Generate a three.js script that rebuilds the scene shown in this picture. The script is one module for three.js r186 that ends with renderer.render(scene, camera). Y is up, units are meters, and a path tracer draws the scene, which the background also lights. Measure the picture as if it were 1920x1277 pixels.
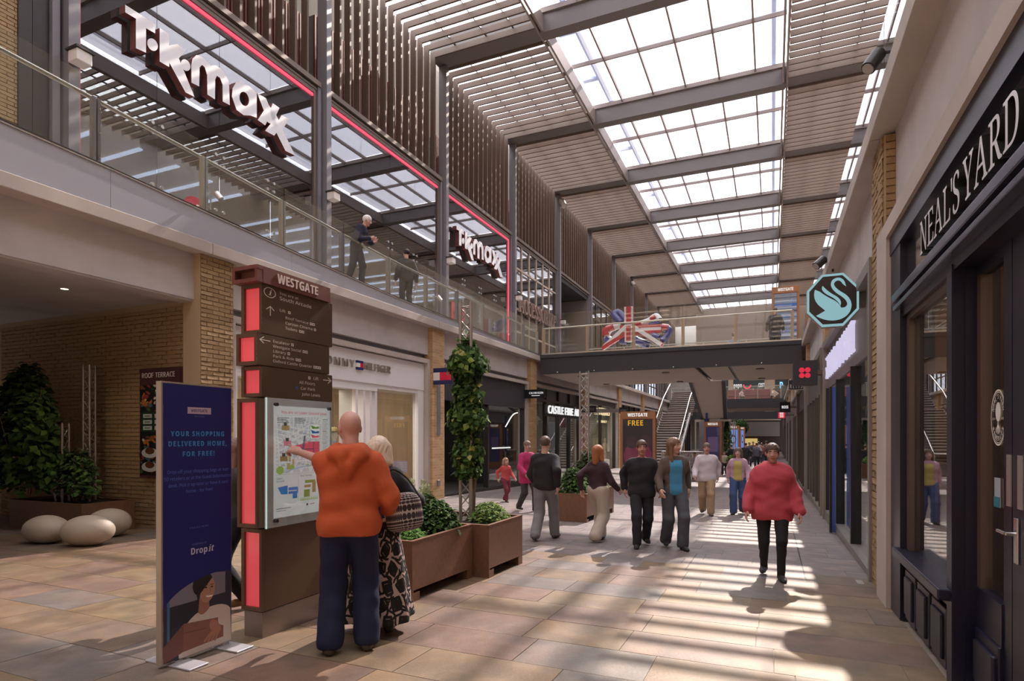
import * as THREE from 'three';
import { mergeGeometries } from 'three/addons/utils/BufferGeometryUtils.js';
import { RoundedBoxGeometry } from 'three/addons/geometries/RoundedBoxGeometry.js';
import { TextGeometry } from 'three/addons/geometries/TextGeometry.js';
import { FontLoader } from 'three/addons/loaders/FontLoader.js';
import { RectAreaLightUniformsLib } from 'three/addons/lights/RectAreaLightUniformsLib.js';

// ------------------------------------------------------------------ camera, sky, sun, exposure
const scene = new THREE.Scene();
const FOC = 1120, CX = 960, HOR = 818, EYE = 1.5, YAW = Math.atan(488 / FOC), S = Math.sin(YAW), C = Math.cos(YAW);
const camera = new THREE.PerspectiveCamera(2 * Math.atan(638.5 / FOC) * 180 / Math.PI, 1920 / 1277, 0.05, 500);
camera.position.set(0, EYE, 0);
camera.rotation.y = YAW;
camera.setViewOffset(1920, 1277, 0, 638.5 - HOR, 1920, 1277);   // level camera, lens shifted down
scene.add(camera);

const renderer = new THREE.WebGLRenderer({ antialias: true });
renderer.toneMapping = THREE.LinearToneMapping;
renderer.toneMappingExposure = 1.6;
renderer.shadowMap.enabled = true;
RectAreaLightUniformsLib.init();

const sun = new THREE.DirectionalLight(new THREE.Color(1.0, 0.86, 0.74), 13.5);
sun.position.set(0.1 * 60, 60, -1.14 * 60 - 20);                 // high at the far end of the arcade
sun.target.position.set(0, 0, -20);
sun.castShadow = true;
sun.shadow.radius = 1;
sun.shadow.mapSize.set(4096, 4096);
Object.assign(sun.shadow.camera, { left: -60, right: 60, top: 60, bottom: -60, near: 1, far: 250 });
scene.add(sun, sun.target);

{ // bright sky with thin high cloud, the same all round
  const W = 512, H = 256, d = new Float32Array(W * H * 4);
  const n = (x, y, z) => Math.sin(x * 1.7 + 2.1 * Math.sin(y * 1.3 + z)) * Math.sin(y * 2.3 + 1.7 * Math.sin(z * 1.9)) * Math.sin(z * 1.9 + 1.3 * Math.sin(x * 2.2));
  for (let j = 0; j < H; j++) for (let i = 0; i < W; i++) {
    const la = (j + 0.5) / H * Math.PI - Math.PI / 2, lo = (i + 0.5) / W * 2 * Math.PI;
    const x = Math.cos(la) * Math.cos(lo), z = Math.cos(la) * Math.sin(lo), y = Math.sin(la);
    let c = 0.5 + 0.5 * n(x * 3, y * 3, z * 3) + 0.25 * n(x * 7 + 3, y * 7, z * 7) + 0.12 * n(x * 17, y * 17 + 1, z * 17);
    c = Math.min(1, Math.max(0, c * 0.9 + 0.25));
    const k = (j * W + i) * 4;
    d[k] = 0.84 + 0.22 * c; d[k + 1] = 0.87 + 0.16 * c; d[k + 2] = 0.98 + 0.05 * c; d[k + 3] = 1;
    if (y < 0) { d[k] = 0.35; d[k + 1] = 0.33; d[k + 2] = 0.31; }
  }
  const t = new THREE.DataTexture(d, W, H, THREE.RGBAFormat, THREE.FloatType);
  t.mapping = THREE.EquirectangularReflectionMapping; t.magFilter = THREE.LinearFilter; t.needsUpdate = true;
  scene.background = t;
  scene.backgroundIntensity = 3.8;
}

// ------------------------------------------------------------------ helpers
// Z is the distance down the arcade (world z = -Z). The paving falls gently away from the camera.
const FALL = 0.0221, LEVEL = 24, fy = Z => -FALL * Math.min(Z, LEVEL);
const dirOf = (u, v) => { const a = (u - CX) / FOC, b = (HOR - v) / FOC; return [a * C - S, b, a * S + C]; };   // x, y, Z
const onX = (u, v, X) => { const [x, y, z] = dirOf(u, v), t = X / x; return [X, EYE + y * t, z * t]; };
const onZ = (u, v, Z) => { const [x, y, z] = dirOf(u, v), t = Z / z; return [x * t, EYE + y * t, Z]; };
const onFloor = (u, v) => { const [x, y, z] = dirOf(u, v), t = EYE / (-y - FALL * z), q = (EYE + FALL * LEVEL) / -y, r = t > 0 && z * t < LEVEL ? t : q; return [x * r, EYE + y * r, z * r]; };

let seed = 12345;
const rnd = () => { seed = (seed * 1664525 + 1013904223) >>> 0; return seed / 4294967296; };
const rr = (a, b) => a + (b - a) * rnd();
const taken = new Map();
const numbered = n => { const k = taken.get(n) ?? 0; taken.set(n, k + 1); return k ? n + '_' + String(k).padStart(3, '0') : n; };
const shade = o => { o.castShadow = true; o.receiveShadow = true; return o; };

const mats = new Map();
function M(color, roughness = 0.7, extra = {}) {
  const key = JSON.stringify([color, roughness, Object.entries(extra).map(([k, v]) => [k, v && v.isTexture ? v.uuid : v && v.isColor ? v.getHex() : v])]);
  if (mats.has(key)) return mats.get(key);
  const m = new THREE.MeshPhysicalMaterial({ color: Array.isArray(color) ? new THREE.Color(...color) : color, roughness, ...extra });
  mats.set(key, m); return m;
}
const glow = (c, k) => M([0.02, 0.02, 0.02], 0.6, { emissive: new THREE.Color(...c), emissiveIntensity: k });

function thing(name, label, category, group) {
  const o = new THREE.Group(); o.name = numbered(name); scene.add(o);
  o.userData = { label, category }; if (group) o.userData.group = group; return o;
}
function structure(name, label, category) { const o = thing(name, label, category); o.userData.kind = 'structure'; return o; }
function mesh(name, geo, mat, parent) {
  if (Array.isArray(geo)) geo = merge(geo);
  const o = shade(new THREE.Mesh(geo, mat)); o.name = parent ? name : numbered(name);
  (parent ?? scene).add(o); return o;
}
function single(name, geo, mat, label, category, group) {
  const o = mesh(name, geo, mat); o.userData = { label, category }; if (group) o.userData.group = group; return o;
}
function part(name, parent) { const g = new THREE.Group(); g.name = name; parent.add(g); return g; }
function merge(list) {
  // pieces of one part meet with half a millimetre between their faces, never in the same plane
  if (list.length > 1 && list.length <= 12) list.forEach((g, i) => { if (!i) return; g.computeBoundingBox(); const b = g.boundingBox, c = b.getCenter(new THREE.Vector3()), s = b.getSize(new THREE.Vector3()), e = 0.0006 * i; g.translate(-c.x, -c.y, -c.z); g.scale(Math.max(0.5, 1 - e / Math.max(s.x, 0.004)), Math.max(0.5, 1 - e / Math.max(s.y, 0.004)), Math.max(0.5, 1 - e / Math.max(s.z, 0.004))); g.translate(c.x, c.y, c.z); });
  const any = list.some(g => g.index), l = list.map(g => { if (any && g.index) g = g.toNonIndexed(); for (const k of Object.keys(g.attributes)) if (!['position', 'normal', 'uv', 'color'].includes(k)) g.deleteAttribute(k); return g; });
  const keep = ['position', 'normal', 'uv', 'color'].filter(k => l.every(g => g.attributes[k]));
  for (const g of l) for (const k of Object.keys(g.attributes)) if (!keep.includes(k)) g.deleteAttribute(k);
  return mergeGeometries(l);
}
function uvm(g, k = 1) {   // texture coordinates in metres, by the way a face points
  const p = g.attributes.position, n = g.attributes.normal, uv = new Float32Array(p.count * 2);
  for (let i = 0; i < p.count; i++) {
    const x = Math.abs(n.getX(i)), y = Math.abs(n.getY(i)), z = Math.abs(n.getZ(i));
    let a, b; if (y >= x && y >= z) { a = p.getX(i); b = p.getZ(i); } else if (x >= z) { a = p.getZ(i); b = p.getY(i); } else { a = p.getX(i); b = p.getY(i); }
    uv[2 * i] = a * k; uv[2 * i + 1] = b * k;
  }
  g.setAttribute('uv', new THREE.BufferAttribute(uv, 2)); return g;
}
// box from ranges: x, y, and distance Z down the arcade
function bx(x0, x1, y0, y1, Z0, Z1) {
  const g = new THREE.BoxGeometry(Math.abs(x1 - x0), Math.abs(y1 - y0), Math.abs(Z1 - Z0));
  g.translate((x0 + x1) / 2, (y0 + y1) / 2, -(Z0 + Z1) / 2); return uvm(g);
}
function rbx(x0, x1, y0, y1, Z0, Z1, r = 0.01) {
  const g = new RoundedBoxGeometry(Math.abs(x1 - x0), Math.abs(y1 - y0), Math.abs(Z1 - Z0), 2, r);
  g.translate((x0 + x1) / 2, (y0 + y1) / 2, -(Z0 + Z1) / 2); return uvm(g);
}
function bar(a, b, r, n = 8, r2 = r) {   // round bar between two points [x, y, Z]
  const A = new THREE.Vector3(a[0], a[1], -a[2]), B = new THREE.Vector3(b[0], b[1], -b[2]), L = A.distanceTo(B);
  const g = new THREE.CylinderGeometry(r2, r, L, n, 1); g.translate(0, L / 2, 0);
  g.applyQuaternion(new THREE.Quaternion().setFromUnitVectors(new THREE.Vector3(0, 1, 0), B.clone().sub(A).normalize()));
  g.translate(A.x, A.y, A.z); return g;
}
function beam(a, b, w, h) {   // square bar between two points [x, y, Z]
  const A = new THREE.Vector3(a[0], a[1], -a[2]), B = new THREE.Vector3(b[0], b[1], -b[2]), L = A.distanceTo(B);
  const g = new THREE.BoxGeometry(w, h, L);
  const o = new THREE.Object3D(); o.position.copy(A).add(B).multiplyScalar(0.5); o.up.set(0, 1, 0); o.lookAt(B); o.updateMatrix();
  g.applyMatrix4(o.matrix); return uvm(g);
}
function prism(x0, x1, y0a, y0b, y1a, y1b, Z0, Z1) {   // box whose bottom and top slope along Z
  const g = new THREE.BoxGeometry(1, 1, 1), p = g.attributes.position;
  for (let i = 0; i < p.count; i++) { const far = p.getZ(i) < 0, up = p.getY(i) > 0; p.setXYZ(i, p.getX(i) > 0 ? x1 : x0, up ? (far ? y1b : y1a) : (far ? y0b : y0a), far ? -Z1 : -Z0); }
  g.computeVertexNormals(); return uvm(g);
}
const laid = (x0, x1, dy0, dy1, Z0, Z1) => prism(x0, x1, fy(Z0) + dy0, fy(Z1) + dy0, fy(Z0) + dy1, fy(Z1) + dy1, Z0, Z1);   // follows the fall of the floor
const move = (g, x, y, Z, ry = 0) => { if (ry) g.rotateY(ry); g.translate(x, y, -Z); return g; };

// ------------------------------------------------------------------ textures
function hash(x, y) { let h = (x * 374761393 + y * 668265263) >>> 0; h = ((h ^ (h >>> 13)) * 1274126177) >>> 0; return ((h ^ (h >>> 16)) >>> 0) / 4294967296; }
function vnoise(x, y, per) {
  const xi = Math.floor(x), yi = Math.floor(y), fx = x - xi, fyy = y - yi, sx = fx * fx * (3 - 2 * fx), sy = fyy * fyy * (3 - 2 * fyy);
  const m = (a) => ((a % per) + per) % per, h = (i, j) => hash(m(i), m(j) + 57);
  return (h(xi, yi) * (1 - sx) + h(xi + 1, yi) * sx) * (1 - sy) + (h(xi, yi + 1) * (1 - sx) + h(xi + 1, yi + 1) * sx) * sy;
}
function tex(N, f, srgb = true, rep = 1) {
  const d = new Uint8Array(N * N * 4);
  for (let j = 0; j < N; j++) for (let i = 0; i < N; i++) {
    const c = f(i / N, j / N), k = (j * N + i) * 4;
    for (let q = 0; q < 3; q++) d[k + q] = Math.max(0, Math.min(255, 255 * (Array.isArray(c) ? c[q] : c)));
    d[k + 3] = 255;
  }
  const t = new THREE.DataTexture(d, N, N); t.wrapS = t.wrapT = THREE.RepeatWrapping; t.magFilter = THREE.LinearFilter; t.repeat.set(rep, rep);
  if (srgb) t.colorSpace = THREE.SRGBColorSpace; t.needsUpdate = true; return t;
}
const fbm = (u, v, f, o = 4) => { let s = 0, a = 0.5, w = 0; for (let i = 0; i < o; i++) { s += a * vnoise(u * f, v * f, f); w += a; a *= 0.55; f *= 2; } return s / w; };
const grainTex = tex(256, (u, v) => 0.80 + 0.20 * (0.6 * fbm(u, v, 32, 3) + 0.4 * hash(u * 256 | 0, v * 256 | 0)));
const sandTex = tex(512, (u, v) => { const w = fbm(u, v, 4, 4), s = fbm(u, (v + 0.12 * w) % 1, 8, 3), g = hash(u * 512 | 0, v * 512 | 0), k = 0.72 + 0.25 * s + 0.10 * (g - 0.5); return [k * (1.0 + 0.05 * (w - 0.5)), k * (0.985 - 0.04 * (w - 0.5)), k * (0.97 - 0.14 * (w - 0.5))]; }, true, 0.7);
const plasterTex = tex(512, (u, v) => 0.84 + 0.14 * fbm(u, v, 4, 5) + 0.02 * hash(u * 512 | 0, v * 512 | 0), true, 0.35);
const streakTex = tex(256, (u, v) => 0.82 + 0.16 * fbm(u, (v * 0.125) % 1, 16, 3) + 0.03 * hash(u * 256 | 0, v * 256 | 0), true, 0.5);
const roughTex = tex(256, (u, v) => fbm(u, v, 16, 4), false, 4);
const canvasTex = (w, h, draw) => {
  const c = document.createElement('canvas'); c.width = w; c.height = h; const g = c.getContext('2d'); draw(g, w, h);
  const t = new THREE.CanvasTexture(c); t.colorSpace = THREE.SRGBColorSpace; t.anisotropy = 8; return t;
};

// ------------------------------------------------------------------ materials
const stone = M([0.62, 0.54, 0.48], 0.75, { map: plasterTex });
const plaster = M([0.64, 0.58, 0.56], 0.85, { map: plasterTex });
const whitePaint = M([0.84, 0.82, 0.83], 0.5);
const steelGrey = M([0.22, 0.21, 0.23], 0.45, { metalness: 0.2 });
const beamGrey = M([0.17, 0.15, 0.145], 0.55);
const darkFrame = M([0.045, 0.040, 0.038], 0.4, { metalness: 0.3 });
const bronze = M([0.17, 0.13, 0.105], 0.42, { metalness: 0.35 });
const fascia = M([0.49, 0.50, 0.58], 0.34, { metalness: 0.5 });
const chrome = M([0.62, 0.60, 0.58], 0.25, { metalness: 0.9 });
const alu = M([0.50, 0.47, 0.44], 0.38, { metalness: 0.7 });
const slatMat = M([0.155, 0.100, 0.072], 0.55, { map: grainTex });
const bridgeGrey = M([0.040, 0.038, 0.043], 0.5);
const blackM = M([0.012, 0.012, 0.014], 0.45);
const glass = M([0.93, 0.96, 0.95], 0.0, { transmission: 1, thickness: 0, ior: 1.6 });
const shopGlass = M([0.80, 0.82, 0.82], 0.0, { transmission: 1, thickness: 0, ior: 1.9 });
const bigGlass = M([0.55, 0.57, 0.60], 0.0, { transmission: 1, thickness: 0, ior: 2.5 });
const clearRoof = M([0.90, 0.90, 0.90], 0.0, { transmission: 1, thickness: 0, ior: 1.5 });
const roofGlass = M([0.62, 0.62, 0.65], 0.36, { transmission: 1, thickness: 0, ior: 1.5 });
const mortar = M([0.50, 0.37, 0.23], 0.95);
const brickMats = [[0.50, 0.33, 0.165], [0.46, 0.30, 0.15], [0.54, 0.37, 0.20], [0.42, 0.275, 0.14]].map(c => M(c, 0.9, { map: grainTex, bumpMap: roughTex, bumpScale: 0.004 }));
const font = await new FontLoader().loadAsync('fonts/droid/droid_sans_bold.typeface.json');
const fontR = await new FontLoader().loadAsync('fonts/droid/droid_sans_regular.typeface.json');
const serif = await new FontLoader().loadAsync('fonts/droid/droid_serif_regular.typeface.json');
// one geometry per letter, laid along +x from 0; returns [geometries, width]
function letters(text, size, depth, f = font, gap = 0.08, sx = 1) {
  const out = []; let x = 0;
  for (const ch of text) {
    if (ch === ' ') { x += size * 0.45; continue; }
    const g = new TextGeometry(ch, { font: f, size, depth, curveSegments: 4, bevelEnabled: false });
    g.scale(sx, 1, 1); g.computeBoundingBox(); const b = g.boundingBox;
    g.translate(x - b.min.x, 0, 0); x += b.max.x - b.min.x + size * gap; g.userData.ch = ch; out.push(g);
  }
  return [out, x - size * gap];
}
// letters on a wall that faces +x (left side of the arcade): reading direction is +Z
function wallText(parent, text, X, y, Z0, Z1, size, depth, mat, f = font, gap = 0.08) {
  const [l, w] = letters(text, size, depth, f, gap), k = (Z1 - Z0) / w;
  for (const g of l) { g.scale(k, 1, 1); g.rotateY(Math.PI / 2); mesh('letter', move(g, X, y, Z0), mat, parent); }
}
// letters on a wall that faces -x (right side): reading direction runs towards the camera
function wallTextR(parent, text, X, y, Zfar, Znear, size, depth, mat, f = font, gap = 0.08) {
  const [l, w] = letters(text, size, depth, f, gap), k = (Zfar - Znear) / w;
  for (const g of l) { g.scale(k, 1, 1); g.rotateY(-Math.PI / 2); mesh('letter', move(g, X, y, Zfar), mat, parent); }
}
// letters facing the camera (+z)
function faceText(parent, text, x0, x1, y, Z, size, depth, mat, f = font, gap = 0.12) {
  const [l, w] = letters(text, size, depth, f, gap), k = (x1 - x0) / w;
  for (const g of l) { g.scale(k, 1, 1); mesh('letter', move(g, x0, y, Z), mat, parent); }
}
// a thin printed sheet; facing +x ('x'), -x ('-x') or the camera ('z')
function sheet(name, parent, map, facing, a0, a1, y0, y1, at, extra = {}, rough = 0.5) {
  const g = new THREE.BoxGeometry(Math.abs(a1 - a0), y1 - y0, 0.004);
  g.rotateY(facing === 'x' ? Math.PI / 2 : facing === '-x' ? -Math.PI / 2 : 0);
  if (facing === 'z') move(g, (a0 + a1) / 2, (y0 + y1) / 2, at); else move(g, at, (y0 + y1) / 2, (a0 + a1) / 2);
  return mesh(name, g, M([1, 1, 1], rough, { map, ...extra }), parent);
}
// ------------------------------------------------------------------ floor: sandstone paving laid on a gentle fall
const Zp = k => 7.6 + 7.65 * k;                       // structural grid
{
  const floor = structure('floor', 'sandstone slab paving that runs down the whole arcade', 'paving');
  mesh('bedding', [laid(-16, 1.3, -0.3, -0.006, -12, LEVEL), laid(-16, 1.3, -0.3, -0.006, LEVEL, 100)], M([0.30, 0.25, 0.21], 0.95), floor);
  mesh('paving_behind', [laid(-9, 1.3, -0.006, -0.001, -12, 1.2)], M([0.40, 0.31, 0.23], 0.6), floor);
  const tan = [[0.285, 0.200, 0.128], [0.30, 0.215, 0.132], [0.25, 0.190, 0.140], [0.275, 0.185, 0.137], [0.245, 0.205, 0.175], [0.29, 0.215, 0.13], [0.265, 0.178, 0.13]].map(c => M(c, 0.5, { map: sandTex, bumpMap: roughTex, bumpScale: 0.0012 }));
  const grey = [[0.31, 0.262, 0.25], [0.285, 0.245, 0.236], [0.335, 0.28, 0.262], [0.30, 0.25, 0.23]].map(c => M(c, 0.46, { map: sandTex, bumpMap: roughTex, bumpScale: 0.001 }));
  const rest = [], restM = grey[0]; let n = 0;
  const lay = (x0, x1, Z0, Z1, set) => {
    const g = laid(x0 + 0.003, x1 - 0.003, -0.05, rr(-0.0008, 0.0008), Z0 + 0.003, Z1 - 0.003);
    const uv = g.attributes.uv, du = rnd() * 7, dv = rnd() * 7; for (let i = 0; i < uv.count; i++) uv.setXY(i, uv.getX(i) + du, uv.getY(i) + dv);
    if (n < 300) { mesh('paving_slab', g, set[Math.floor(rnd() * set.length)], floor); n++; } else rest.push(g);
  };
  const row = (xa, xb, Z0, Z1, w0, w1, set) => { let x = xa, w = rr(0.3, w1); while (x < xb - 0.02) { let e = Math.min(xb, x + w); if (xb - e < 0.22) e = xb; lay(x, e, Z0, Z1, set); x = e; w = rr(w0, w1); } };
  for (let Z = 1.2, i = 0; Z < 7.6; Z += 0.5333, i++) { row(Z > 7.2 ? -9.0 : Z < 3 ? -8.2 : -11.6, 1.06, Z, Z + 0.5333, 0.78, 1.06, tan); }
  for (let Z = 7.6; Z < 98; Z += 0.46) { row(-9.0, 0.36, Z, Z + 0.46, 0.5, 0.95, grey); row(0.36, 1.06, Z, Z + 0.46, 0.7, 0.7, grey); }
  for (let Z = 1.2; Z < 7.2; Z += 0.5333) row(-15.6, Z < 3 ? -8.2 : -11.6, Z, Z + 0.5333, 0.8, 1.06, tan);
  const r = mesh('paving_slabs', rest, restM, floor); r.userData.kind = 'stuff';
  // slot drains and small floor boxes by the shops
  for (const [u, v] of [[1530, 968], [1612, 1092]]) { const [x, , Z] = onFloor(u, v); mesh('floor_box', [laid(x - 0.035, x + 0.035, -0.01, 0.004, Z - 0.11, Z + 0.11)], alu, floor); }
  mesh('cover_frame', [laid(-1.005, -0.99, -0.01, 0.002, 7.75, 9.0), laid(0.35, 0.365, -0.01, 0.002, 7.75, 12)], darkFrame, floor);
}

// ------------------------------------------------------------------ brickwork
const brickGeo = [0, 1, 2].map(i => { const g = new THREE.BoxGeometry(0.232, 0.066, 0.05, 2, 1, 1), p = g.attributes.position; for (let k = 0; k < p.count; k++) { const s = p.getZ(k) > 0 ? 1 : 0; p.setZ(k, p.getZ(k) + s * (hash(k + i * 31, i) - 0.5) * 0.012); p.setY(k, p.getY(k) + (hash(k, i + 9) - 0.5) * 0.006); } g.computeVertexNormals(); return uvm(g); });
const halfGeo = brickGeo.map(g => g.clone().scale(0.48, 1, 1));
// lays bricks on a face that starts at (x, y, Z), runs along dir ('x' or 'Z'), pointing out along (nx, nz of world)
function bricks(parent, x, y0, Z, along, L, H, ry, limit = 1e9, order = 1) {
  const pitch = 0.2425, course = 0.0765, rest = []; let n = 0;
  const rows = Math.floor(H / course);
  for (let j = 0; j < rows; j++) {
    const off = (j % 2) * pitch / 2; let a = 0;
    while (a < L - 0.02) {
      let w = a === 0 && off ? off : pitch; w = Math.min(w, L - a);
      const half = w < 0.18, c = a + w / 2, s = (w - 0.0105) / (half ? 0.232 * 0.48 : 0.232);
      const o = new THREE.Object3D(); const q = order > 0 ? c : L - c;
      o.position.set(along === 'x' ? x + q : x, y0 + (j + 0.5) * course, along === 'x' ? -Z : -(Z + q));
      o.rotation.set(rr(-0.02, 0.02), ry + rr(-0.015, 0.015), rr(-0.008, 0.008)); o.scale.set(s, 1, 1);
      const g = (half ? halfGeo : brickGeo)[Math.floor(rnd() * 3)], m = brickMats[Math.floor(rnd() * 4)];
      if (n < limit && w > 0.05) { const b = shade(new THREE.Mesh(g, m)); b.name = 'brick'; b.position.copy(o.position); b.rotation.copy(o.rotation); b.scale.copy(o.scale); parent.add(b); n++; }
      else if (w > 0.05) { o.updateMatrix(); rest.push(g.clone().applyMatrix4(o.matrix)); }
      a += w;
    }
  }
  if (rest.length) { const r = mesh('brickwork', rest, brickMats[0], parent); r.userData.kind = 'stuff'; }
}
const brickTex = (() => tex(256, (u, v) => {   // far brickwork, too small in view to tell the bricks apart: 1 tile = 0.97 m x 0.612 m
  const j = Math.floor(v * 8), y = v * 8 - j, a = u * 4 + (j % 2) * 0.5, i = Math.floor(a), x = a - i, m = x < 0.05 || y < 0.13, t = hash((i % 4) + 3, j + 11), g = 0.9 + 0.2 * hash(u * 256 | 0, v * 256 | 0);
  return m ? [0.76 * g, 0.66 * g, 0.53 * g] : [(0.68 + 0.1 * t) * g, (0.55 + 0.09 * t) * g, (0.39 + 0.08 * t) * g];
}))();
brickTex.repeat.set(1 / 0.97, 1 / 0.612);
const farBrick = M([1, 1, 1], 0.9, { map: brickTex });

const XL = -9.0, XR = 1.07;
// piers of the shopfront line
for (let k = 0; k < 9; k++) for (const side of [-1, 1]) {
  const Z0 = Zp(k) - 0.34, Z1 = Zp(k) + 0.34, near = k === 0, x0 = side < 0 ? XL - 0.42 : XR, x1 = side < 0 ? XL : XR + 0.4;
  const names = ['beside the empty entrance passage', 'after the white shopfront', 'where the footbridge lands', 'behind the footbridge', 'by the gold lettered shop', 'well past the footbridge', 'near the stairs', 'beyond the stairs', 'at the far end'];
  const p = structure(side < 0 ? 'brick_pier' : 'brick_pillar', `pale brick ${side < 0 ? 'pier' : 'pillar'} ${names[k]}${side < 0 ? '' : ', on the side of the swan sign'}`, 'pier');
  const yb = fy(Z0) - 0.05;
  if (!near) { mesh('brickwork', [bx(x0, x1, yb, 4.64, Z0, Z1)], farBrick, p); continue; }
  mesh('mortar', [bx(x0, x1, yb, 4.64, Z0, Z1)], mortar, p);
  if (side < 0) { bricks(p, x1 - 0.008, yb + 0.02, Z0, 'Z', 0.68, 4.64 - yb, Math.PI / 2); }
  else { bricks(p, x0 + 0.008, yb + 0.02, Z0, 'Z', 0.68, 4.64 - yb, -Math.PI / 2); bricks(p, x0 + 0.01, yb + 0.02, Z0 + 0.004, 'x', 0.1, 4.64 - yb, 0); }
}
for (const k of [1]) { const p = single('wall_light_channel', bx(XL - 0.01, XL + 0.015, 1.55, 3.1, Zp(k) - 0.09, Zp(k) + 0.09), steelGrey, 'grey metal strip let into the brick pier under the flag sign', 'strip'); }
single('power_outlet', rbx(XL - 0.01, XL + 0.03, fy(15.3) + 0.38, fy(15.3) + 0.55, Zp(1) - 0.1, Zp(1) + 0.06, 0.008), steelGrey, 'small dark metal socket box low on the brick pier', 'socket');

// ------------------------------------------------------------------ left side, lower level
const wallL = structure('wall_left', 'long gallery front with plaster lintels, stone band and metal fascia', 'facade');
const topMetal = Z => { const t = [[-12, 5.9], [4.3, 5.47], [6.4, 5.38], [10, 5.19], [12.8, 5.07], [17.7, 5.0], [23.3, 4.88], [120, 4.88]]; for (let i = 1; i < t.length; i++) if (Z <= t[i][0]) { const [a, b] = [t[i - 1], t[i]]; return a[1] + (b[1] - a[1]) * (Z - a[0]) / (b[0] - a[0]); } };
for (let k = -3; k < 9; k++) {
  const a = k < -2 ? -12 : Zp(k) - 0.2, b = Zp(k + 1) - 0.2;
  mesh('stone_band', [rbx(-9.6, -8.86, 4.64, 4.84, a + 0.004, b - 0.004, 0.012)], stone, wallL);
  if (k >= 3 || k < 0 || true) mesh('lintel', [bx(-9.55, -9.15, 3.86, 4.64, Zp(k) + 0.34, Zp(k + 1) - 0.34)], plaster, wallL);
}
for (let Z = -12.3; Z < 23; Z += 3.595) mesh('metal_panel', [prism(-8.97, -8.885, 4.842, 4.842, topMetal(Z) - 0.012, topMetal(Math.min(Z + 3.59, 24)) - 0.012, Z, Math.min(Z + 3.59, 23.4))], fascia, wallL);
for (let Z = -12.3; Z < 23; Z += 3.595) mesh('edge_trim', [prism(-9.02, -8.865, topMetal(Z) - 0.012, topMetal(Math.min(Z + 3.59, 24)) - 0.012, topMetal(Z) + 0.006, topMetal(Math.min(Z + 3.59, 24)) + 0.006, Z, Math.min(Z + 3.595, 23.4))], chrome, wallL);
// gallery deck
{ const seg = []; const zs = [-12, 4.3, 6.4, 10, 12.8, 17.7, 23.3, 98]; for (let i = 1; i < zs.length; i++) seg.push(prism(-13.7, -8.97, 4.8, 4.8, topMetal(zs[i - 1]) - 0.015, topMetal(zs[i]) - 0.015, zs[i - 1], zs[i])); mesh('gallery_deck', seg, M([0.40, 0.35, 0.31], 0.6, { map: plasterTex }), wallL); }
mesh('party_wall', [bx(-9.6, -9.4, -0.5, 4.7, -12, -0.3), bx(-9.6, -9.25, -0.3, 3.86, -0.4, 3.4), bx(-17, -13.9, -2.5, 4.85, 7.9, 98), bx(-17, -16.6, -0.6, 4.85, -12, 8)], plaster, wallL);

// entrance passage with brick side wall
{
  const w = structure('wall_passage', 'pale brick side wall inside the dark entrance passage', 'wall');
  mesh('mortar', [bx(-15.6, -9.05, -0.3, 4.0, 7.36, 7.9)], mortar, w);
  bricks(w, -15.1, fy(7.3) - 0.02, 7.365, 'x', 6.0, 4.02, 0, 300, -1);
  const c = structure('ceiling_passage', 'plain plaster ceiling over the entrance passage', 'ceiling');
  mesh('soffit', [bx(-16.7, -9.2, 3.9, 4.2, -0.4, 7.4), bx(-9.5, -9.17, 3.83, 3.9, -0.4, 7.27)], plaster, c);
  mesh('end_wall', [bx(-16.7, -9.2, -0.3, 4.2, -0.7, -0.4)], plaster, c);
  const l = thing('downlight', 'small round recessed downlight glowing in the passage ceiling', 'light');
  const [lx, , lZ] = (() => { const [x, y, z] = dirOf(121, 541), t = 2.4 / y; return [x * t, 0, z * t]; })();
  const rim = new THREE.TorusGeometry(0.06, 0.01, 6, 20); rim.rotateX(Math.PI / 2); mesh('rim', move(rim, lx, 3.898, lZ), whitePaint, l);
  const d = new THREE.CylinderGeometry(0.055, 0.055, 0.006, 20); mesh('lamp', move(d, lx, 3.894, lZ), glow([1, 0.85, 0.6], 3), l);
  const sp = new THREE.SpotLight(new THREE.Color(1, 0.8, 0.55), 2.5, 0, 0.9, 0.6); sp.position.set(lx, 3.88, -lZ); sp.target.position.set(lx, 0, -lZ); sp.castShadow = true; l.add(sp, sp.target); sp.target.position.set(lx, 0, -lZ);
}

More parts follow.
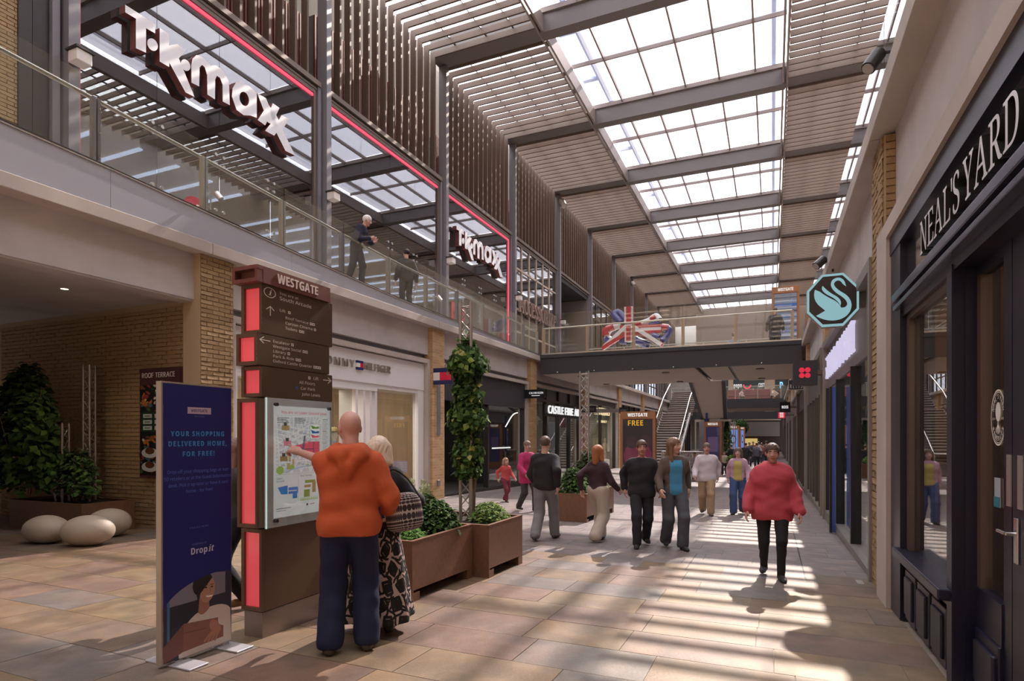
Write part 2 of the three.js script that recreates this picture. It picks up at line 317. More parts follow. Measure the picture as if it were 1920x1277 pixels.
// ------------------------------------------------------------------ left side, upper level
const XU = -13.35;
{
  const upper = structure('wall_upper', 'tall upper gallery wall of glass bays under brown vertical slats', 'facade');
  for (let k = 0; k < 11; k++) { const Z = Zp(k); mesh('column', [bx(XU - 0.1, XU + 0.28, 4.9, 17.75, Z - 0.09, Z + 0.13), bx(XU - 0.1, XU + 0.12, 4.9, 12.75, Z - 0.3, Z - 0.16)], steelGrey, upper); }
  for (let k = -1; k < 11; k++) {
    const a = Zp(k) + 0.2, b = Zp(k + 1) - 0.2;
    mesh('rail', [bx(XU - 0.2, XU + 0.16, 12.62, 12.78, a, b), bx(XU - 0.2, XU + 0.08, 12.50, 12.58, a, b)], bronze, upper);
    const red = k < 5 ? 15.0 + (k === 1 ? 0.4 : 0) : 15; 
    const ribs = []; for (let Z = a; Z < b - 0.05; Z += 0.12) ribs.push(bx(XU - 0.52, XU - 0.46, 12.7, red, Z, Z + 0.06)); 
    mesh('ribbed_panel', ribs, M([0.20, 0.062, 0.045], 0.6), upper);
    mesh('backing', [bx(XU - 0.7, XU - 0.52, 12.6, 18.0, a - 0.2, b + 0.2)], M([0.10, 0.085, 0.075], 0.8), upper);
    const panel = part('slat_wall', upper);
    for (let i = 0; i < 14; i++) { const Z = a + i * 0.51; mesh('slat', bx(XU - 0.1, XU + 0.14, 12.78, 17.699, Z, Z + 0.075), slatMat, panel); }
  }
  // brick end of the upper gallery
  const e = part('brick_end', upper); mesh('mortar', [bx(XU - 0.6, XU + 0.03, 5.0, 18, -12, 6.7)], mortar, e);
  mesh('brickwork', [bx(XU - 0.5, XU + 0.04, 5.0, 18, -12, 5.0)], farBrick, e);
  const list = []; bricksTo(list); const bw = mesh('brickwork', list, brickMats[2], e); bw.userData.kind = 'stuff';
  function bricksTo(out) { for (let j = 0; j < 96; j++) { for (let a = (j % 2) * 0.121; a < 1.7; a += 0.2425) { const g = brickGeo[Math.floor(rnd() * 3)].clone(); g.rotateY(Math.PI / 2); out.push(move(g, XU + 0.03, 5.2 + (j + 0.5) * 0.0765, 5.0 + a + 0.1)); } } }
  mesh('metal_return', [bx(XU - 0.3, XU + 0.1, 4.9, 12.6, 6.72, 6.95), bx(XU - 0.3, XU + 0.02, 4.9, 12.6, 7.0, 7.28)], darkFrame, upper);
  mesh('roof_mass', [bx(-22, XU - 0.7, 12.6, 18.6, -12, 98)], M([0.2, 0.18, 0.17], 0.9), upper);
}

// ------------------------------------------------------------------ roof
{
  const roof = structure('ceiling', 'glazed roof with grey cross beams between bands of brown slats', 'roof');
  const XA = -8.5, XB = 0.55, cells = [-8.5, -6.95, -5.4, -3.85, -2.3, -0.72, 0.55];
  const frameM = M([0.30, 0.245, 0.22], 0.5), blue = M([0.10, 0.19, 0.52], 0.5);
  for (let k = -3; k < 11; k++) {
    const Zb = Zp(k) - 0.35, a = Zb + 0.2, b = Zb + 7.45;
    mesh('cross_beam', [bx(XA - 0.05, XB + 0.05, 17.62, 18.35, Zb - 0.2, Zb + 0.2), bx(XA, XB, 17.58, 17.64, Zb - 0.26, Zb + 0.26), bx(XA - 5, XA, 17.78, 18.5, Zb - 0.38, Zb + 0.5), bx(XB, XB + 5, 17.78, 18.5, Zb - 0.38, Zb + 0.5)], beamGrey, roof);
    mesh('kerb', [bx(XA, XB, 18.35, 18.55, Zb - 0.3, Zb + 0.3)], frameM, roof);
    for (const x of [XA - 0.07, XA + 0.09, XB - 0.09, XB + 0.07]) mesh('edge_frame', [bx(x - 0.04, x + 0.04, 17.64, 18.3, a - 0.4, b)], frameM, roof);
    for (const s of [-1, 1]) {
      const panel = part('slat_panel', roof), x0 = s < 0 ? XU - 0.1 : XB + 0.12, x1 = s < 0 ? XA - 0.12 : 5.4;
      for (let i = 0; i < 14; i++) { const Z = Zb + 0.55 + i * 0.51; mesh('slat', bx(x0, x1, 17.70, 17.94, Z, Z + 0.075), slatMat, panel); }
      const c = []; for (const f of [0.25, 0.55, 0.8]) c.push(bx(x0 + (x1 - x0) * f - 0.02, x0 + (x1 - x0) * f + 0.02, 17.95, 18.02, a, b)); mesh('carrier', c, darkFrame, panel);
      mesh('pane', [bx(x0, x1, 18.56, 18.57, a, b)], clearRoof, roof);
    }
    const bay = part('skylight', roof), mid = (a + b) / 2;
    for (let i = 0; i < 6; i++) for (const [z0, z1] of [[a + 0.1, mid], [mid, b - 0.1]]) mesh('pane', bx(cells[i] + 0.03, cells[i + 1] - 0.03, 18.58, 18.59, z0, z1), roofGlass, bay);
    for (let i = 1; i < 6; i++) mesh('mullion', bx(cells[i] - 0.035, cells[i] + 0.035, 18.42, 18.62, a, b), frameM, bay);
    mesh('mullion', bx(XA, XB, 18.44, 18.62, mid - 0.035, mid + 0.035), frameM, bay);
    mesh('blind_rail', [bx(-7.78, -7.55, 18.85, 19.0, a - 0.4, b), bx(-0.02, 0.16, 18.85, 19.0, a - 0.4, b), bx(-8.5, -7.6, 18.86, 18.96, a + 1.7, a + 1.95), bx(-8.5, -7.6, 18.86, 18.96, a + 5.4, a + 5.65)], blue, bay);
  }
}

// ------------------------------------------------------------------ right side shell
const wallR = structure('wall_right', 'gallery front above the navy and crystal shops with stone band and plaster lintels', 'facade');
for (let k = -3; k < 11; k++) {
  const a = k < -2 ? -12 : Zp(k) - 0.2, b = Zp(k + 1) - 0.2;
  mesh('stone_band', [rbx(0.95, 1.6, 4.66, 4.88, a + 0.004, b - 0.004, 0.012)], stone, wallR);
  mesh('lintel', [bx(1.17, 1.5, 3.56, 4.66, Zp(k) + 0.34, Zp(k + 1) - 0.34)], plaster, wallR);
}
mesh('gallery_deck', [bx(1.05, 5.6, 4.69, 4.9, -12, 98)], plaster, wallR);
mesh('upper_wall', [bx(5.4, 5.8, 4.9, 18.6, -12, 98)], M([0.42, 0.33, 0.24], 0.9), wallR);
mesh('party_wall', [bx(4.6, 5.0, -2.5, 4.8, -12, 98), bx(1.06, 1.3, -0.2, 4.8, -12, 0.9)], plaster, wallR);
// ends of the arcade
{
  const e = structure('wall_far', 'plain wall that closes the far end of the arcade', 'wall');
  mesh('wall', [bx(-17, 6, 4.9, 18.6, 96, 96.5), bx(-17, 6, -3, 4.9, 96, 96.5)], M([0.30, 0.27, 0.25], 0.9), e);
  const n = structure('wall_back', 'plain wall that closes the arcade behind the viewer', 'wall');
  mesh('wall', [bx(-17, 6, -0.6, 18.6, -12.4, -12)], M([0.42, 0.36, 0.30], 0.9), n);
}
// ------------------------------------------------------------------ upper gallery glass bays
const redGlow = glow([1.0, 0.09, 0.16], 0.7);
const bayNames = ['glass shopfront bay with the first big white sign', 'glass shopfront bay with the lantern and no sign', 'glass shopfront bay with the second big white sign', 'mullioned glass shopfront bay with bronze serif letters', 'dark recessed shop porch with white script letters', 'glass shopfront bay above the flag sculpture', 'plain glass bay past the flag sculpture', 'plain glass bay far down the gallery', 'plain glass bay near the end of the gallery', 'last glass bay of the gallery'];
{
  const inside = structure('wall_shop_interior', 'brown panelled shop interior behind the upper glass', 'wall');
  mesh('back_wall', [bx(-21, -20.6, 4.85, 12.6, 6.7, 98)], M([0.16, 0.115, 0.085], 0.7, { map: streakTex }), inside);
  mesh('shop_floor', [bx(-21, -13.6, 4.7, 4.95, 5, 98)], M([0.22, 0.19, 0.17], 0.4), inside);
  mesh('side_wall', [bx(-21, -13.6, 4.85, 12.6, 6.7, 7.0), bx(-21, -13.6, 4.85, 12.6, Zp(3) - 0.1, Zp(3) + 0.1), bx(-21, -13.6, 4.85, 12.6, Zp(4) - 0.1, Zp(4) + 0.1)], M([0.22, 0.16, 0.12], 0.7, { map: streakTex }), inside);
  mesh('mezzanine', [bx(-21, -15.2, 9.3, 9.6, 7, Zp(3))], M([0.34, 0.27, 0.22], 0.8), inside);
  mesh('red_partition', [bx(-15.9, -15.8, 4.95, 7.6, 7.0, 11.3), bx(-14.9, -14.8, 4.95, 6.4, 24.0, 26.0)], M([0.42, 0.035, 0.055], 0.6), inside);
  mesh('display_counter', [bx(-16.5, -14.8, 4.95, 5.9, 12.4, 14.6), bx(-16.6, -14.9, 4.95, 6.0, 16.5, 21.5)], M([0.10, 0.085, 0.08], 0.5), inside);
  mesh('panel_strip', Array.from({ length: 22 }, (_, i) => bx(-20.6, -20.5, 4.95, 9.3, 8 + i * 1.05, 8.2 + i * 1.05)), M([0.035, 0.035, 0.05], 0.5), inside);
  const strip = glow([0.75, 0.8, 1.0], 1.4);
  for (let k = 0; k < 3; k++) {
    for (let i = 0; i < 6; i++) { const Z = Zp(k) + 0.9 + i * 1.1; single('ceiling_light', bx(-19.5, -15.6, 9.22, 9.26, Z, Z + 0.12), strip, 'slim white light strip on the shop ceiling behind the upper glass', 'light', 'strip lights behind the upper glass'); }
    const l = new THREE.RectAreaLight(new THREE.Color(0.95, 0.92, 1), 5, 5, 5); l.position.set(-17.4, 9.1, -(Zp(k) + 3.8)); l.lookAt(-17.4, 0, -(Zp(k) + 3.8)); scene.add(l);
  }
}
for (let k = 0; k < 10; k++) {
  const a = Zp(k) + 0.16, b = Zp(k + 1) - 0.32, y0 = topMetal(a) - 0.1, o = structure('window_' + (k + 1), bayNames[k], 'window');
  if (k === 4) {   // recessed porch
    mesh('porch_wall', [bx(-16.2, -16.0, 4.9, 12.3, a, b), bx(-16, XU, 4.9, 12.3, b - 0.1, b), bx(-16, XU, 8.2, 12.3, a, a + 0.1)], M([0.20, 0.17, 0.165], 0.7), o);
    mesh('porch_ceiling', [bx(-16, XU, 12.2, 12.5, a, b)], M([0.03, 0.03, 0.035], 0.6), o);
    mesh('cream_panel', [bx(-15.8, -15.7, 4.9, 7.9, a + 0.5, b - 1)], M([0.66, 0.60, 0.48], 0.6), o);
    continue;
  }
  mesh('frame', [bx(XU - 0.12, XU + 0.06, 12.38, 12.5, a, b), bx(XU - 0.12, XU + 0.06, y0, y0 + 0.14, a, b), bx(XU - 0.12, XU + 0.06, y0, 12.5, a, a + 0.1), bx(XU - 0.12, XU + 0.06, y0, 12.5, b - 0.1, b)], bronze, o);
  const n = k === 3 ? 6 : 4, w = (b - a - 0.2) / n;
  for (let i = 0; i < n; i++) for (const [p, q] of [[y0 + 0.14, 8.75], [8.76, 12.38]]) mesh('pane', bx(XU - 0.01, XU + 0.002, p, q, a + 0.1 + i * w + 0.006, a + 0.1 + (i + 1) * w - 0.006), bigGlass, o);
  if (k === 3 || k > 4) { for (let i = 1; i < n; i++) mesh('mullion', bx(XU - 0.05, XU + 0.06, y0, 12.4, a + 0.1 + i * w - 0.04, a + 0.1 + i * w + 0.04), k === 3 ? M([0.55, 0.47, 0.38], 0.45, { metalness: 0.4 }) : darkFrame, o); for (const y of [7.4, 8.7, 11]) mesh('transom', bx(XU - 0.05, XU + 0.06, y, y + 0.1, a, b), k === 3 ? M([0.55, 0.47, 0.38], 0.45, { metalness: 0.4 }) : darkFrame, o); }
  else for (let i = 1; i < n; i++) for (const y of [7.3, 8.75]) { const g = []; for (const [dz, dy] of [[-0.12, -0.12], [0.12, -0.12], [-0.12, 0.12], [0.12, 0.12]]) { const c = new THREE.CylinderGeometry(0.045, 0.045, 0.03, 10); c.rotateZ(Math.PI / 2); g.push(move(c, XU + 0.02, y + dy, a + 0.1 + i * w + dz)); } mesh('glass_fitting', g, chrome, o); }
}
for (const k of [0, 1, 2]) {
  const a = Zp(k) + 0.28, b = Zp(k + 1) - 0.44;
  single('neon_strip', bx(XU + 0.0, XU + 0.05, 12.27, 12.35, a, b), redGlow, ['thin red glowing strip over the first big white sign', 'thin red glowing strip over the unsigned glass bay', 'thin red glowing strip over the second big white sign'][k], 'light strip');
}
single('neon_strip', bx(XU + 0.0, XU + 0.05, topMetal(8), 12.3, Zp(0) + 0.2, Zp(0) + 0.27), redGlow, 'upright red glowing strip next to the brick end of the gallery', 'light strip');
single('neon_strip', bx(XU + 0.0, XU + 0.05, topMetal(30), 12.3, Zp(3) - 0.5, Zp(3) - 0.43), redGlow, 'upright red glowing strip next to the bronze serif letters', 'light strip');
// wall lanterns on the columns
for (let k = 0; k < 5; k++) {
  const o = thing('wall_lantern', ['small white cube lantern on the column beside the first big white sign', 'small white cube lantern above the man leaning on the rail', 'small white cube lantern on the column before the second big white sign', 'small white cube lantern next to the upright red strip', 'small white cube lantern by the dark shop porch'][k], 'lantern', 'cube lanterns along the gallery columns');
  mesh('shade', [rbx(XU + 0.3, XU + 0.6, 9.06, 9.30, Zp(k) - 0.12, Zp(k) + 0.18, 0.02)], M([0.80, 0.76, 0.72], 0.6), o);
  mesh('cap', [bx(XU + 0.26, XU + 0.63, 9.30, 9.34, Zp(k) - 0.15, Zp(k) + 0.21)], darkFrame, o);
}
// the big white shop sign (traced on the plane of the glass, 0.16 m deep)
{
  const P = (x, y) => { const [, yy, Z] = onX(200 + x / 3.99, y / 3.99, XU + 0.12); return new THREE.Vector2(Z, yy); };
  const poly = pts => { const s = new THREE.Shape(pts.map(([x, y]) => P(x, y))); return s; };
  const ell = (cx, cy, rx, ry, n = 20, t = 0.35) => Array.from({ length: n }, (_, i) => { const a = i / n * 2 * Math.PI, x = rx * Math.cos(a), y = ry * Math.sin(a); return [cx + x, cy + y + t * x]; });
  const shapes = [
    ['letter', [[110, 48], [335, 190], [335, 262], [266, 222], [266, 405], [190, 372], [190, 152], [110, 104]]],
    ['dot', ell(315, 345, 40, 45)],
    ['letter', [[368, 220], [438, 262], [438, 352], [500, 340], [568, 388], [512, 446], [630, 735], [562, 700], [440, 478], [440, 512], [368, 470]]],
    ['dot', ell(563, 497, 36, 42)],
    ['letter', [[607, 628], [605, 500], [614, 450], [646, 420], [700, 442], [746, 500], [790, 496], [850, 540], [888, 620], [895, 795], [842, 768], [840, 640], [820, 590], [797, 575], [785, 605], [783, 752], [726, 716], [724, 570], [706, 512], [686, 495], [668, 515], [665, 656]]],
    ['letter', [[910, 730], [915, 670], [940, 625], [975, 618], [1040, 652], [1097, 700], [1097, 890], [1050, 872], [1000, 870], [945, 830]], ell(1003, 748, 36, 52)],
    ['letter', [[1100, 705], [1166, 742], [1200, 826], [1216, 778], [1268, 815], [1232, 890], [1255, 955], [1185, 925], [1175, 915], [1160, 945], [1104, 905], [1150, 835]]],
    ['letter', [[1186, 792], [1240, 862], [1262, 905], [1282, 868], [1340, 898], [1290, 975], [1385, 1170], [1312, 1135], [1245, 1000], [1228, 1022], [1160, 985], [1215, 915]]],
  ];
  const front = M([0.86, 0.86, 0.90], 0.45), sideM = M([0.16, 0.05, 0.045], 0.5);
  const sign = thing('shop_sign', 'large white three-dimensional letters on the glass beside the brick gallery end', 'sign');
  for (const [n, pts, hole] of shapes) { const s = poly(pts); if (hole) s.holes.push(new THREE.Path(hole.map(([x, y]) => P(x, y)))); const g = new THREE.ExtrudeGeometry(s, { depth: 0.2, bevelEnabled: false }); g.rotateY(Math.PI / 2); g.translate(XU + 0.05, 0, 0); mesh(n, g, [front, sideM], sign); }
  const two = sign.clone(); two.name = numbered('shop_sign'); two.position.z = -15.1; two.userData = { label: 'large white three-dimensional letters on the glass beside the bronze serif letters', category: 'sign' }; scene.add(two);
  const acc = thing('shop_sign', 'bronze serif letters on the mullioned upper shopfront', 'sign');
  wallText(acc, 'ACCESSORIZE', XU + 0.1, 8.6, Zp(3) + 0.7, Zp(4) - 0.7, 0.85, 0.12, M([0.34, 0.24, 0.20], 0.4, { metalness: 0.4 }), serif, 0.12);
  const cl = thing('shop_sign', 'white script letters in the dark upper shop porch', 'sign');
  wallText(cl, 'Clarks', -15.95, 8.6, Zp(4) + 0.9, Zp(5) - 2.6, 1.5, 0.1, M([0.9, 0.9, 0.92], 0.5), fontR, 0.04);
  const st = thing('window_sticker', 'round red sticker inside the glass above the metal fascia', 'sticker');
  const [, sy, sZ] = onX(366, 384, XU + 0.02); const c = new THREE.CylinderGeometry(0.35, 0.35, 0.01, 32); c.rotateZ(Math.PI / 2); mesh('disc', move(c, XU + 0.02, sy - 0.15, sZ), M([0.55, 0.03, 0.07], 0.5), st);
  wallText(st, 'Pl', XU + 0.03, sy - 0.2, sZ + 0.02, sZ + 0.3, 0.22, 0.01, M([0.85, 0.8, 0.8], 0.5), fontR, 0.1);
  const po = thing('window_poster', 'small red sale poster low in the upper glass by the truss tower', 'poster');
  const [, py, pZ] = onX(858, 590, XU + 0.02); mesh('board', [bx(XU + 0.02, XU + 0.04, py - 0.3, py + 0.5, pZ - 0.6, pZ + 0.6)], M([0.62, 0.07, 0.09], 0.5), po); wallText(po, 'TK MAXX', XU + 0.045, py - 0.1, pZ - 0.45, pZ + 0.45, 0.16, 0.01, M([0.06, 0.02, 0.02], 0.5));
}

// ------------------------------------------------------------------ lower shops
function room(side, k, wallC, lightK, lightC = [1, 0.86, 0.68], floorC = [0.34, 0.28, 0.22]) {
  const a = Zp(k) + 0.05, b = Zp(k + 1) - 0.05, s = structure('wall_room', `plain shop room behind the front in bay ${['one', 'two', 'three', 'four', 'five', 'six', 'seven', 'eight', 'nine', 'ten'][k + 1]} on the ${side < 0 ? 'planter' : 'swan sign'} side`, 'wall');
  const X = d => side < 0 ? -9.3 - d : 1.3 + d, wm = M(wallC, 0.8, { map: streakTex }), yb = fy(b) - 0.05;
  mesh('back_wall', [bx(X(side < 0 ? 4.5 : 3.2), X(side < 0 ? 4.4 : 3.1), yb, 3.6, a, b)], wm, s);
  mesh('side_wall', [bx(X(0.25), X(4.5), yb, 3.6, a - 0.06, a + 0.02), bx(X(0.25), X(4.5), yb, 3.6, b - 0.02, b + 0.06)], wm, s);
  mesh('shop_ceiling', [bx(X(0.1), X(4.5), 3.45, 3.9, a, b)], M([0.55, 0.5, 0.46], 0.9), s);
  mesh('shop_floor', [prism(Math.min(X(0.1), X(4.5)), Math.max(X(0.1), X(4.5)), fy(a) - 0.1, fy(b) - 0.1, fy(a) + 0.004, fy(b) + 0.004, a, b)], M(floorC, 0.4), s);
  if (lightK) {
    const m = (a + b) / 2, xm = X(1.9), L = single('ceiling_light', bx(xm - 0.7, xm + 0.7, 3.41, 3.45, m - 2, m + 2), glow(lightC, 1.2), `flat ceiling light inside ${side < 0 ? ['the white shop', 'the charcoal shop', 'the black framed gallery shop', 'the gold lettered shop', 'the dark shop beside the stairs', 'the dark shop under the upper stairs'][k] : ['the navy shop', 'the lilac lettered shop', 'the shop of the four red dots', 'the bronze shop under the footbridge end', 'the shop of the black square sign'][k + 1]}`, 'light');
    const l = new THREE.RectAreaLight(new THREE.Color(...lightC), lightK, 1.4, 4); l.position.set(xm, 3.38, -m); l.lookAt(xm, 0, -m); l.rotation.z = 0; L.add(l);
  }
  return s;
}
room(-1, 0, [0.42, 0.30, 0.20], 9); room(-1, 1, [0.03, 0.028, 0.028], 0.8, [1, 0.95, 0.9], [0.06, 0.055, 0.05]); room(-1, 2, [0.16, 0.14, 0.13], 5, [1, 0.95, 0.9]); room(-1, 3, [0.30, 0.29, 0.24], 7, [1, 0.9, 0.7]);
for (let k = 4; k < 9; k++) room(-1, k, [0.12, 0.10, 0.09], k < 6 ? 4 : 0);
room(1, -1, [0.40, 0.23, 0.10], 3.5, [1, 0.72, 0.42], [0.30, 0.2, 0.12]); room(1, 0, [0.16, 0.16, 0.19], 3, [0.9, 0.92, 1]);
for (let k = 1; k < 9; k++) room(1, k, [0.17, 0.12, 0.09], k < 4 ? 3 : 0);

// --- white shopfront with raised letters
{
  const o = thing('shopfront', 'white shopfront with raised silver letters and a small flag', 'shopfront'), a = Zp(0) + 0.34, b = Zp(1) - 0.34, yb = Z => fy(Z);
  mesh('shadow_gap', [bx(-9.5, -9.28, 3.70, 3.86, a, b)], steelGrey, o);
  mesh('stone_frame', [bx(-9.5, -9.08, 3.60, 3.72, a, b), bx(-9.5, -9.08, -0.5, 3.72, b - 0.13, b), bx(-9.5, -9.08, -0.4, 3.72, a, a + 0.13)], stone, o);
  mesh('fascia', [rbx(-9.45, -9.2, 2.82, 3.58, a + 0.14, b - 0.14, 0.008)], whitePaint, o);
  mesh('soffit', [bx(-9.9, -9.24, 2.72, 2.82, a + 0.14, b - 0.14)], whitePaint, o);
  const zc = u => onX(u, 800, -9.25)[2];
  for (const u of [668, 682, 694, 704]) mesh('door_fin', [bx(-9.75, -9.236, fy(12), 2.635, zc(u) - 0.03, zc(u) + 0.05)], whitePaint, o);
  mesh('door_head', [bx(-9.6, -9.222, 2.64, 2.715, a + 0.14, zc(706))], whitePaint, o);
  mesh('frame', bx(-9.4, -9.22, fy(b), 2.82, b - 0.42, b - 0.14), whitePaint, o); mesh('frame', bx(-9.4, -9.22, fy(a) - 0.1, 2.82, a + 0.14, a + 0.3), whitePaint, o);
  mesh('pane', bx(-9.32, -9.31, fy(12.6), 2.72, zc(706), b - 0.44), shopGlass, o);
  mesh('pane', bx(-9.32, -9.31, fy(8), 2.64, a + 0.3, zc(664)), shopGlass, o);
  const sl = M([0.50, 0.46, 0.40], 0.3, { metalness: 0.8 });
  wallText(o, 'TOMMY', -9.2, 3.14, zc(594), zc(659), 0.18, 0.05, sl, fontR, 0.45);
  wallText(o, 'HILFIGER', -9.2, 3.14, zc(678), zc(727), 0.18, 0.05, sl, fontR, 0.25);
  const f = part('flag_badge', o), z0 = zc(663.5), z1 = zc(675), zm = (z0 + z1) / 2;
  mesh('navy_bar', [bx(-9.2, -9.15, 3.27, 3.33, z0, z1), bx(-9.2, -9.15, 3.11, 3.17, z0, z1)], M([0.012, 0.02, 0.13], 0.4), f);
  mesh('white_field', bx(-9.2, -9.15, 3.17, 3.27, z0, zm), M([0.85, 0.85, 0.85], 0.4), f);
  mesh('red_field', bx(-9.2, -9.15, 3.17, 3.27, zm, z1), M([0.7, 0.01, 0.04], 0.4), f);
}
{ // flag blade sign
  const o = thing('blade_sign', 'projecting navy, white and red flag sign beside the brick pier', 'sign'), Z = 14.95, [x0, yt] = onZ(807, 691, Z), [x1, yb] = onZ(842, 720, Z), h = yt - yb, xm = (x0 + x1) / 2;
  mesh('navy_bar', [bx(x0, x1, yt - h * 0.27, yt, Z, Z + 0.12), bx(x0, x1, yb, yb + h * 0.25, Z, Z + 0.12)], M([0.012, 0.018, 0.09], 0.4), o);
  mesh('white_field', bx(x0, xm, yb + h * 0.25, yt - h * 0.27, Z, Z + 0.12), M([0.82, 0.76, 0.70], 0.4), o);
  mesh('red_field', bx(xm, x1, yb + h * 0.25, yt - h * 0.27, Z, Z + 0.12), M([0.75, 0.01, 0.06], 0.4), o);
  mesh('bracket', bx(x0 - 0.12, x0, yb - 0.02, yt + 0.02, Z + 0.01, Z + 0.11), alu, o);
}
{ // interior of the white shop
  const o = thing('clothes_mannequin', 'white mannequin bust in a blue-grey shirt behind the glass', 'mannequin'), [x, , Z] = [-10.0, 0, onX(627, 800, -10.0)[2]], y0 = fy(Z);
  const lathe = (pts, m, n) => { const g = new THREE.LatheGeometry(pts.map(p => new THREE.Vector2(...p)), 16); g.scale(1, 1, 0.7); mesh(n, move(g, x, y0, Z, 0.4), m, o); };
  lathe([[0.001, 1.02], [0.17, 1.02], [0.19, 1.15], [0.17, 1.3], [0.21, 1.45], [0.2, 1.55], [0.1, 1.62], [0.06, 1.64]], M([0.15, 0.19, 0.27], 0.8), 'shirt');
  lathe([[0.05, 1.62], [0.05, 1.7], [0.075, 1.75], [0.085, 1.84], [0.06, 1.93], [0.001, 1.95]], M([0.7, 0.66, 0.6], 0.5), 'head');
  lathe([[0.001, 1.87], [0.13, 1.87], [0.09, 1.9], [0.085, 1.97], [0.001, 2.0]], M([0.55, 0.42, 0.22], 0.8), 'hat');
  lathe([[0.02, 0.02], [0.02, 1.02], [0.001, 1.02]], chrome, 'pole'); lathe([[0.001, 0], [0.16, 0], [0.16, 0.02], [0.001, 0.03]], chrome, 'base');
  const r = thing('clothes_rail', 'black clothes rail with framed panels inside the white shop', 'rail');
  mesh('post', [bx(-10.9, -10.86, fy(11), 2.3, 11.2, 11.26), bx(-10.9, -10.86, fy(13), 2.3, 13.4, 13.46)], blackM, r); mesh('bar', bx(-10.9, -10.87, 1.55, 1.58, 11.2, 13.46), blackM, r);
  const p = thing('wall_picture', 'framed dark picture on the wall inside the white shop', 'picture'); mesh('frame', bx(-13.65, -13.6, 1.5, 2.6, 13.6, 14.7), M([0.5, 0.38, 0.25], 0.5), p); mesh('print', bx(-13.6, -13.58, 1.6, 2.5, 13.7, 14.6), M([0.09, 0.08, 0.10], 0.5), p);
  const lf = thing('shelf_frame', 'glowing warm outlined display frame inside the white shop', 'display'); mesh('light_bar', [bx(-11.4, -11.38, 1.9, 1.93, 14.4, 15.0), bx(-11.4, -11.38, 0.4, 1.93, 14.35, 14.38)], glow([1, 0.75, 0.45], 1.5), lf);
}
// --- dark shopfronts down the left side
function darkFront(k, label, opt = {}) {
  const o = thing('shopfront', label, 'shopfront'), a = Zp(k) + 0.34, b = Zp(k + 1) - 0.34, fm = opt.frame ?? darkFrame;
  mesh('shadow_gap', [bx(-9.5, -9.28, 3.70, 3.86, a, b)], steelGrey, o);
  mesh('stone_frame', [bx(-9.5, -9.08, 3.60, 3.72, a, b), bx(-9.5, -9.08, fy(b) - 0.1, 3.72, b - 0.13, b), bx(-9.5, -9.08, fy(a) - 0.1, 3.72, a, a + 0.13)], stone, o);
  const yf = opt.fasciaY ?? 2.78; if (opt.fascia) mesh('fascia', [rbx(-9.45, -9.2, yf, 3.58, a + 0.14, b - 0.14, 0.008)], opt.fascia, o);
  const n = opt.panes ?? 4, w = (b - a - 0.28) / n, top = opt.fascia ? yf : 3.6;
  for (let i = 0; i <= n; i++) mesh('post', [bx(-9.4, -9.22, fy(b) - 0.05, top, a + 0.14 + i * w - 0.05, a + 0.14 + i * w + 0.05)], fm, o);
  if (!opt.fascia) { mesh('transom', [bx(-9.39, -9.214, 3.02, 3.12, a + 0.14, b - 0.14)], fm, o); for (let i = 0; i < n; i++) mesh('panel', [bx(-9.36, -9.3, 3.12, 3.6, a + 0.2 + i * w, a + 0.08 + (i + 1) * w)], M([0.035, 0.034, 0.038], 0.35), o); }
  mesh('threshold', [bx(-9.39, -9.212, fy(b) - 0.05, fy(a) + 0.03, a + 0.14, b - 0.14)], fm, o);
  for (let i = 0; i < n; i++) if (i !== opt.open) mesh('pane', bx(-9.32, -9.31, fy(b), opt.fascia ? yf : 3.02, a + 0.2 + i * w, a + 0.08 + (i + 1) * w), shopGlass, o);
  return o;
}
const litW = glow([1, 1, 1], 0.55), litGold = glow([1, 0.8, 0.45], 0.5);
{
  darkFront(1, 'charcoal shopfront with a plain dark fascia behind the leafy tower', { fascia: M([0.05, 0.048, 0.055], 0.45), panes: 2, open: 0, fasciaY: 2.62 });
  const d = thing('display_fixture', 'curved white neon line and rail in the dark shop window', 'display'); const [, y1, z1] = onX(986, 762, -9.7), [, y0, z0] = onX(948, 800, -9.7);
  mesh('neon_tube', new THREE.TubeGeometry(new THREE.CatmullRomCurve3([[0, 0], [0.35, 0.55], [0.7, 0.72], [1, 1]].map(([s, t]) => new THREE.Vector3(-9.7, y0 + (y1 - y0) * t, -(z0 + (z1 - z0) * s)))), 24, 0.025, 6), glow([1, 0.97, 0.9], 1.6), d);
  mesh('light_bar', [bx(-9.72, -9.69, 1.02, 1.07, 20.4, 22.1)], glow([1, 0.97, 0.9], 1.2), d);
  mesh('rail', [bx(-9.9, -9.86, 0.2, 1.5, 18.3, 18.34), bx(-9.9, -9.86, 0.2, 1.5, 19.1, 19.14), bx(-9.9, -9.86, 1.46, 1.5, 18.3, 19.14)], M([0.4, 0.3, 0.2], 0.4), d);
  const Z = 22.35, [bx0, yt] = onZ(983, 731, Z), [bx1, ybb] = onZ(1021, 746, Z), s = thing('blade_sign', 'black projecting sign with small white capitals over an underline', 'sign');
  mesh('board', bx(bx0, bx1, ybb, yt, Z, Z + 0.14), blackM, s); faceText(s, 'CALVIN KLEIN', bx0 + 0.22, bx1 - 0.06, ybb + 0.17, Z - 0.004, 0.075, 0.006, litW, fontR); mesh('underline', bx(bx0 + 0.32, bx1 - 0.2, ybb + 0.09, ybb + 0.11, Z - 0.01, Z), litW, s);
}
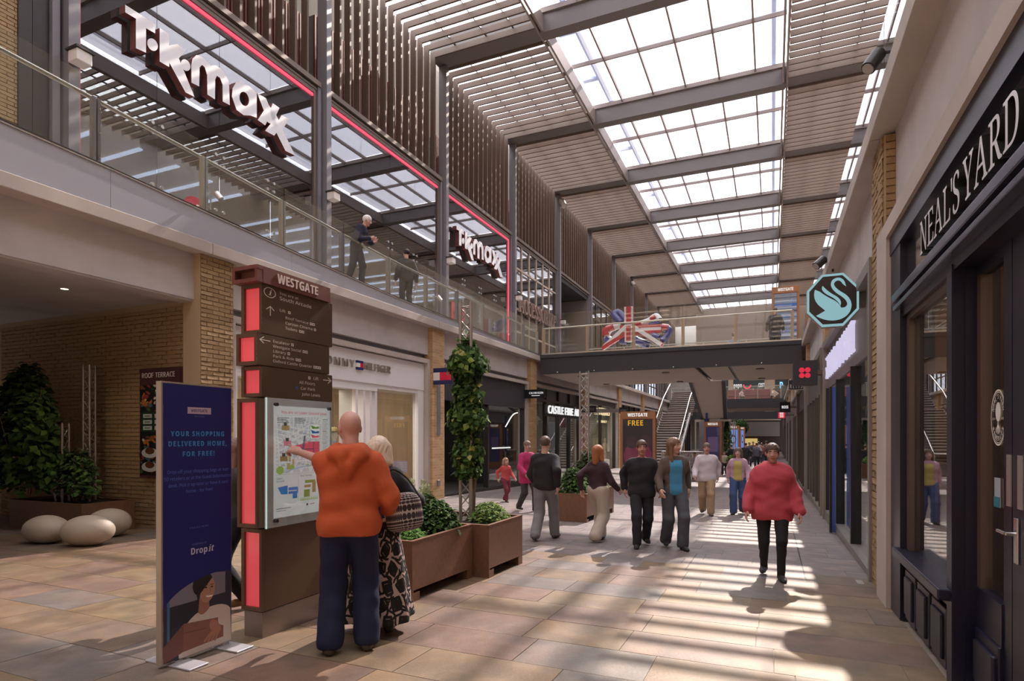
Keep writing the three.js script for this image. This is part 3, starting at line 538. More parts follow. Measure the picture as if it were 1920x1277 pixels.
{
  const o = darkFront(2, 'black framed gallery shopfront with tall white capitals under the footbridge', { panes: 4 });
  const zc = u => onX(u, 770, -9.1)[2]; mesh('sign_band', bx(-9.22, -9.12, 2.40, 2.92, zc(1022), zc(1093)), blackM, o);
  wallText(o, 'CASTLE FINE ART', -9.12, 2.52, zc(1028), zc(1090), 0.36, 0.04, litW, font, 0.1);
  for (const [u, w, c] of [[1034, 0.9, [0.5, 0.55, 0.62]], [1075, 1.1, [0.55, 0.62, 0.72]], [1055, 0.8, [0.55, 0.12, 0.2]]]) { const z = onX(u, 800, -9.9)[2], p = thing('art_print', { 1034: 'pale blue print hanging in the gallery window by the pier', 1075: 'tall pale print in the gallery window beside the door', 1055: 'red print above the gallery doorway' }[u], 'picture'); const y = u === 1055 ? 2.0 : 0.6, h = u === 1055 ? 0.5 : 1.6; mesh('frame', bx(-9.95, -9.9, y - 0.03, y + h + 0.03, z - w / 2 - 0.03, z + w / 2 + 0.03), blackM, p); mesh('print', bx(-9.9, -9.88, y, y + h, z - w / 2, z + w / 2), M(c, 0.6), p); }
}
{
  const o = darkFront(3, 'large glass shopfront with gold capitals behind the second truss tower', { panes: 2, frame: darkFrame, fascia: M([0.03, 0.03, 0.03], 0.4), fasciaY: 3.3 });
  const zc = u => onX(u, 760, -9.1)[2]; wallText(o, 'HOBBS', -9.2, 2.75, zc(1126), zc(1145), 0.42, 0.05, litGold, fontR, 0.15); wallText(o, 'DAILY', -9.2, 2.3, zc(1130), zc(1140), 0.14, 0.03, litGold, fontR, 0.15);
  const m = thing('shop_mannequin', 'cream mannequin in a beige suit behind the gold lettered glass', 'mannequin'), z = onX(1137, 850, -9.7)[2];
  const g = new THREE.LatheGeometry([[0.1, 0], [0.12, 0.5], [0.16, 0.9], [0.14, 1.1], [0.19, 1.4], [0.07, 1.5], [0.05, 1.55], [0.08, 1.65], [0.07, 1.78], [0.001, 1.82]].map(p => new THREE.Vector2(...p)), 14); g.scale(1, 1, 0.7); mesh('body', move(g, -9.78, fy(z) + 0.1, z), M([0.62, 0.5, 0.36], 0.8), m); mesh('plinth', bx(-10.05, -9.52, fy(z) + 0.005, fy(z) + 0.1, z - 0.3, z + 0.3), whitePaint, m);
  const b1 = thing('blade_sign', 'small grey projecting sign above the digital display totem', 'sign'), Z = 30.0, [x0, yt] = onZ(1161, 764, Z), [x1, yb] = onZ(1177, 775, Z);
  mesh('board', bx(x0, x1, yb, yt, Z, Z + 0.12), M([0.05, 0.05, 0.055], 0.5), b1); mesh('bracket', bx(-9.2, x0, yb + 0.05, yt - 0.05, Z + 0.02, Z + 0.1), alu, b1); faceText(b1, 'HOBBS', x0 + 0.06, x1 - 0.06, yb + 0.1, Z - 0.004, 0.1, 0.006, M([0.6, 0.6, 0.6], 0.5), fontR);
  const b2 = thing('blade_sign', 'black projecting sign half hidden by the second truss tower', 'sign'), Z2 = 29.9, [p0, pt] = onZ(1090, 761, Z2), [p1, pb] = onZ(1117, 773, Z2);
  mesh('board', bx(p0, p1, pb, pt, Z2, Z2 + 0.1), blackM, b2); faceText(b2, 'CASTLE', p0 + 0.1, p1 - 0.08, pb + 0.1, Z2 - 0.004, 0.12, 0.006, M([0.4, 0.4, 0.4], 0.5), fontR);
}
for (let k = 4; k < 9; k++) darkFront(k, ['dark glazed shopfront beside the stairs', 'dark glazed shopfront under the upper stairs', 'plain dark shopfront beyond the stairs', 'plain dark shopfront far down the arcade', 'last dark shopfront of the arcade'][k - 4], { panes: 4 });

// ------------------------------------------------------------------ navy shopfront on the right
{
  const o = thing('shopfront', 'navy painted shopfront with chrome serif letters and panelled stall riser', 'shopfront'), Zu = (u, X = 1.05) => onX(u, 800, X)[2];
  const navy = M([0.006, 0.007, 0.022], 0.38, { clearcoat: 0.2, clearcoatRoughness: 0.3 });
  const zs = Zu(1657, 1.02), z1 = Zu(1672), z2 = Zu(1690), z3 = Zu(1776), z4 = Zu(1784);
  mesh('stone_frame', [bx(1.0, 1.3, 3.40, 3.56, 0.9, 7.255), bx(1.0, 1.3, fy(7) - 0.05, 3.56, z1 - 0.02, 7.255)], stone, o);
  mesh('frame', [bx(1.03, 1.3, 3.22, 3.40, 0.9, z1), bx(1.04, 1.3, fy(7) - 0.05, 3.40, z2, z1), bx(1.06, 1.3, 2.56, 2.74, 0.9, z2), bx(1.08, 1.3, 0.36, 0.50, z3, z2), bx(1.05, 1.3, fy(5) - 0.06, 2.6, z4, z3 + 0.02), bx(1.1, 1.3, fy(5) - 0.06, 0.4, z3, z2)], navy, o);
  mesh('sill', [rbx(0.985, 1.15, 0.43, 0.507, z3 - 0.05, z2 + 0.06, 0.012)], navy, o);
  mesh('ledge', [rbx(0.99, 1.2, 2.70, 2.77, 0.9, z2 + 0.1, 0.008), rbx(1.0, 1.2, 2.63, 2.67, 0.9, z2 + 0.1, 0.006)], M([0.10, 0.11, 0.16], 0.25, { metalness: 0.6 }), o);
  mesh('sign_panel', [bx(1.10, 1.2, 2.76, 3.24, 0.9, z2)], M([0.03, 0.03, 0.045], 0.10, { clearcoat: 1, clearcoatRoughness: 0.05 }), o);
  const n = 3, w = (z2 - z3 - 0.1) / n; for (let i = 0; i < n; i++) { const a = z3 + 0.1 + i * w, p = part('raised_panel', o), yb = fy(a) + 0.04; mesh('border', [rbx(1.065, 1.12, yb, 0.34, a, a + w - 0.07, 0.01)], navy, p); mesh('field', [rbx(1.045, 1.12, yb + 0.05, 0.29, a + 0.06, a + w - 0.13, 0.012)], navy, p); }
  mesh('pane', bx(1.13, 1.14, 0.5, 2.58, z3 + 0.01, z2 - 0.01), shopGlass, o);
  mesh('glazing_bead', [bx(1.09, 1.13, 0.5, 2.58, z2 - 0.1, z2), bx(1.09, 1.13, 2.52, 2.58, z3, z2)], M([0.10, 0.07, 0.055], 0.4), o);
  const L = [M([0.78, 0.77, 0.76], 0.3, { metalness: 0.55 }), M([0.05, 0.047, 0.045], 0.35, { metalness: 0.6 })];
  const sg = thing('shop_sign', 'chrome serif capitals standing off the glossy navy sign board', 'sign'); wallTextR(sg, "NEAL'S", 1.1, 2.87, Zu(1722, 1.02), Zu(1795, 1.02), 0.25, 0.07, L, serif, 0.06); wallTextR(sg, 'YARD', 1.1, 2.87, Zu(1801, 1.02), Zu(1905, 1.02), 0.25, 0.07, L, serif, 0.06);
  wallTextR(sg, 'REMEDIES', 1.1, 2.87, Zu(1918, 1.02), 1.4, 0.25, 0.07, L, serif, 0.06);
  // door
  const d = structure('door_1', 'navy glazed double door with chrome handle and push plates', 'door'), XD = 1.18, za = onX(1832, 800, XD)[2], zb = onX(1882, 800, XD)[2], zk = onX(1898, 800, XD)[2];
  mesh('jamb', [bx(1.12, 1.3, fy(4) - 0.08, 2.6, za, z4)], navy, d);
  mesh('door_stile', [bx(XD, XD + 0.06, 0.0, 2.6, zk + 0.005, zb), bx(XD, XD + 0.06, 0.0, 2.6, 3.6, zk - 0.005), bx(XD, XD + 0.06, 0, 2.6, 2.9, 3.5)], navy, d);
  mesh('door_rail', [bx(XD - 0.01, XD + 0.06, fy(4), 0.56, zb, za), bx(XD, XD + 0.06, 2.50, 2.62, zb, za)], navy, d);
  mesh('door_panel', [rbx(XD - 0.05, XD, 0.0, 0.26, zb + 0.02, za - 0.1, 0.015), rbx(XD - 0.025, XD, -0.03, 0.32, zb, za - 0.05, 0.01)], navy, d);
  mesh('door_frame', [bx(XD + 0.0, XD + 0.06, 0.56, 2.5, za - 0.07, za)], M([0.09, 0.06, 0.05], 0.45), d);
  mesh('pane', bx(XD + 0.03, XD + 0.04, 0.56, 2.5, zb, za), shopGlass, d);
  const hz = onX(1908, 1030, XD)[2], h = part('handle', d); mesh('plate', [rbx(XD - 0.012, XD, 0.83, 1.07, hz - 0.03, hz + 0.02, 0.004)], chrome, h); mesh('lever', [bar([XD - 0.05, 0.985, hz], [XD - 0.05, 0.985, hz + 0.12], 0.011), bar([XD, 0.985, hz], [XD - 0.05, 0.985, hz], 0.011)], chrome, h);
  for (const u of [1893, 1914]) { const z = onX(u, 950, XD)[2]; mesh('push_plate', [bx(XD - 0.006, XD, 1.12, 1.4, z - 0.035, z + 0.03)], M([0.6, 0.59, 0.58], 0.35, { metalness: 0.8 }), d); }
  // round emblem on the door glass
  const em = canvasTex(512, 640, (g, W, H) => {
    g.clearRect(0, 0, W, H); g.save(); g.translate(W / 2, H / 2); g.scale(1, H / W); const c = 'rgba(235,235,230,0.95)'; g.strokeStyle = g.fillStyle = c; g.lineWidth = 14; g.beginPath(); g.arc(0, 0, 240, 0, 7); g.stroke(); g.lineWidth = 6; g.beginPath(); g.arc(0, 0, 222, 0, 7); g.stroke();
    g.font = 'bold 58px sans-serif'; g.textAlign = 'center'; const arc = (t, a0, a1, flip) => [...t].forEach((ch, i) => { const a = a0 + (a1 - a0) * i / (t.length - 1); g.save(); g.rotate(a); g.translate(0, flip ? 205 : -165); g.fillText(ch, 0, 0); g.restore(); });
    arc("NEAL'S YARD", -1.15, 1.15, false); arc('REMEDIES', 1.0, -1.0, true);
    g.beginPath(); g.arc(0, -50, 85, 0, 7); g.fill(); g.fillRect(-14, 0, 28, 90); for (let i = -3; i <= 3; i++) { g.lineWidth = 12; g.beginPath(); g.moveTo(0, 60); g.quadraticCurveTo(i * 18, 90, i * 26, 150 - Math.abs(i) * 8); g.stroke(); }
    g.font = '26px sans-serif'; g.fillText('COVENT', -150, 20); g.fillText('GARDEN', 150, 20); g.restore();
  });
  const [, ey, ez] = onX(1861, 783, XD), e = thing('door_emblem', 'round white tree emblem printed on the navy door glass', 'emblem'); const eg = new THREE.PlaneGeometry(0.26, 0.34); eg.rotateY(-Math.PI / 2);
  mesh('print', move(eg, XD + 0.026, ey, ez), M([1, 1, 1], 0.6, { map: em, transparent: true }), e);
  const no = thing('door_notice', 'small white and teal notice on the navy door glass', 'notice'), [, ny, nz] = onX(1862, 925, XD); mesh('paper', bx(XD + 0.02, XD + 0.024, ny - 0.08, ny + 0.09, nz - 0.04, nz + 0.05), M([0.4, 0.44, 0.5], 0.6), no); mesh('teal_band', bx(XD + 0.017, XD + 0.021, ny - 0.08, ny - 0.02, nz - 0.04, nz + 0.05), M([0.03, 0.22, 0.28], 0.6), no);
  // wooden shelving inside
  const sh = thing('wall_shelf', 'warm wooden apothecary shelf inside the navy shop', 'shelf'); mesh('upright', [bx(2.3, 2.7, 0, 3.0, 5.4, 5.46), bx(2.3, 2.7, 0, 3.0, 7.0, 7.06), bx(2.3, 2.7, 0, 3.0, 3.6, 3.66)], M([0.40, 0.22, 0.09], 0.5), sh); for (let i = 0; i < 6; i++) mesh('shelf_board', bx(2.3, 2.7, 0.4 + i * 0.42, 0.43 + i * 0.42, 3.6, 7.0), M([0.44, 0.25, 0.11], 0.5), sh);
  mesh('name_board', bx(2.26, 2.3, 1.95, 2.2, 4.6, 6.4), M([0.62, 0.36, 0.15], 0.5), sh); wallTextR(sh, 'APOTHECARY', 2.26, 2.02, 6.3, 4.9, 0.13, 0.01, blackM, serif);
}
// ------------------------------------------------------------------ crystal shop and beyond, right side
function rightFront(k, label, opt = {}) {
  const o = thing('shopfront', label, 'shopfront'), a = Zp(k) + 0.34, b = Zp(k + 1) - 0.34, fm = opt.frame ?? M([0.09, 0.075, 0.065], 0.4, { metalness: 0.3 }), yf = opt.yf ?? 2.55;
  mesh('stone_frame', [bx(1.02, 1.35, 3.42, 3.56, a, b), bx(1.02, 1.35, fy(b) - 0.1, 3.56, a, a + 0.12), bx(1.02, 1.35, fy(b) - 0.1, 3.56, b - 0.12, b)], M([0.26, 0.22, 0.19], 0.5), o);
  mesh('fascia', [bx(1.13, 1.3, yf, 3.42, a + 0.12, b - 0.12)], opt.fascia ?? M([0.12, 0.11, 0.11], 0.45), o);
  const n = opt.panes ?? 4, w = (b - a - 0.24) / n; for (let i = 0; i <= n; i++) mesh('post', [bx(1.08, 1.28, fy(b) - 0.05, yf, a + 0.12 + i * w - 0.05, a + 0.12 + i * w + 0.05)], fm, o);
  mesh('threshold', [bx(1.06, 1.28, fy(b) - 0.05, fy(a) + 0.06, a + 0.12, b - 0.12)], M([0.25, 0.22, 0.19], 0.4, { metalness: 0.4 }), o);
  for (let i = 0; i < n; i++) if (i !== opt.open) mesh('pane', bx(1.15, 1.16, fy(b), yf, a + 0.18 + i * w, a + 0.06 + (i + 1) * w), shopGlass, o);
  return o;
}
{
  const o = rightFront(0, 'grey shopfront with tall glowing lilac capitals under the swan sign', { fascia: M([0.20, 0.18, 0.18], 0.4), panes: 3, frame: blackM });
  const s = thing('shop_sign', 'tall glowing lilac capitals on the grey fascia', 'sign'); wallTextR(s, 'SWAROVSKI', 1.13, 2.76, onX(1549, 700, 1.1)[2], onX(1600, 700, 1.1)[2], 0.46, 0.06, glow([0.80, 0.74, 1.0], 0.48), fontR, 0.2);
  const d = structure('door_2', 'black framed open glass door with a blue edge in the crystal shop', 'door'); const za = Zp(0) + 0.34 + 0.12 + 2.1 * 2; mesh('door_leaf', bx(0.96, 1.0, fy(12.6) + 0.02, 2.4, za + 0.05, za + 0.16), blackM, d); mesh('blue_edge', bx(1.0, 1.06, fy(12.6) + 0.02, 2.4, za + 0.1, za + 0.14), M([0.06, 0.12, 0.42], 0.3), d);
}
rightFront(1, 'dark bronze shopfront below the four red dots sign', { panes: 5 }); rightFront(2, 'bronze shopfront under the footbridge end', { panes: 5 }); rightFront(3, 'bronze shopfront with the black square sign', { panes: 5 });
for (let k = 4; k < 9; k++) rightFront(k, ['bronze shopfront with the red square sign', 'bronze shopfront past the red square sign', 'bronze shopfront opposite the stairs', 'bronze shopfront far down the arcade', 'last bronze shopfront of the arcade'][k - 4], { panes: 4 });
{ // octagonal swan sign
  const Z = 9.1, [cx, cy] = onZ(1561, 563, Z), R = 0.345, o = thing('swan_sign', 'octagonal projecting sign with a pale blue swan on dark brown', 'sign');
  const oct = (r, h = 1.12) => { const s = new THREE.Shape(); for (let i = 0; i < 8; i++) { const a = (i + 0.5) * Math.PI / 4, x = r * Math.cos(a) * 0.98, y = r * Math.sin(a) * h; i ? s.lineTo(x, y) : s.moveTo(x, y); } return s; };
  const ice = glow([0.36, 0.66, 0.72], 0.42), brown = M([0.045, 0.032, 0.028], 0.45);
  mesh('case', move(new THREE.ExtrudeGeometry(oct(R), { depth: 0.12, bevelEnabled: false }), cx, cy, Z + 0.12), M([0.45, 0.40, 0.36], 0.4), o);
  mesh('rim', move(new THREE.ExtrudeGeometry(oct(R * 0.99), { depth: 0.012, bevelEnabled: false }), cx, cy, Z), ice, o);
  mesh('face', move(new THREE.ExtrudeGeometry(oct(R * 0.90), { depth: 0.008, bevelEnabled: false }), cx, cy, Z - 0.012), brown, o);
  // swan: neck and body as one outline, wing feathers as a second; units are crop pixels about the sign's middle
  const k = 0.0026, V = (x, y) => [(x - 322) * k, (475 - y) * k];
  const body = new THREE.Shape(); body.moveTo(...V(245, 552)); body.quadraticCurveTo(...V(300, 592), ...V(355, 578)); body.quadraticCurveTo(...V(408, 560), ...V(407, 505)); body.quadraticCurveTo(...V(404, 470), ...V(372, 445)); body.quadraticCurveTo(...V(330, 415), ...V(328, 395)); body.quadraticCurveTo(...V(330, 378), ...V(348, 377)); body.quadraticCurveTo(...V(360, 380), ...V(368, 398)); body.lineTo(...V(383, 411)); body.lineTo(...V(376, 385)); body.quadraticCurveTo(...V(362, 360), ...V(340, 363)); body.quadraticCurveTo(...V(312, 368), ...V(314, 398)); body.quadraticCurveTo(...V(318, 425), ...V(352, 452)); body.quadraticCurveTo(...V(388, 480), ...V(388, 502)); body.quadraticCurveTo(...V(384, 522), ...V(360, 518)); body.quadraticCurveTo(...V(350, 490), ...V(320, 472)); body.quadraticCurveTo(...V(285, 450), ...V(264, 428)); body.lineTo(...V(240, 415)); body.quadraticCurveTo(...V(225, 470), ...V(270, 510)); body.lineTo(...V(288, 528)); body.lineTo(...V(245, 552));
  mesh('swan', move(new THREE.ExtrudeGeometry(body, { depth: 0.006, bevelEnabled: false, curveSegments: 10 }), cx, cy, Z - 0.02), ice, o);
  const f = new THREE.Shape(); f.moveTo(...V(276, 398)); f.quadraticCurveTo(...V(262, 420), ...V(300, 448)); f.quadraticCurveTo(...V(345, 475), ...V(357, 508)); f.quadraticCurveTo(...V(368, 480), ...V(335, 455)); f.quadraticCurveTo(...V(300, 432), ...V(276, 398)); mesh('wing', move(new THREE.ExtrudeGeometry(f, { depth: 0.006, bevelEnabled: false, curveSegments: 10 }), cx, cy, Z - 0.02), ice, o);
  mesh('bracket', bx(cx + R * 0.8, 1.15, cy - 0.12, cy + 0.12, Z + 0.02, Z + 0.1), bronze, o);
}
function blade(name, label, Z, u0, v0, u1, v1, mat, th = 0.12) { const o = thing(name, label, 'sign'), [x0, yt] = onZ(u0, v0, Z), [x1, yb] = onZ(u1, v1, Z); mesh('board', bx(x0, x1, yb, yt, Z, Z + th), mat, o); mesh('bracket', bx(x1, 1.25, (yt + yb) / 2 - 0.05, (yt + yb) / 2 + 0.05, Z + 0.02, Z + th - 0.02), bronze, o); return [o, x0, x1, yb, yt]; }
{
  const [o, x0, x1, yb, yt] = blade('blade_sign', 'dark square projecting sign with four red dots', 15.1, 1487, 677, 1533, 721, M([0.035, 0.033, 0.038], 0.5), 0.3), xm = x0 + (x1 - x0) * 0.48, ym = (yt + yb) / 2;
  for (const [i, j] of [[-1, -1], [1, -1], [-1, 1], [1, 1]]) { const g = new THREE.CylinderGeometry(0.058, 0.058, 0.012, 20); g.rotateX(Math.PI / 2); mesh('red_dot', move(g, xm + i * 0.06, ym + j * 0.062, 15.094), glow([0.85, 0.02, 0.06], 0.5), o); }
  const [r, a0, a1, b0, b1] = blade('blade_sign', 'black framed projecting sign with spaced white capitals', 19.9, 1478, 713, 1507, 731, blackM); faceText(r, 'REISS', a0 + 0.05, a1 - 0.04, b0 + 0.06, 19.896, 0.11, 0.006, M([0.7, 0.7, 0.7], 0.5), fontR, 0.6); mesh('border', [bx(a0, a1, b0, b0 + 0.015, 19.89, 19.9), bx(a0, a0 + 0.015, b0, b1, 19.89, 19.9), bx(a1 - 0.015, a1, b0, b1, 19.89, 19.9)], chrome, r);
  const [q, c0, c1, d0, d1] = blade('blade_sign', 'black square projecting sign with bold white capitals', 31, 1462, 754, 1482, 773, blackM); faceText(q, 'BOSS', c0 + 0.09, c1 - 0.09, (d0 + d1) / 2 - 0.06, 30.996, 0.13, 0.006, litW, font);
  const [m, e0, e1, f0, f1] = blade('blade_sign', 'red square projecting sign with white rounded capitals', 37, 1459, 773, 1472, 784, glow([0.75, 0.02, 0.05], 0.5)); faceText(m, 'MINI', e0 + 0.08, e1 - 0.08, (f0 + f1) / 2 + 0.03, 36.996, 0.13, 0.006, litW, font); faceText(m, 'SOU', e0 + 0.08, e1 - 0.08, f0 + 0.04, 36.996, 0.13, 0.006, litW, font);
}
// ------------------------------------------------------------------ balustrades
{
  const o = thing('glass_balustrade', 'long glass balustrade with steel posts on the metal fascia', 'balustrade'), X = -8.93;
  const pz = []; for (let Z = -5.25; Z < 23; Z += 1.79) pz.push(Z); pz.push(23.1);
  for (let i = 0; i < pz.length; i++) {
    const Z = pz[i], y = topMetal(Z); mesh('post', [bx(X - 0.05, X + 0.03, y, y + 0.95, Z - 0.055, Z - 0.012), bx(X - 0.05, X + 0.03, y, y + 0.95, Z + 0.012, Z + 0.055)], i % 3 ? alu : steelGrey, o);
    const b = []; for (const h of [0.1, 0.45, 0.8]) { const c = new THREE.CylinderGeometry(0.012, 0.012, 0.02, 8); c.rotateZ(Math.PI / 2); b.push(move(c, X + 0.035, y + h, Z + 0.035)); } mesh('bolt', b, chrome, o);
    if (!i) continue; const Y = pz[i - 1], h = 1.18;
    mesh('glass_panel', prism(X + 0.035, X + 0.047, topMetal(Y) + 0.03, topMetal(Z) + 0.03, topMetal(Y) + h, topMetal(Z) + h, Y + 0.02, Z - 0.02), glass, o);
    mesh('handrail', [bar([X - 0.08, topMetal(Y) + 0.97, Y], [X - 0.08, topMetal(Z) + 0.97, Z], 0.032, 10)], M([0.50, 0.46, 0.40], 0.25, { metalness: 0.9 }), o);
    mesh('base_channel', [prism(X - 0.06, X + 0.06, topMetal(Y) + 0.006, topMetal(Z) + 0.006, topMetal(Y) + 0.03, topMetal(Z) + 0.03, Y, Z)], darkFrame, o);
  }
  const r = thing('glass_balustrade', 'glass balustrade above the stone band over the navy shop', 'balustrade');
  for (let i = 0; i < 30; i++) { const Z = -6 + i * 3.4; mesh('post', [bx(1.16, 1.22, 4.88, 6.0, Z - 0.03, Z + 0.03)], M([0.40, 0.31, 0.24], 0.4, { metalness: 0.5 }), r); mesh('glass_panel', bx(1.12, 1.132, 4.92, 6.05, Z + 0.02, Z + 3.38), bigGlass, r); mesh('handrail', [bar([1.24, 5.9, Z], [1.24, 5.9, Z + 3.4], 0.03)], alu, r); }
  const b = thing('glass_balustrade', 'glass balustrade with copper coloured posts along the footbridge', 'balustrade');
  for (let i = 0; i < 6; i++) { const x = -8.75 + i * 1.88; mesh('post', [bx(x - 0.055, x + 0.055, 4.9, 5.95, 23.36, 23.44)], M([0.50, 0.36, 0.25], 0.4, { metalness: 0.5 }), b); if (i < 5) { mesh('glass_panel', bx(x + 0.02, x + 1.86, 4.94, 6.55, 23.33, 23.345), glass, b); mesh('handrail', [bar([x, 5.98, 23.4], [x + 1.88, 5.98, 23.4], 0.03)], M([0.55, 0.48, 0.40], 0.3, { metalness: 0.8 }), b); } }
  mesh('base_channel', [bx(-8.8, 0.95, 4.88, 4.94, 23.3, 23.42)], chrome, b);
  const b2 = thing('glass_balustrade', 'glass balustrade on the far side of the footbridge', 'balustrade'); for (let i = 0; i < 5; i++) { const x = -8.7 + i * 1.9; mesh('glass_panel', bx(x + 0.02, x + 1.88, 4.94, 6.0, 29.7, 29.715), glass, b2); mesh('post', [bx(x - 0.03, x + 0.03, 4.9, 5.95, 29.6, 29.68)], alu, b2); } mesh('handrail', [bx(-8.7, 0.9, 5.94, 5.99, 29.66, 29.72)], alu, b2);
}
// ------------------------------------------------------------------ footbridge
{
  const o = structure('footbridge', 'charcoal footbridge that crosses the arcade between the galleries', 'footbridge');
  mesh('edge_beam', [bx(-8.86, 0.95, 4.08, 4.78, 23.3, 23.45), bx(-8.86, 0.95, 4.74, 4.88, 23.26, 23.5), bx(-8.86, 0.95, 4.3, 4.88, 29.6, 29.8)], bridgeGrey, o);
  mesh('deck', [bx(-8.97, 1.0, 4.5, 4.86, 23.45, 29.6)], M([0.42, 0.36, 0.31], 0.6), o);
  mesh('soffit', [bx(-8.86, -2.7, 4.08, 4.16, 23.45, 29.75), bx(-2.55, -1.55, 4.14, 4.2, 23.45, 29.75), bx(-1.4, 0.95, 4.08, 4.16, 23.45, 29.75), bx(-8.86, -8.3, 4.1, 4.3, 23.45, 29.7)], M([0.62, 0.54, 0.48], 0.75), o);
  mesh('light_slot', [bx(-2.7, -2.55, 4.2, 4.24, 23.5, 29.7), bx(-1.55, -1.4, 4.2, 4.24, 23.5, 29.7)], darkFrame, o);
  for (const [u, v] of [[1090, 705], [1248, 698], [1137, 720], [1275, 715], [1425, 691], [1428, 709]]) { const [x, y, z] = dirOf(u, v), t = (4.08 - EYE) / y, c = new THREE.CylinderGeometry(0.15, 0.15, 0.05, 20); const d = thing('soffit_light', 'round flat dark fitting under the footbridge', 'light', 'round fittings under the footbridge'); mesh('body', move(c, x * t, 4.06, z * t), M([0.16, 0.13, 0.11], 0.5), d); const r = new THREE.TorusGeometry(0.15, 0.012, 6, 20); r.rotateX(Math.PI / 2); mesh('rim', move(r, x * t, 4.04, z * t), alu, d); }
  for (let i = 0; i < 6; i++) { const c = new THREE.SphereGeometry(0.035, 8, 6); mesh('stud_light', move(c, -8.1 + i * 1.55, 4.13, 23.28), chrome, o); }
}
// ------------------------------------------------------------------ flag bow sculpture on the bridge
{
  const o = thing('flag_sculpture', 'big glossy bow sculpture in red, white and blue on the footbridge', 'sculpture'), Z = 25.2;
  const red = M([0.50, 0.025, 0.05], 0.25, { clearcoat: 0.6 }), wht = M([0.82, 0.80, 0.80], 0.3, { clearcoat: 0.6 }), blu = M([0.02, 0.035, 0.24], 0.25, { clearcoat: 0.6 });
  const V = (x, y, d = 0) => { const [X, Y] = onZ(1110 + x / 10.644, 560 + y / 10.644, Z); return [X, Math.max(Y, 4.95), Z + d]; };
  const strip = (name, pts, w, th, mats) => pts.slice(1).forEach((p, i) => { const a = pts[i], n = mats.length; mats.forEach((m, j) => { const dy = (j - (n - 1) / 2) * w / n; const A = [a[0], a[1] + dy, a[2]], B = [p[0], p[1] + dy, p[2]]; mesh(name, beam(A, B, th, w / n * 1.02), m, o); }); });
  const band = [red, wht, red];
  // cross and rays in front
  const up = (x0, y0, x1, y1, w, m, d) => mesh('ray', beam(V(x0, y0, d), V(x1, y1, d), w, 0.16), m, o);
  up(735, 170, 735, 480, 0.34, wht, -0.05); up(748, 175, 748, 480, 0.2, red, -0.12); up(735, 520, 735, 870, 0.30, wht, -0.05); up(745, 560, 745, 850, 0.18, red, -0.12);
  up(690, 560, 220, 1000, 0.24, wht, -0.02); up(640, 740, 215, 1000, 0.13, red, -0.1); up(820, 560, 1400, 930, 0.4, wht, -0.02); up(980, 700, 1420, 930, 0.16, red, -0.1);
  strip('band', [V(570, 640, -0.03), V(960, 640, -0.03)], 0.42, 0.16, band); strip('band', [V(960, 610, 0.05), V(1380, 590, 0.1)], 0.36, 0.16, band);
  // loops and blue fields
  const loop = (pts, r, m) => mesh('loop', new THREE.TubeGeometry(new THREE.CatmullRomCurve3(pts.map(([x, y, d]) => { const q = V(x, y, d); return new THREE.Vector3(q[0], q[1], -q[2]); })), 20, r, 8), m, o);
  loop([[560, 480, 0.1], [420, 300, 0.2], [480, 250, 0.3], [650, 440, 0.2]], 0.16, blu); loop([[560, 520, 0.1], [340, 620, 0.1], [290, 760, 0.1], [420, 850, 0.05]], 0.14, wht); loop([[440, 560, 0], [260, 640, 0], [280, 740, 0]], 0.15, red); loop([[330, 780, 0.02], [300, 830, 0.02], [420, 900, 0.02]], 0.13, blu);
  loop([[860, 520, 0.2], [1120, 420, 0.3], [1250, 330, 0.3], [1330, 420, 0.2]], 0.15, wht); loop([[1120, 520, 0.2], [1330, 480, 0.2]], 0.12, blu); loop([[1150, 400, 0.15], [1250, 340, 0.15]], 0.1, red); loop([[1400, 560, 0.1], [1530, 620, 0.1], [1480, 760, 0.05], [1400, 840, 0]], 0.15, blu); loop([[1390, 560, 0.05], [1520, 580, 0.05]], 0.14, red); loop([[560, 830, 0.05], [700, 840, 0.05]], 0.16, blu); loop([[860, 820, 0.05], [1000, 880, 0.05], [1120, 930, 0]], 0.16, blu);
  loop([[880, 520, -0.08], [980, 490, -0.08]], 0.07, red); loop([[1200, 720, 0.03], [1330, 780, 0.03]], 0.13, blu);
  const kn = new THREE.SphereGeometry(0.26, 16, 12); kn.scale(1, 0.9, 0.7); mesh('knot', move(kn, ...V(650, 640, 0.1)), wht, o);
  mesh('plinth', [bx(V(560, 1000)[0], V(1300, 1000)[0], 4.86, 5.0, Z - 0.2, Z + 0.4)], whitePaint, o);
}
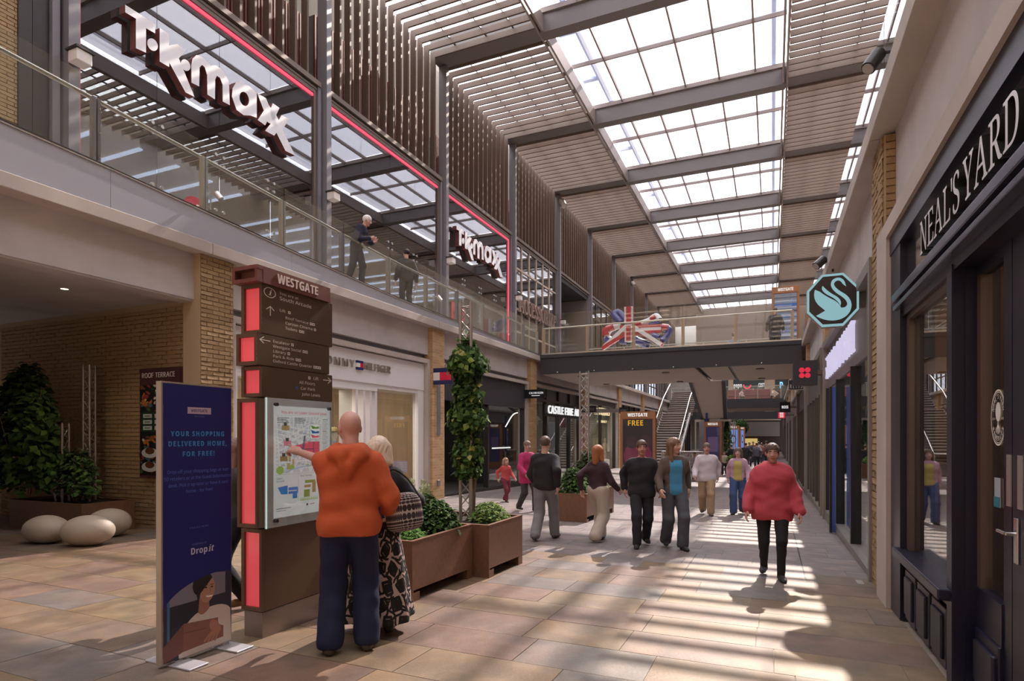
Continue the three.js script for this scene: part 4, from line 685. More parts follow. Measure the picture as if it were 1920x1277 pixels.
// ------------------------------------------------------------------ stairs, escalator and far bridges
{
  const o = structure('staircase', 'steel and stone staircase rising under the glass sides', 'staircase'), n = 22, Za = 36, yA = fy(Za), x0 = -7.0, x1 = -5.2, tread = M([0.42, 0.36, 0.32], 0.6), riser = M([0.13, 0.11, 0.10], 0.7), flight = (n, y, Z) => { for (let i = 0; i < n; i++) { mesh('step', bx(x0, x1, y + (i + 1) * 0.165 - 0.055, y + (i + 1) * 0.165, Z + i * 0.3 - 0.03, Z + i * 0.3 + 0.3), tread, o); mesh('riser', bx(x0, x1, y + i * 0.165 - 0.02, y + (i + 1) * 0.165 - 0.055, Z + i * 0.3 + 0.02, Z + i * 0.3 + 0.06), riser, o); } };
  flight(n, yA, Za); flight(11, yA + 3.63, Za + 8.2);
  mesh('landing', [bx(x0, x1, yA + 3.5, yA + 3.63, Za + 6.6, Za + 8.2)], M([0.34, 0.29, 0.26], 0.6), o);
  for (const x of [x0, x1]) { mesh('handrail', [bar([x, yA + 1.1, Za], [x, yA + 4.7, Za + 6.6], 0.045), bar([x, yA + 4.7, Za + 6.6], [x, yA + 6.6, Za + 11.4], 0.045)], chrome, o); mesh('glass_panel', prism(x - 0.01, x + 0.01, yA + 0.2, yA + 3.8, yA + 1.1, yA + 4.7, Za, Za + 6.6), glass, o); mesh('stringer', prism(x - 0.05, x + 0.05, yA - 0.25, yA + 3.3, yA + 0.1, yA + 3.65, Za, Za + 6.6), steelGrey, o); }
  mesh('top_rail', [bar([x0, 5.95, Za + 11.4], [x1, 5.95, Za + 11.4], 0.045)], chrome, o);
  // lower guard with dark glass
  const g = thing('stair_guard', 'low glass guard with steel rails round the stair opening', 'guard'); const yb = fy(35.4); mesh('post', [bar([-5.9, yb, 35.4], [-5.9, yb + 1.15, 35.4], 0.03), bar([-4.3, yb, 35.4], [-4.3, yb + 1.15, 35.4], 0.03), bar([-2.7, yb, 35.4], [-2.7, yb + 1.15, 35.4], 0.04)], alu, g); mesh('rail', [bar([-5.9, yb + 1.15, 35.4], [-2.7, yb + 1.15, 35.4], 0.03)], chrome, g); mesh('glass_panel', bx(-5.85, -2.75, yb + 0.08, yb + 1.1, 35.4, 35.415), bigGlass, g);
  const e = structure('escalator', 'escalator with a beige panelled underside above the stairs', 'escalator');
  const E = (u, v, Z) => onZ(u, v, Z); const [ax, ay] = E(1297, 716, 33.6), [bx_, by] = E(1353, 714, 33.6), [cx, cy] = E(1319, 787, 39.2), [dx, dy] = E(1357, 786, 39.2);
  const pos = [ax, ay, -33.6, bx_, by, -33.6, dx, dy, -39.2, cx, cy, -39.2, ax, ay + 0.5, -33.6, bx_, by + 0.5, -33.6, dx, dy + 0.5, -39.2, cx, cy + 0.5, -39.2];
  const G = new THREE.BufferGeometry(); G.setAttribute('position', new THREE.Float32BufferAttribute(pos, 3)); G.setIndex([0, 1, 2, 0, 2, 3, 4, 6, 5, 4, 7, 6, 0, 4, 5, 0, 5, 1, 1, 5, 6, 1, 6, 2, 2, 6, 7, 2, 7, 3, 3, 7, 4, 3, 4, 0]); const G2 = G.toNonIndexed(); G2.computeVertexNormals(); mesh('underside', uvm(G2), M([0.60, 0.52, 0.46], 0.7), e);
  mesh('side_panel', [beam([ax - 0.08, ay + 0.2, 33.6], [cx - 0.08, cy + 0.2, 39.2], 0.16, 0.5), beam([bx_ + 0.1, by + 0.2, 33.6], [dx + 0.1, dy + 0.2, 39.2], 0.2, 0.5)], bridgeGrey, e);
  mesh('glass_side', [beam([ax - 0.1, ay + 0.9, 33.6], [cx - 0.1, cy + 0.9, 39.2], 0.02, 0.9), beam([bx_ + 0.1, by + 0.9, 33.6], [dx + 0.1, dy + 0.9, 39.2], 0.02, 0.9)], glass, e);
  mesh('support', [bx(cx + 0.1, cx + 0.35, fy(40), cy + 0.1, 39.0, 39.3), bx(dx - 0.2, dx, fy(40), dy + 0.1, 39.0, 39.3)], bronze, e);
  mesh('lift_box', [bx(cx - 0.5, dx + 0.4, cy - 0.12, cy, 39, 40), bx(cx - 0.5, cx - 0.42, fy(40), cy, 39, 39.1), bx(cx + 0.5, cx + 0.58, fy(40), cy, 39, 39.1)], alu, e);
  mesh('lift_wall', [bx(cx - 0.5, dx - 0.3, fy(40), cy - 0.1, 41.4, 41.6)], steelGrey, e);
  const names = ['second charcoal footbridge with a cafe terrace', 'third charcoal footbridge at the far end'];
  [[58, 65], [74, 80]].forEach(([z0, z1], i) => {
    const b = structure('footbridge', names[i], 'footbridge'), dy = i ? -0.55 : 0; mesh('edge_beam', [bx(-8.9, 0.95, 4.05 + dy, 4.88 + dy, z0, z0 + 0.3)], bridgeGrey, b); mesh('deck', [bx(-8.9, 0.95, 4.3 + dy, 4.85 + dy, z0 + 0.3, z1)], M([0.4, 0.34, 0.3], 0.7), b); mesh('soffit', [bx(-8.9, 0.95, 4.02 + dy, 4.1 + dy, z0 + 0.3, z1)], M([0.62, 0.52, 0.44], 0.8), b);
    if (!i) { for (let x = -8.8; x < 0.9; x += 1.9) mesh('glass_panel', bx(x + 0.03, x + 1.85, 4.9, 6.0, z0 + 0.1, z0 + 0.12), glass, b); for (let x = -8.8; x < 1; x += 1.9) mesh('post', bx(x - 0.03, x + 0.03, 4.88, 6.05, z0 + 0.1, z0 + 0.16), alu, b); mesh('handrail', bx(-8.8, 0.95, 6.0, 6.06, z0 + 0.08, z0 + 0.16), alu, b); }
  });
  // cafe fronts above the second bridge
  const w = structure('wall_cafe', 'glazed cafe fronts with lit signs above the far bridges', 'wall');
  mesh('backing', [bx(-8.9, 5, 4.4, 9.2, 82, 82.3)], M([0.045, 0.06, 0.065], 0.5), w); mesh('pier', [bx(-9.2, -8.4, 4.4, 9.2, 81.7, 82), bx(-0.9, 0.3, 4.4, 9.2, 81.7, 82), bx(-5.2, -4.6, 4.4, 9.2, 81.7, 82)], M([0.46, 0.36, 0.26], 0.8), w); mesh('header', [bx(-9.2, 5, 9.2, 18, 81.8, 82.2)], M([0.28, 0.22, 0.18], 0.8), w); mesh('lit_shelf', [bx(-8.2, -1.2, 5.6, 6.0, 81.6, 81.7)], glow([0.8, 0.95, 0.85], 1.2), w);
  const sg = (text, label, u0, u1, v0, h, m, f) => { const s = thing('shop_sign', label, 'sign'), [x0, y] = onZ(u0, v0, 82), [x1] = onZ(u1, v0, 82); faceText(s, text, x0, x1, y, 82, h, 0.05, m, f); };
  sg('COSTA', 'white lit capitals on the far cafe front', 1422, 1437, 726, 0.5, litW, font); sg('P', 'blue lit letter at the end of the far cafe fronts', 1462, 1468, 728, 0.8, glow([0.2, 0.55, 0.9], 1), font); sg('opopo', 'white lit rounded letters on the far cafe front', 1372, 1391, 727, 0.55, litW, font);
  const s = thing('shop_sign', 'red smile shaped lit sign on the far cafe front', 'sign'), [sx, sy] = onZ(1401, 722, 82); const t = new THREE.TorusGeometry(0.42, 0.07, 6, 16, Math.PI * 1.05); t.rotateZ(Math.PI * 0.95); mesh('smile', move(t, sx, sy, 81.95), glow([0.9, 0.04, 0.08], 1), s);
  // far ground floor: dark shop with warm light
  const f = structure('wall_far_shop', 'dark shopfronts with warm light closing the lower far end', 'wall'); mesh('front', [bx(-9, 1.2, fy(86), 4.2, 86, 86.3)], M([0.06, 0.045, 0.04], 0.6), f); mesh('warm_panel', [bx(-4.5, -1.8, 0.2, 1.2, 85.8, 85.95)], glow([0.5, 0.36, 0.12], 0.7), f); mesh('grey_panel', [bx(-8.9, -5.0, fy(84), 3.6, 83, 83.2), bx(-5.0, 0.9, 1.5, 3.4, 85.6, 85.8)], M([0.25, 0.23, 0.22], 0.7), f);
  // cafe furniture and sofas on the second bridge
  for (const [u, label] of [[1420, 'dark red cafe sofa on the second footbridge'], [1375, 'dark red cafe armchair on the second footbridge']]) { const [x] = onZ(u, 745, 59.2), c = thing('cafe_sofa', label, 'sofa'), wd = u === 1420 ? 1.1 : 0.5; const m = M([0.20, 0.03, 0.045], 0.8); mesh('seat', rbx(x - wd, x + wd, 4.88, 5.3, 59, 59.8, 0.06), m, c); mesh('backrest', rbx(x - wd, x + wd, 5.2, 5.8, 58.9, 59.1, 0.06), m, c); }
}
// ------------------------------------------------------------------ wayfinding totem with map
const rust = M([0.17, 0.058, 0.042], 0.5, { metalness: 0.2 }), brownM = M([0.15, 0.088, 0.054], 0.38, { metalness: 0.45 }), redGlass = M([0.80, 0.10, 0.12], 0.25, { clearcoat: 0.6, emissive: new THREE.Color(0.8, 0.07, 0.09), emissiveIntensity: 0.22 });
{
  const o = thing('wayfinding_totem', 'tall brown signpost totem with red end panels and a lit area map', 'totem'), X0 = -3.845, X1 = -3.63, Zb = Z => fy(Z);
  const yv = (v, u = 492) => onX(u, v, X1)[1], zu = u => onX(u, 900, X1)[2];
  mesh('plinth', [rbx(X0 + 0.01, X1 - 0.012, fy(4.3) - 0.03, yv(1150), 3.49, 4.25, 0.006)], M([0.30, 0.25, 0.215], 0.35, { metalness: 0.7 }), o);
  // blocks: [v top, v bottom, Z shift, text texture]
  const T = (W, H, draw) => canvasTex(W, H, (g, w, h) => { g.fillStyle = '#5b4631'; g.fillRect(0, 0, w, h); g.fillStyle = g.strokeStyle = '#e8dcd2'; draw(g, w, h); });
  const arrow = (g, x, y, a, s = 40) => { g.save(); g.translate(x, y); g.rotate(a); g.lineWidth = 9; g.lineCap = 'round'; g.beginPath(); g.moveTo(0, s); g.lineTo(0, -s); g.moveTo(-s * 0.7, -s * 0.25); g.lineTo(0, -s); g.lineTo(s * 0.7, -s * 0.25); g.stroke(); g.restore(); };
  const icon = (g, x, y, n = 1, c = '#e8dcd2') => { const f = g.fillStyle; for (let i = 0; i < n; i++) { g.fillStyle = c; g.fillRect(x + i * 30, y - 30, 26, 32); g.fillStyle = '#5b4631'; g.fillRect(x + 8 + i * 30, y - 22, 10, 16); } g.fillStyle = f; };
  const t1 = T(768, 560, (g) => {
    g.lineWidth = 8; g.beginPath(); g.arc(75, 80, 55, 0, 7); g.stroke(); g.font = 'italic bold 84px serif'; g.fillText('i', 60, 108); g.font = '44px sans-serif'; g.fillText('You are at', 170, 68); g.font = '58px sans-serif'; g.fillText('South Arcade', 170, 132);
    arrow(g, 80, 290, 0, 52); g.font = '44px sans-serif'; g.fillText('Lift', 170, 268); icon(g, 260, 268); g.fillText('Roof Terrace', 230, 340); icon(g, 500, 340, 2); g.fillText('Curzon Cinema', 230, 402); icon(g, 545, 402); g.fillText('Toilets', 230, 464); icon(g, 378, 464, 2);
  });
  const t2 = T(768, 330, (g) => { arrow(g, 75, 62, -Math.PI / 2, 48); g.font = '42px sans-serif'; ['Escalator', 'Westgate Social', 'Library', 'Park & Ride', 'Oxford Castle Quarter'].forEach((s, i) => { g.fillText(s, 150, 70 + i * 54); icon(g, 165 + g.measureText(s).width, 70 + i * 54, [1, 2, 1, 2, 3][i]); }); });
  const t3 = T(768, 300, (g) => { arrow(g, 705, 60, Math.PI / 2, 46); g.font = '44px sans-serif'; g.textAlign = 'right'; g.fillText('Lift', 600, 72); icon(g, 480, 72); g.fillText('All Floors', 560, 134); g.fillText('Car Park', 560, 196); icon(g, 340, 196, 1, '#3a63b5'); g.fillText('John Lewis', 620, 258); });
  const B = [[531, 625, 0.0, 0.03, t1, 1], [625.5, 685, -0.05, -0.01, t2, 1], [686, 744, 0.0, 0.03, t3, 1], [747, 990, -0.04, 0.0, null, 0], [993, 1148, 0.0, 0.0, null, 0]];
  const hy0 = yv(530, 487), hy1 = yv(499, 487);
  const hd = part('header', o), hz0 = 3.40; mesh('header_box', [bx(X0 - 0.02, X1 + 0.03, hy0, hy1, hz0 + 0.06, 4.22), bx(X0 - 0.02, X1 + 0.03, hy1 - 0.03, hy1, hz0, hz0 + 0.07), bx(X0 - 0.02, X1 + 0.03, hy0, hy0 + 0.03, hz0, hz0 + 0.07), bx(X0 - 0.02, X0 + 0.01, hy0, hy1, hz0, hz0 + 0.07), bx(X1 + 0.0, X1 + 0.03, hy0, hy1, hz0, hz0 + 0.07)], rust, hd);
  wallText(hd, 'WESTGATE', X1 + 0.03, hy0 + 0.03, 3.60, 4.06, 0.072, 0.006, M([0.75, 0.66, 0.62], 0.4), font, 0.14);
  for (const [vt, vb, s0, s1, t, txt] of B) {
    const y0 = yv(vb) , y1 = yv(vt), z0 = 3.47 + s0, z1 = 4.245 + s1, p = part('sign_block', o);
    mesh('casing', [bx(X0 + 0.0, X1, y0, y1, z0 + 0.035, z1), bx(X0, X0 + 0.03, y0, y1, z0, z0 + 0.04), bx(X1 - 0.025, X1, y0, y1, z0, z0 + 0.04), bx(X0, X1, y1 - 0.03, y1, z0, z0 + 0.04), bx(X0, X1, y0, y0 + 0.03, z0, z0 + 0.04)], brownM, p);
    mesh('red_panel', [bx(X0 + 0.03, X1 - 0.025, y0 + 0.03, y1 - 0.03, z0 + 0.022, z0 + 0.034)], redGlass, p);
    if (t) sheet('text_panel', p, t, 'x', z0, z1, y0 + 0.004, y1 - 0.004, X1 + 0.003, { metalness: 0.2 }, 0.4);
  }
  // map
  const map = canvasTex(760, 1240, (g, W, H) => {
    g.fillStyle = '#e9e9ea'; g.fillRect(0, 0, W, H); g.fillStyle = '#d9485a'; g.font = '44px sans-serif'; g.fillText('You are on Lower Ground Level', 90, 82);
    g.fillStyle = '#d9dadf'; g.fillRect(25, 110, 590, 640); g.strokeStyle = '#f4f4f6'; g.lineWidth = 10; for (let i = 0; i < 16; i++) { g.beginPath(); g.moveTo(25 + i * 45, 110); g.lineTo(80 + ((i * 131) % 520), 750); g.stroke(); g.beginPath(); g.moveTo(25, 130 + i * 42); g.lineTo(615, 90 + ((i * 97) % 640)); g.stroke(); }
    g.fillStyle = '#c4c4cf'; for (let i = 0; i < 60; i++) g.fillRect(40 + ((i * 173) % 540), 130 + ((i * 119) % 580), 18 + (i % 4) * 10, 12 + (i % 3) * 9);
    g.fillStyle = '#f0627a'; g.fillRect(400, 400, 205, 190); g.beginPath(); g.moveTo(210, 450); g.lineTo(400, 420); g.lineTo(400, 530); g.lineTo(290, 560); g.fill(); g.fillRect(490, 590, 90, 70);
    g.strokeStyle = '#6b4b5b'; g.lineWidth = 8; g.beginPath(); g.moveTo(270, 490); g.lineTo(520, 485); g.lineTo(520, 560); g.moveTo(520, 485); g.lineTo(520, 400); g.stroke(); g.fillStyle = '#777083'; g.beginPath(); g.moveTo(385, 330); g.lineTo(410, 330); g.lineTo(380, 560); g.lineTo(345, 560); g.fill();
    for (const [x, y, c] of [[95, 215, '#b09a62'], [75, 560, '#a98a5c'], [120, 390, '#e08aa0']]) { g.fillStyle = c; g.fillRect(x, y, 95, 55); g.fillStyle = '#5b5446'; g.fillRect(x + 25, y - 35, 40, 38); }
    g.fillStyle = '#c9b27c'; for (const [x, y, w, h] of [[180, 560, 30, 60], [160, 640, 40, 70], [230, 600, 26, 60], [60, 680, 36, 40]]) g.fillRect(x, y, w, h);
    g.fillStyle = '#a9c860'; for (const [x, y, r] of [[75, 715, 46], [225, 690, 34], [430, 575, 26], [440, 680, 18], [560, 690, 20]]) { g.beginPath(); g.arc(x, y, r, 0, 7); g.fill(); }
    g.strokeStyle = '#a8cbe2'; g.lineWidth = 14; g.beginPath(); g.moveTo(150, 750); g.bezierCurveTo(250, 680, 420, 700, 615, 660); g.stroke();
    g.fillStyle = '#ffffff'; g.fillRect(470, 190, 140, 180); g.strokeStyle = '#555'; g.lineWidth = 3; g.strokeRect(470, 190, 140, 180); for (const [c, y] of [['#6f9a3a', 205], ['#2d62ad', 260], ['#f0627a', 312]]) { g.fillStyle = c; g.beginPath(); g.moveTo(480, y); g.lineTo(545, y + 22); g.lineTo(598, y + 14); g.lineTo(596, y + 40); g.lineTo(500, y + 44); g.fill(); }
    g.fillStyle = '#555'; for (let i = 0; i < 8; i++) g.fillRect(40 + (i % 2) * 220, 128 + Math.floor(i / 2) * 17, 150 - (i % 3) * 20, 6);
    g.fillStyle = '#8b8f6c'; for (let i = 0; i < 46; i++) { g.fillStyle = i % 11 === 0 ? '#6f7b2e' : '#9a9a9a'; g.fillRect(650, 130 + i * 13, 82 - (i % 4) * 8, i % 11 === 0 ? 6 : 3); }
    g.strokeStyle = '#bbb'; g.lineWidth = 3; g.beginPath(); g.moveTo(20, 765); g.lineTo(620, 765); g.moveTo(310, 765); g.lineTo(310, 1100); g.stroke();
    g.fillStyle = '#4a7f9e'; g.font = '28px sans-serif'; g.fillText('Upper', 30, 815); g.fillText('Ground', 30, 847); g.fillStyle = '#777a3c'; g.fillText('Roof Terrace', 335, 805);
    g.fillStyle = '#3f86cf'; g.beginPath(); g.moveTo(45, 905); g.lineTo(170, 890); g.lineTo(170, 990); g.lineTo(90, 985); g.fill(); g.fillRect(180, 915, 125, 75); g.fillRect(235, 985, 60, 60); g.strokeStyle = '#e8e3d2'; g.lineWidth = 10; g.beginPath(); g.moveTo(180, 955); g.lineTo(290, 955); g.stroke();
    g.fillStyle = '#8fa24a'; for (const [x, y, w, h] of [[400, 850, 140, 34], [390, 905, 90, 30], [385, 960, 80, 85], [500, 870, 50, 130]]) { g.fillRect(x, y, w, h); g.fillStyle = g.fillStyle === '#8fa24a' ? '#b29a62' : '#8fa24a'; }
    g.fillStyle = '#c3cf8e'; for (let i = 0; i < 9; i++) { g.beginPath(); g.moveTo(330 + i * 28, 1085); g.lineTo(344 + i * 28, 1040); g.lineTo(358 + i * 28, 1085); g.fill(); }
    g.fillStyle = '#555'; g.fillRect(30, 1140, 180, 6); g.fillRect(30, 1165, 120, 5); g.fillStyle = '#b85a7a'; g.fillRect(470, 1130, 60, 8); g.fillStyle = '#444'; g.beginPath(); g.arc(430, 1135, 14, 0, 7); g.fill();
  });
  const mp = part('map_board', o), my0 = yv(992), my1 = yv(745), mz0 = 3.51, mz1 = 4.25;
  mesh('glass_cover', bx(X1 + 0.03, X1 + 0.038, my0, my1, mz0 - 0.02, mz1 + 0.01), glass, mp); mesh('light_box', [bx(X1, X1 + 0.02, my0, my1, mz0 - 0.01, mz1)], M([0.66, 0.62, 0.62], 0.5), mp);
  sheet('map_print', mp, map, 'x', mz0 + 0.06, mz1 - 0.03, my0 + 0.07, my1 - 0.06, X1 + 0.024, { emissive: new THREE.Color(1, 1, 1), emissiveMap: map, emissiveIntensity: 0.16 });
  for (const [a, b] of [[0.1, 0.95], [0.93, 0.94], [0.1, 0.05]]) { const c = new THREE.CylinderGeometry(0.014, 0.014, 0.05, 12); c.rotateZ(Math.PI / 2); mesh('stand_off', move(c, X1 + 0.025, my0 + (my1 - my0) * b, mz0 + (mz1 - mz0) * a), M([0.1, 0.09, 0.09], 0.3, { metalness: 0.8 }), mp); }
  mesh('edge_light', [bx(X1 + 0.024, X1 + 0.036, my0, my1, mz0 - 0.024, mz0 - 0.018)], glow([0.8, 1, 0.95], 0.35), mp);
}
// ------------------------------------------------------------------ navy fabric banner stand
{
  const o = thing('banner_stand', 'navy fabric banner stand on pale foot plates beside the totem', 'banner'), X = -3.74, z0 = 2.72, z1 = 3.285, y0 = fy(3) + 0.03, y1 = onX(292, 713, X)[1];
  mesh('frame', [bx(X - 0.05, X, y0, y1 - 0.012, z0, z1), bx(X - 0.052, X + 0.004, y1 - 0.012, y1, z0, z1)], M([0.48, 0.40, 0.33], 0.4, { metalness: 0.5 }), o);
  const t = canvasTex(620, 2040, (g, W, H) => {
    g.fillStyle = '#141a62'; g.fillRect(0, 0, W, H); g.textAlign = 'center';
    g.fillStyle = '#b9a3b3'; g.fillRect(205, 165, 215, 50); g.fillStyle = '#1b2050'; g.font = 'bold 30px sans-serif'; g.fillText('WESTGATE', 312, 201); g.fillStyle = '#8d8fb5'; g.font = '17px sans-serif'; g.fillText('O X F O R D', 312, 240);
    const sp = (s, x, y, ls) => { let w = 0; for (const c of s) w += g.measureText(c).width + ls; let a = x - w / 2; g.textAlign = 'left'; for (const c of s) { g.fillText(c, a, y); a += g.measureText(c).width + ls; } g.textAlign = 'center'; };
    g.fillStyle = '#3f8fcf'; g.font = 'bold 52px sans-serif'; sp('YOUR SHOPPING', 310, 385, 6); sp('DELIVERED HOME,', 310, 460, 6); sp('FOR FREE!', 310, 537, 6);
    g.fillStyle = '#5a6fc0'; g.font = '35px sans-serif'; g.fillText('Drop off your shopping bags at over', 315, 662); g.fillText('50 retailers or at the Guest Information', 315, 712); g.fillText('desk. Pick it up later or have it sent', 315, 762); g.fillText('home - for free!', 315, 812);
    g.fillStyle = '#8d93c4'; g.font = '17px sans-serif'; g.fillText('F I N D  O U T  M O R E', 310, 1088); g.fillText('P O W E R E D  B Y', 312, 1215); g.fillStyle = '#c9c4d4'; g.font = 'bold 68px sans-serif'; g.textAlign = 'left'; g.fillText('Drop', 230, 1285); g.font = 'italic bold 68px serif'; g.fillText('it', 392, 1285);
    // printed picture: a person in a pale top carrying a cardboard box
    g.save(); g.beginPath(); g.moveTo(0, 1640); g.quadraticCurveTo(120, 1490, 460, 1460); g.lineTo(620, 1480); g.lineTo(620, 2040); g.lineTo(0, 2040); g.fill(); g.clip();
    g.fillStyle = '#2c2b3a'; g.fillRect(0, 1400, 620, 640); g.fillStyle = '#7d7682'; g.fillRect(40, 1400, 520, 240); g.fillStyle = '#23222d'; g.fillRect(60, 1640, 300, 160); g.fillStyle = '#41698f'; g.fillRect(30, 1560, 22, 330);
    g.fillStyle = '#c9b9ae'; g.beginPath(); g.moveTo(120, 1950); g.quadraticCurveTo(160, 1790, 290, 1740); g.lineTo(400, 1720); g.quadraticCurveTo(560, 1710, 610, 1780); g.lineTo(620, 2040); g.lineTo(130, 2040); g.fill();
    g.fillStyle = '#9a6a55'; g.beginPath(); g.moveTo(300, 1740); g.lineTo(310, 1640); g.lineTo(400, 1640); g.lineTo(405, 1725); g.quadraticCurveTo(340, 1790, 300, 1740); g.fill();
    g.fillStyle = '#b07f66'; g.beginPath(); g.ellipse(385, 1580, 72, 100, 0.12, 0, 7); g.fill(); g.fillStyle = '#1d1519'; g.beginPath(); g.ellipse(345, 1530, 95, 90, -0.2, 2.2, 6.1); g.fill(); g.beginPath(); g.arc(285, 1470, 42, 0, 7); g.fill(); g.beginPath(); g.moveTo(265, 1490); g.lineTo(300, 1680); g.lineTo(330, 1560); g.fill();
    g.fillStyle = '#2a1a18'; g.beginPath(); g.ellipse(372, 1562, 13, 6, 0.1, 0, 7); g.ellipse(428, 1566, 11, 6, 0.1, 0, 7); g.fill(); g.fillRect(352, 1542, 38, 5); g.fillRect(412, 1546, 34, 5); g.fillStyle = '#f1e4de'; g.beginPath(); g.ellipse(405, 1630, 34, 14, 0.1, 0, Math.PI); g.fill(); g.strokeStyle = '#8a5545'; g.lineWidth = 4; g.beginPath(); g.moveTo(408, 1570); g.lineTo(414, 1604); g.lineTo(398, 1606); g.stroke();
    g.fillStyle = '#84574c'; g.beginPath(); g.moveTo(170, 1790); g.lineTo(540, 1830); g.lineTo(540, 1990); g.lineTo(160, 2000); g.fill(); g.fillStyle = '#754a41'; g.beginPath(); g.moveTo(170, 1790); g.lineTo(0, 1920); g.lineTo(0, 2040); g.lineTo(165, 2000); g.fill(); g.strokeStyle = '#4d2f2b'; g.lineWidth = 3; g.beginPath(); g.moveTo(172, 1860); g.lineTo(380, 1880); g.stroke();
    g.fillStyle = '#a8735c'; g.beginPath(); g.ellipse(460, 1890, 70, 42, 0.9, 0, 7); g.fill(); g.lineWidth = 20; g.strokeStyle = '#a8735c'; g.lineCap = 'round'; for (let i = 0; i < 4; i++) { g.beginPath(); g.moveTo(440 + i * 20, 1910); g.lineTo(360 + i * 34, 1975 + i * 6); g.stroke(); } g.fillStyle = '#c9b9ae'; g.beginPath(); g.ellipse(545, 1850, 60, 50, 0.4, 0, 7); g.fill(); g.restore();
  });
  sheet('fabric_print', o, t, 'x', z0 + 0.012, z1 - 0.006, y0 + 0.006, y1 - 0.014, X + 0.003, {}, 0.6);
  for (const z of [z0 + 0.13, z1 - 0.05]) mesh('foot_plate', [rbx(X - 0.24, X + 0.2, fy(z) + 0.002, fy(z) + 0.014, z - 0.075, z + 0.075, 0.004)], M([0.55, 0.55, 0.58], 0.35, { metalness: 0.4 }), o);
  mesh('stem', [bx(X - 0.05, X, fy(z0) - 0.005, y0 + 0.01, z0 + 0.1, z0 + 0.16), bx(X - 0.05, X, fy(z1), y0 + 0.01, z1 - 0.08, z1 - 0.02)], alu, o);
}
// ------------------------------------------------------------------ board on the passage wall
{
  const o = thing('menu_board', 'tall dark red board with food pictures on the passage brick wall', 'board'), Z = 7.24, [x0, yt] = onZ(262, 692, Z), [x1, yb] = onZ(337, 898, Z);
  mesh('box', [bx(x0, x1, yb, yt, Z, Z + 0.12), bx(x1 - 0.01, x1 + 0.1, yb, yt, Z + 0.02, Z + 0.14)], M([0.07, 0.022, 0.02], 0.5), o);
  faceText(o, 'ROOF TERRACE', x0 + 0.07, x1 - 0.12, yt - 0.17, Z - 0.003, 0.09, 0.006, M([0.72, 0.68, 0.64], 0.5), fontR, 0.16);
  const t = canvasTex(360, 900, (g, W, H) => { g.fillStyle = '#0d120e'; g.fillRect(0, 0, W, H); let s = 7; const r = () => (s = (s * 16807) % 2147483647) / 2147483647; const cols = ['#7a4a22', '#a8642c', '#3d5a2c', '#c0b4a0', '#8c2f22', '#d0a24a', '#46606b', '#5e3420']; for (let i = 0; i < 130; i++) { const y = r() < 0.5 ? r() * 260 : 520 + r() * 360; g.fillStyle = cols[Math.floor(r() * 8)]; g.beginPath(); g.ellipse(r() * W, y, 8 + r() * 26, 6 + r() * 18, r() * 3, 0, 7); g.fill(); } for (const y of [640, 780]) { g.fillStyle = '#b8bcb8'; g.beginPath(); g.ellipse(90, y + 40, 80, 50, 0, 0, 7); g.fill(); g.fillStyle = '#5a3018'; g.beginPath(); g.ellipse(90, y + 20, 45, 34, 0, 0, 7); g.fill(); } g.fillStyle = '#16301f'; g.fillRect(0, 270, W, 200); for (let i = 0; i < 3; i++) for (let j = 0; j < 3; j++) { g.fillStyle = '#aebcb2'; g.fillRect(25 + j * 112, 290 + i * 60, 86, 40); g.fillStyle = '#2c3a30'; g.fillRect(40 + j * 112, 306 + i * 60, 54, 8); } });
  sheet('picture_print', o, t, 'z', x0 + 0.03, x1 - 0.03, yb + 0.05, yt - 0.3, Z - 0.004);
}
// ------------------------------------------------------------------ digital totems
function totem(label, x0, x1, Z, y0, h, draw) {
  const o = thing('digital_totem', label, 'totem'), m = M([0.34, 0.115, 0.06], 0.45, { metalness: 0.3 }), t = canvasTex(400, 780, draw), y1 = y0 + h;
  mesh('casing', [bx(x0, x1, y0, y1, Z, Z + 0.22)], m, o); mesh('frame', [bx(x0, x0 + 0.09, y0 + 0.1, y1 - 0.24, Z - 0.02, Z), bx(x1 - 0.09, x1, y0 + 0.1, y1 - 0.24, Z - 0.02, Z), bx(x0, x1, y1 - 0.26, y1, Z - 0.03, Z), bx(x0, x1, y0 + 0.05, y0 + 0.45, Z - 0.02, Z)], M([0.40, 0.19, 0.09], 0.45, { metalness: 0.3 }), o);
  mesh('plinth', [bx(x0 + 0.02, x1 - 0.02, y0 - 0.05, y0 + 0.06, Z - 0.01, Z + 0.2)], alu, o);
  faceText(o, 'WESTGATE', x0 + (x1 - x0) * 0.22, x1 - (x1 - x0) * 0.22, y1 - 0.18, Z - 0.032, 0.12, 0.01, litW, font, 0.14);
  sheet('screen', o, t, 'z', x0 + 0.1, x1 - 0.1, y0 + 0.46, y1 - 0.28, Z - 0.004, { emissive: new THREE.Color(1, 1, 1), emissiveMap: t, emissiveIntensity: 0.25, clearcoat: 1, clearcoatRoughness: 0.03 }, 0.3);
}
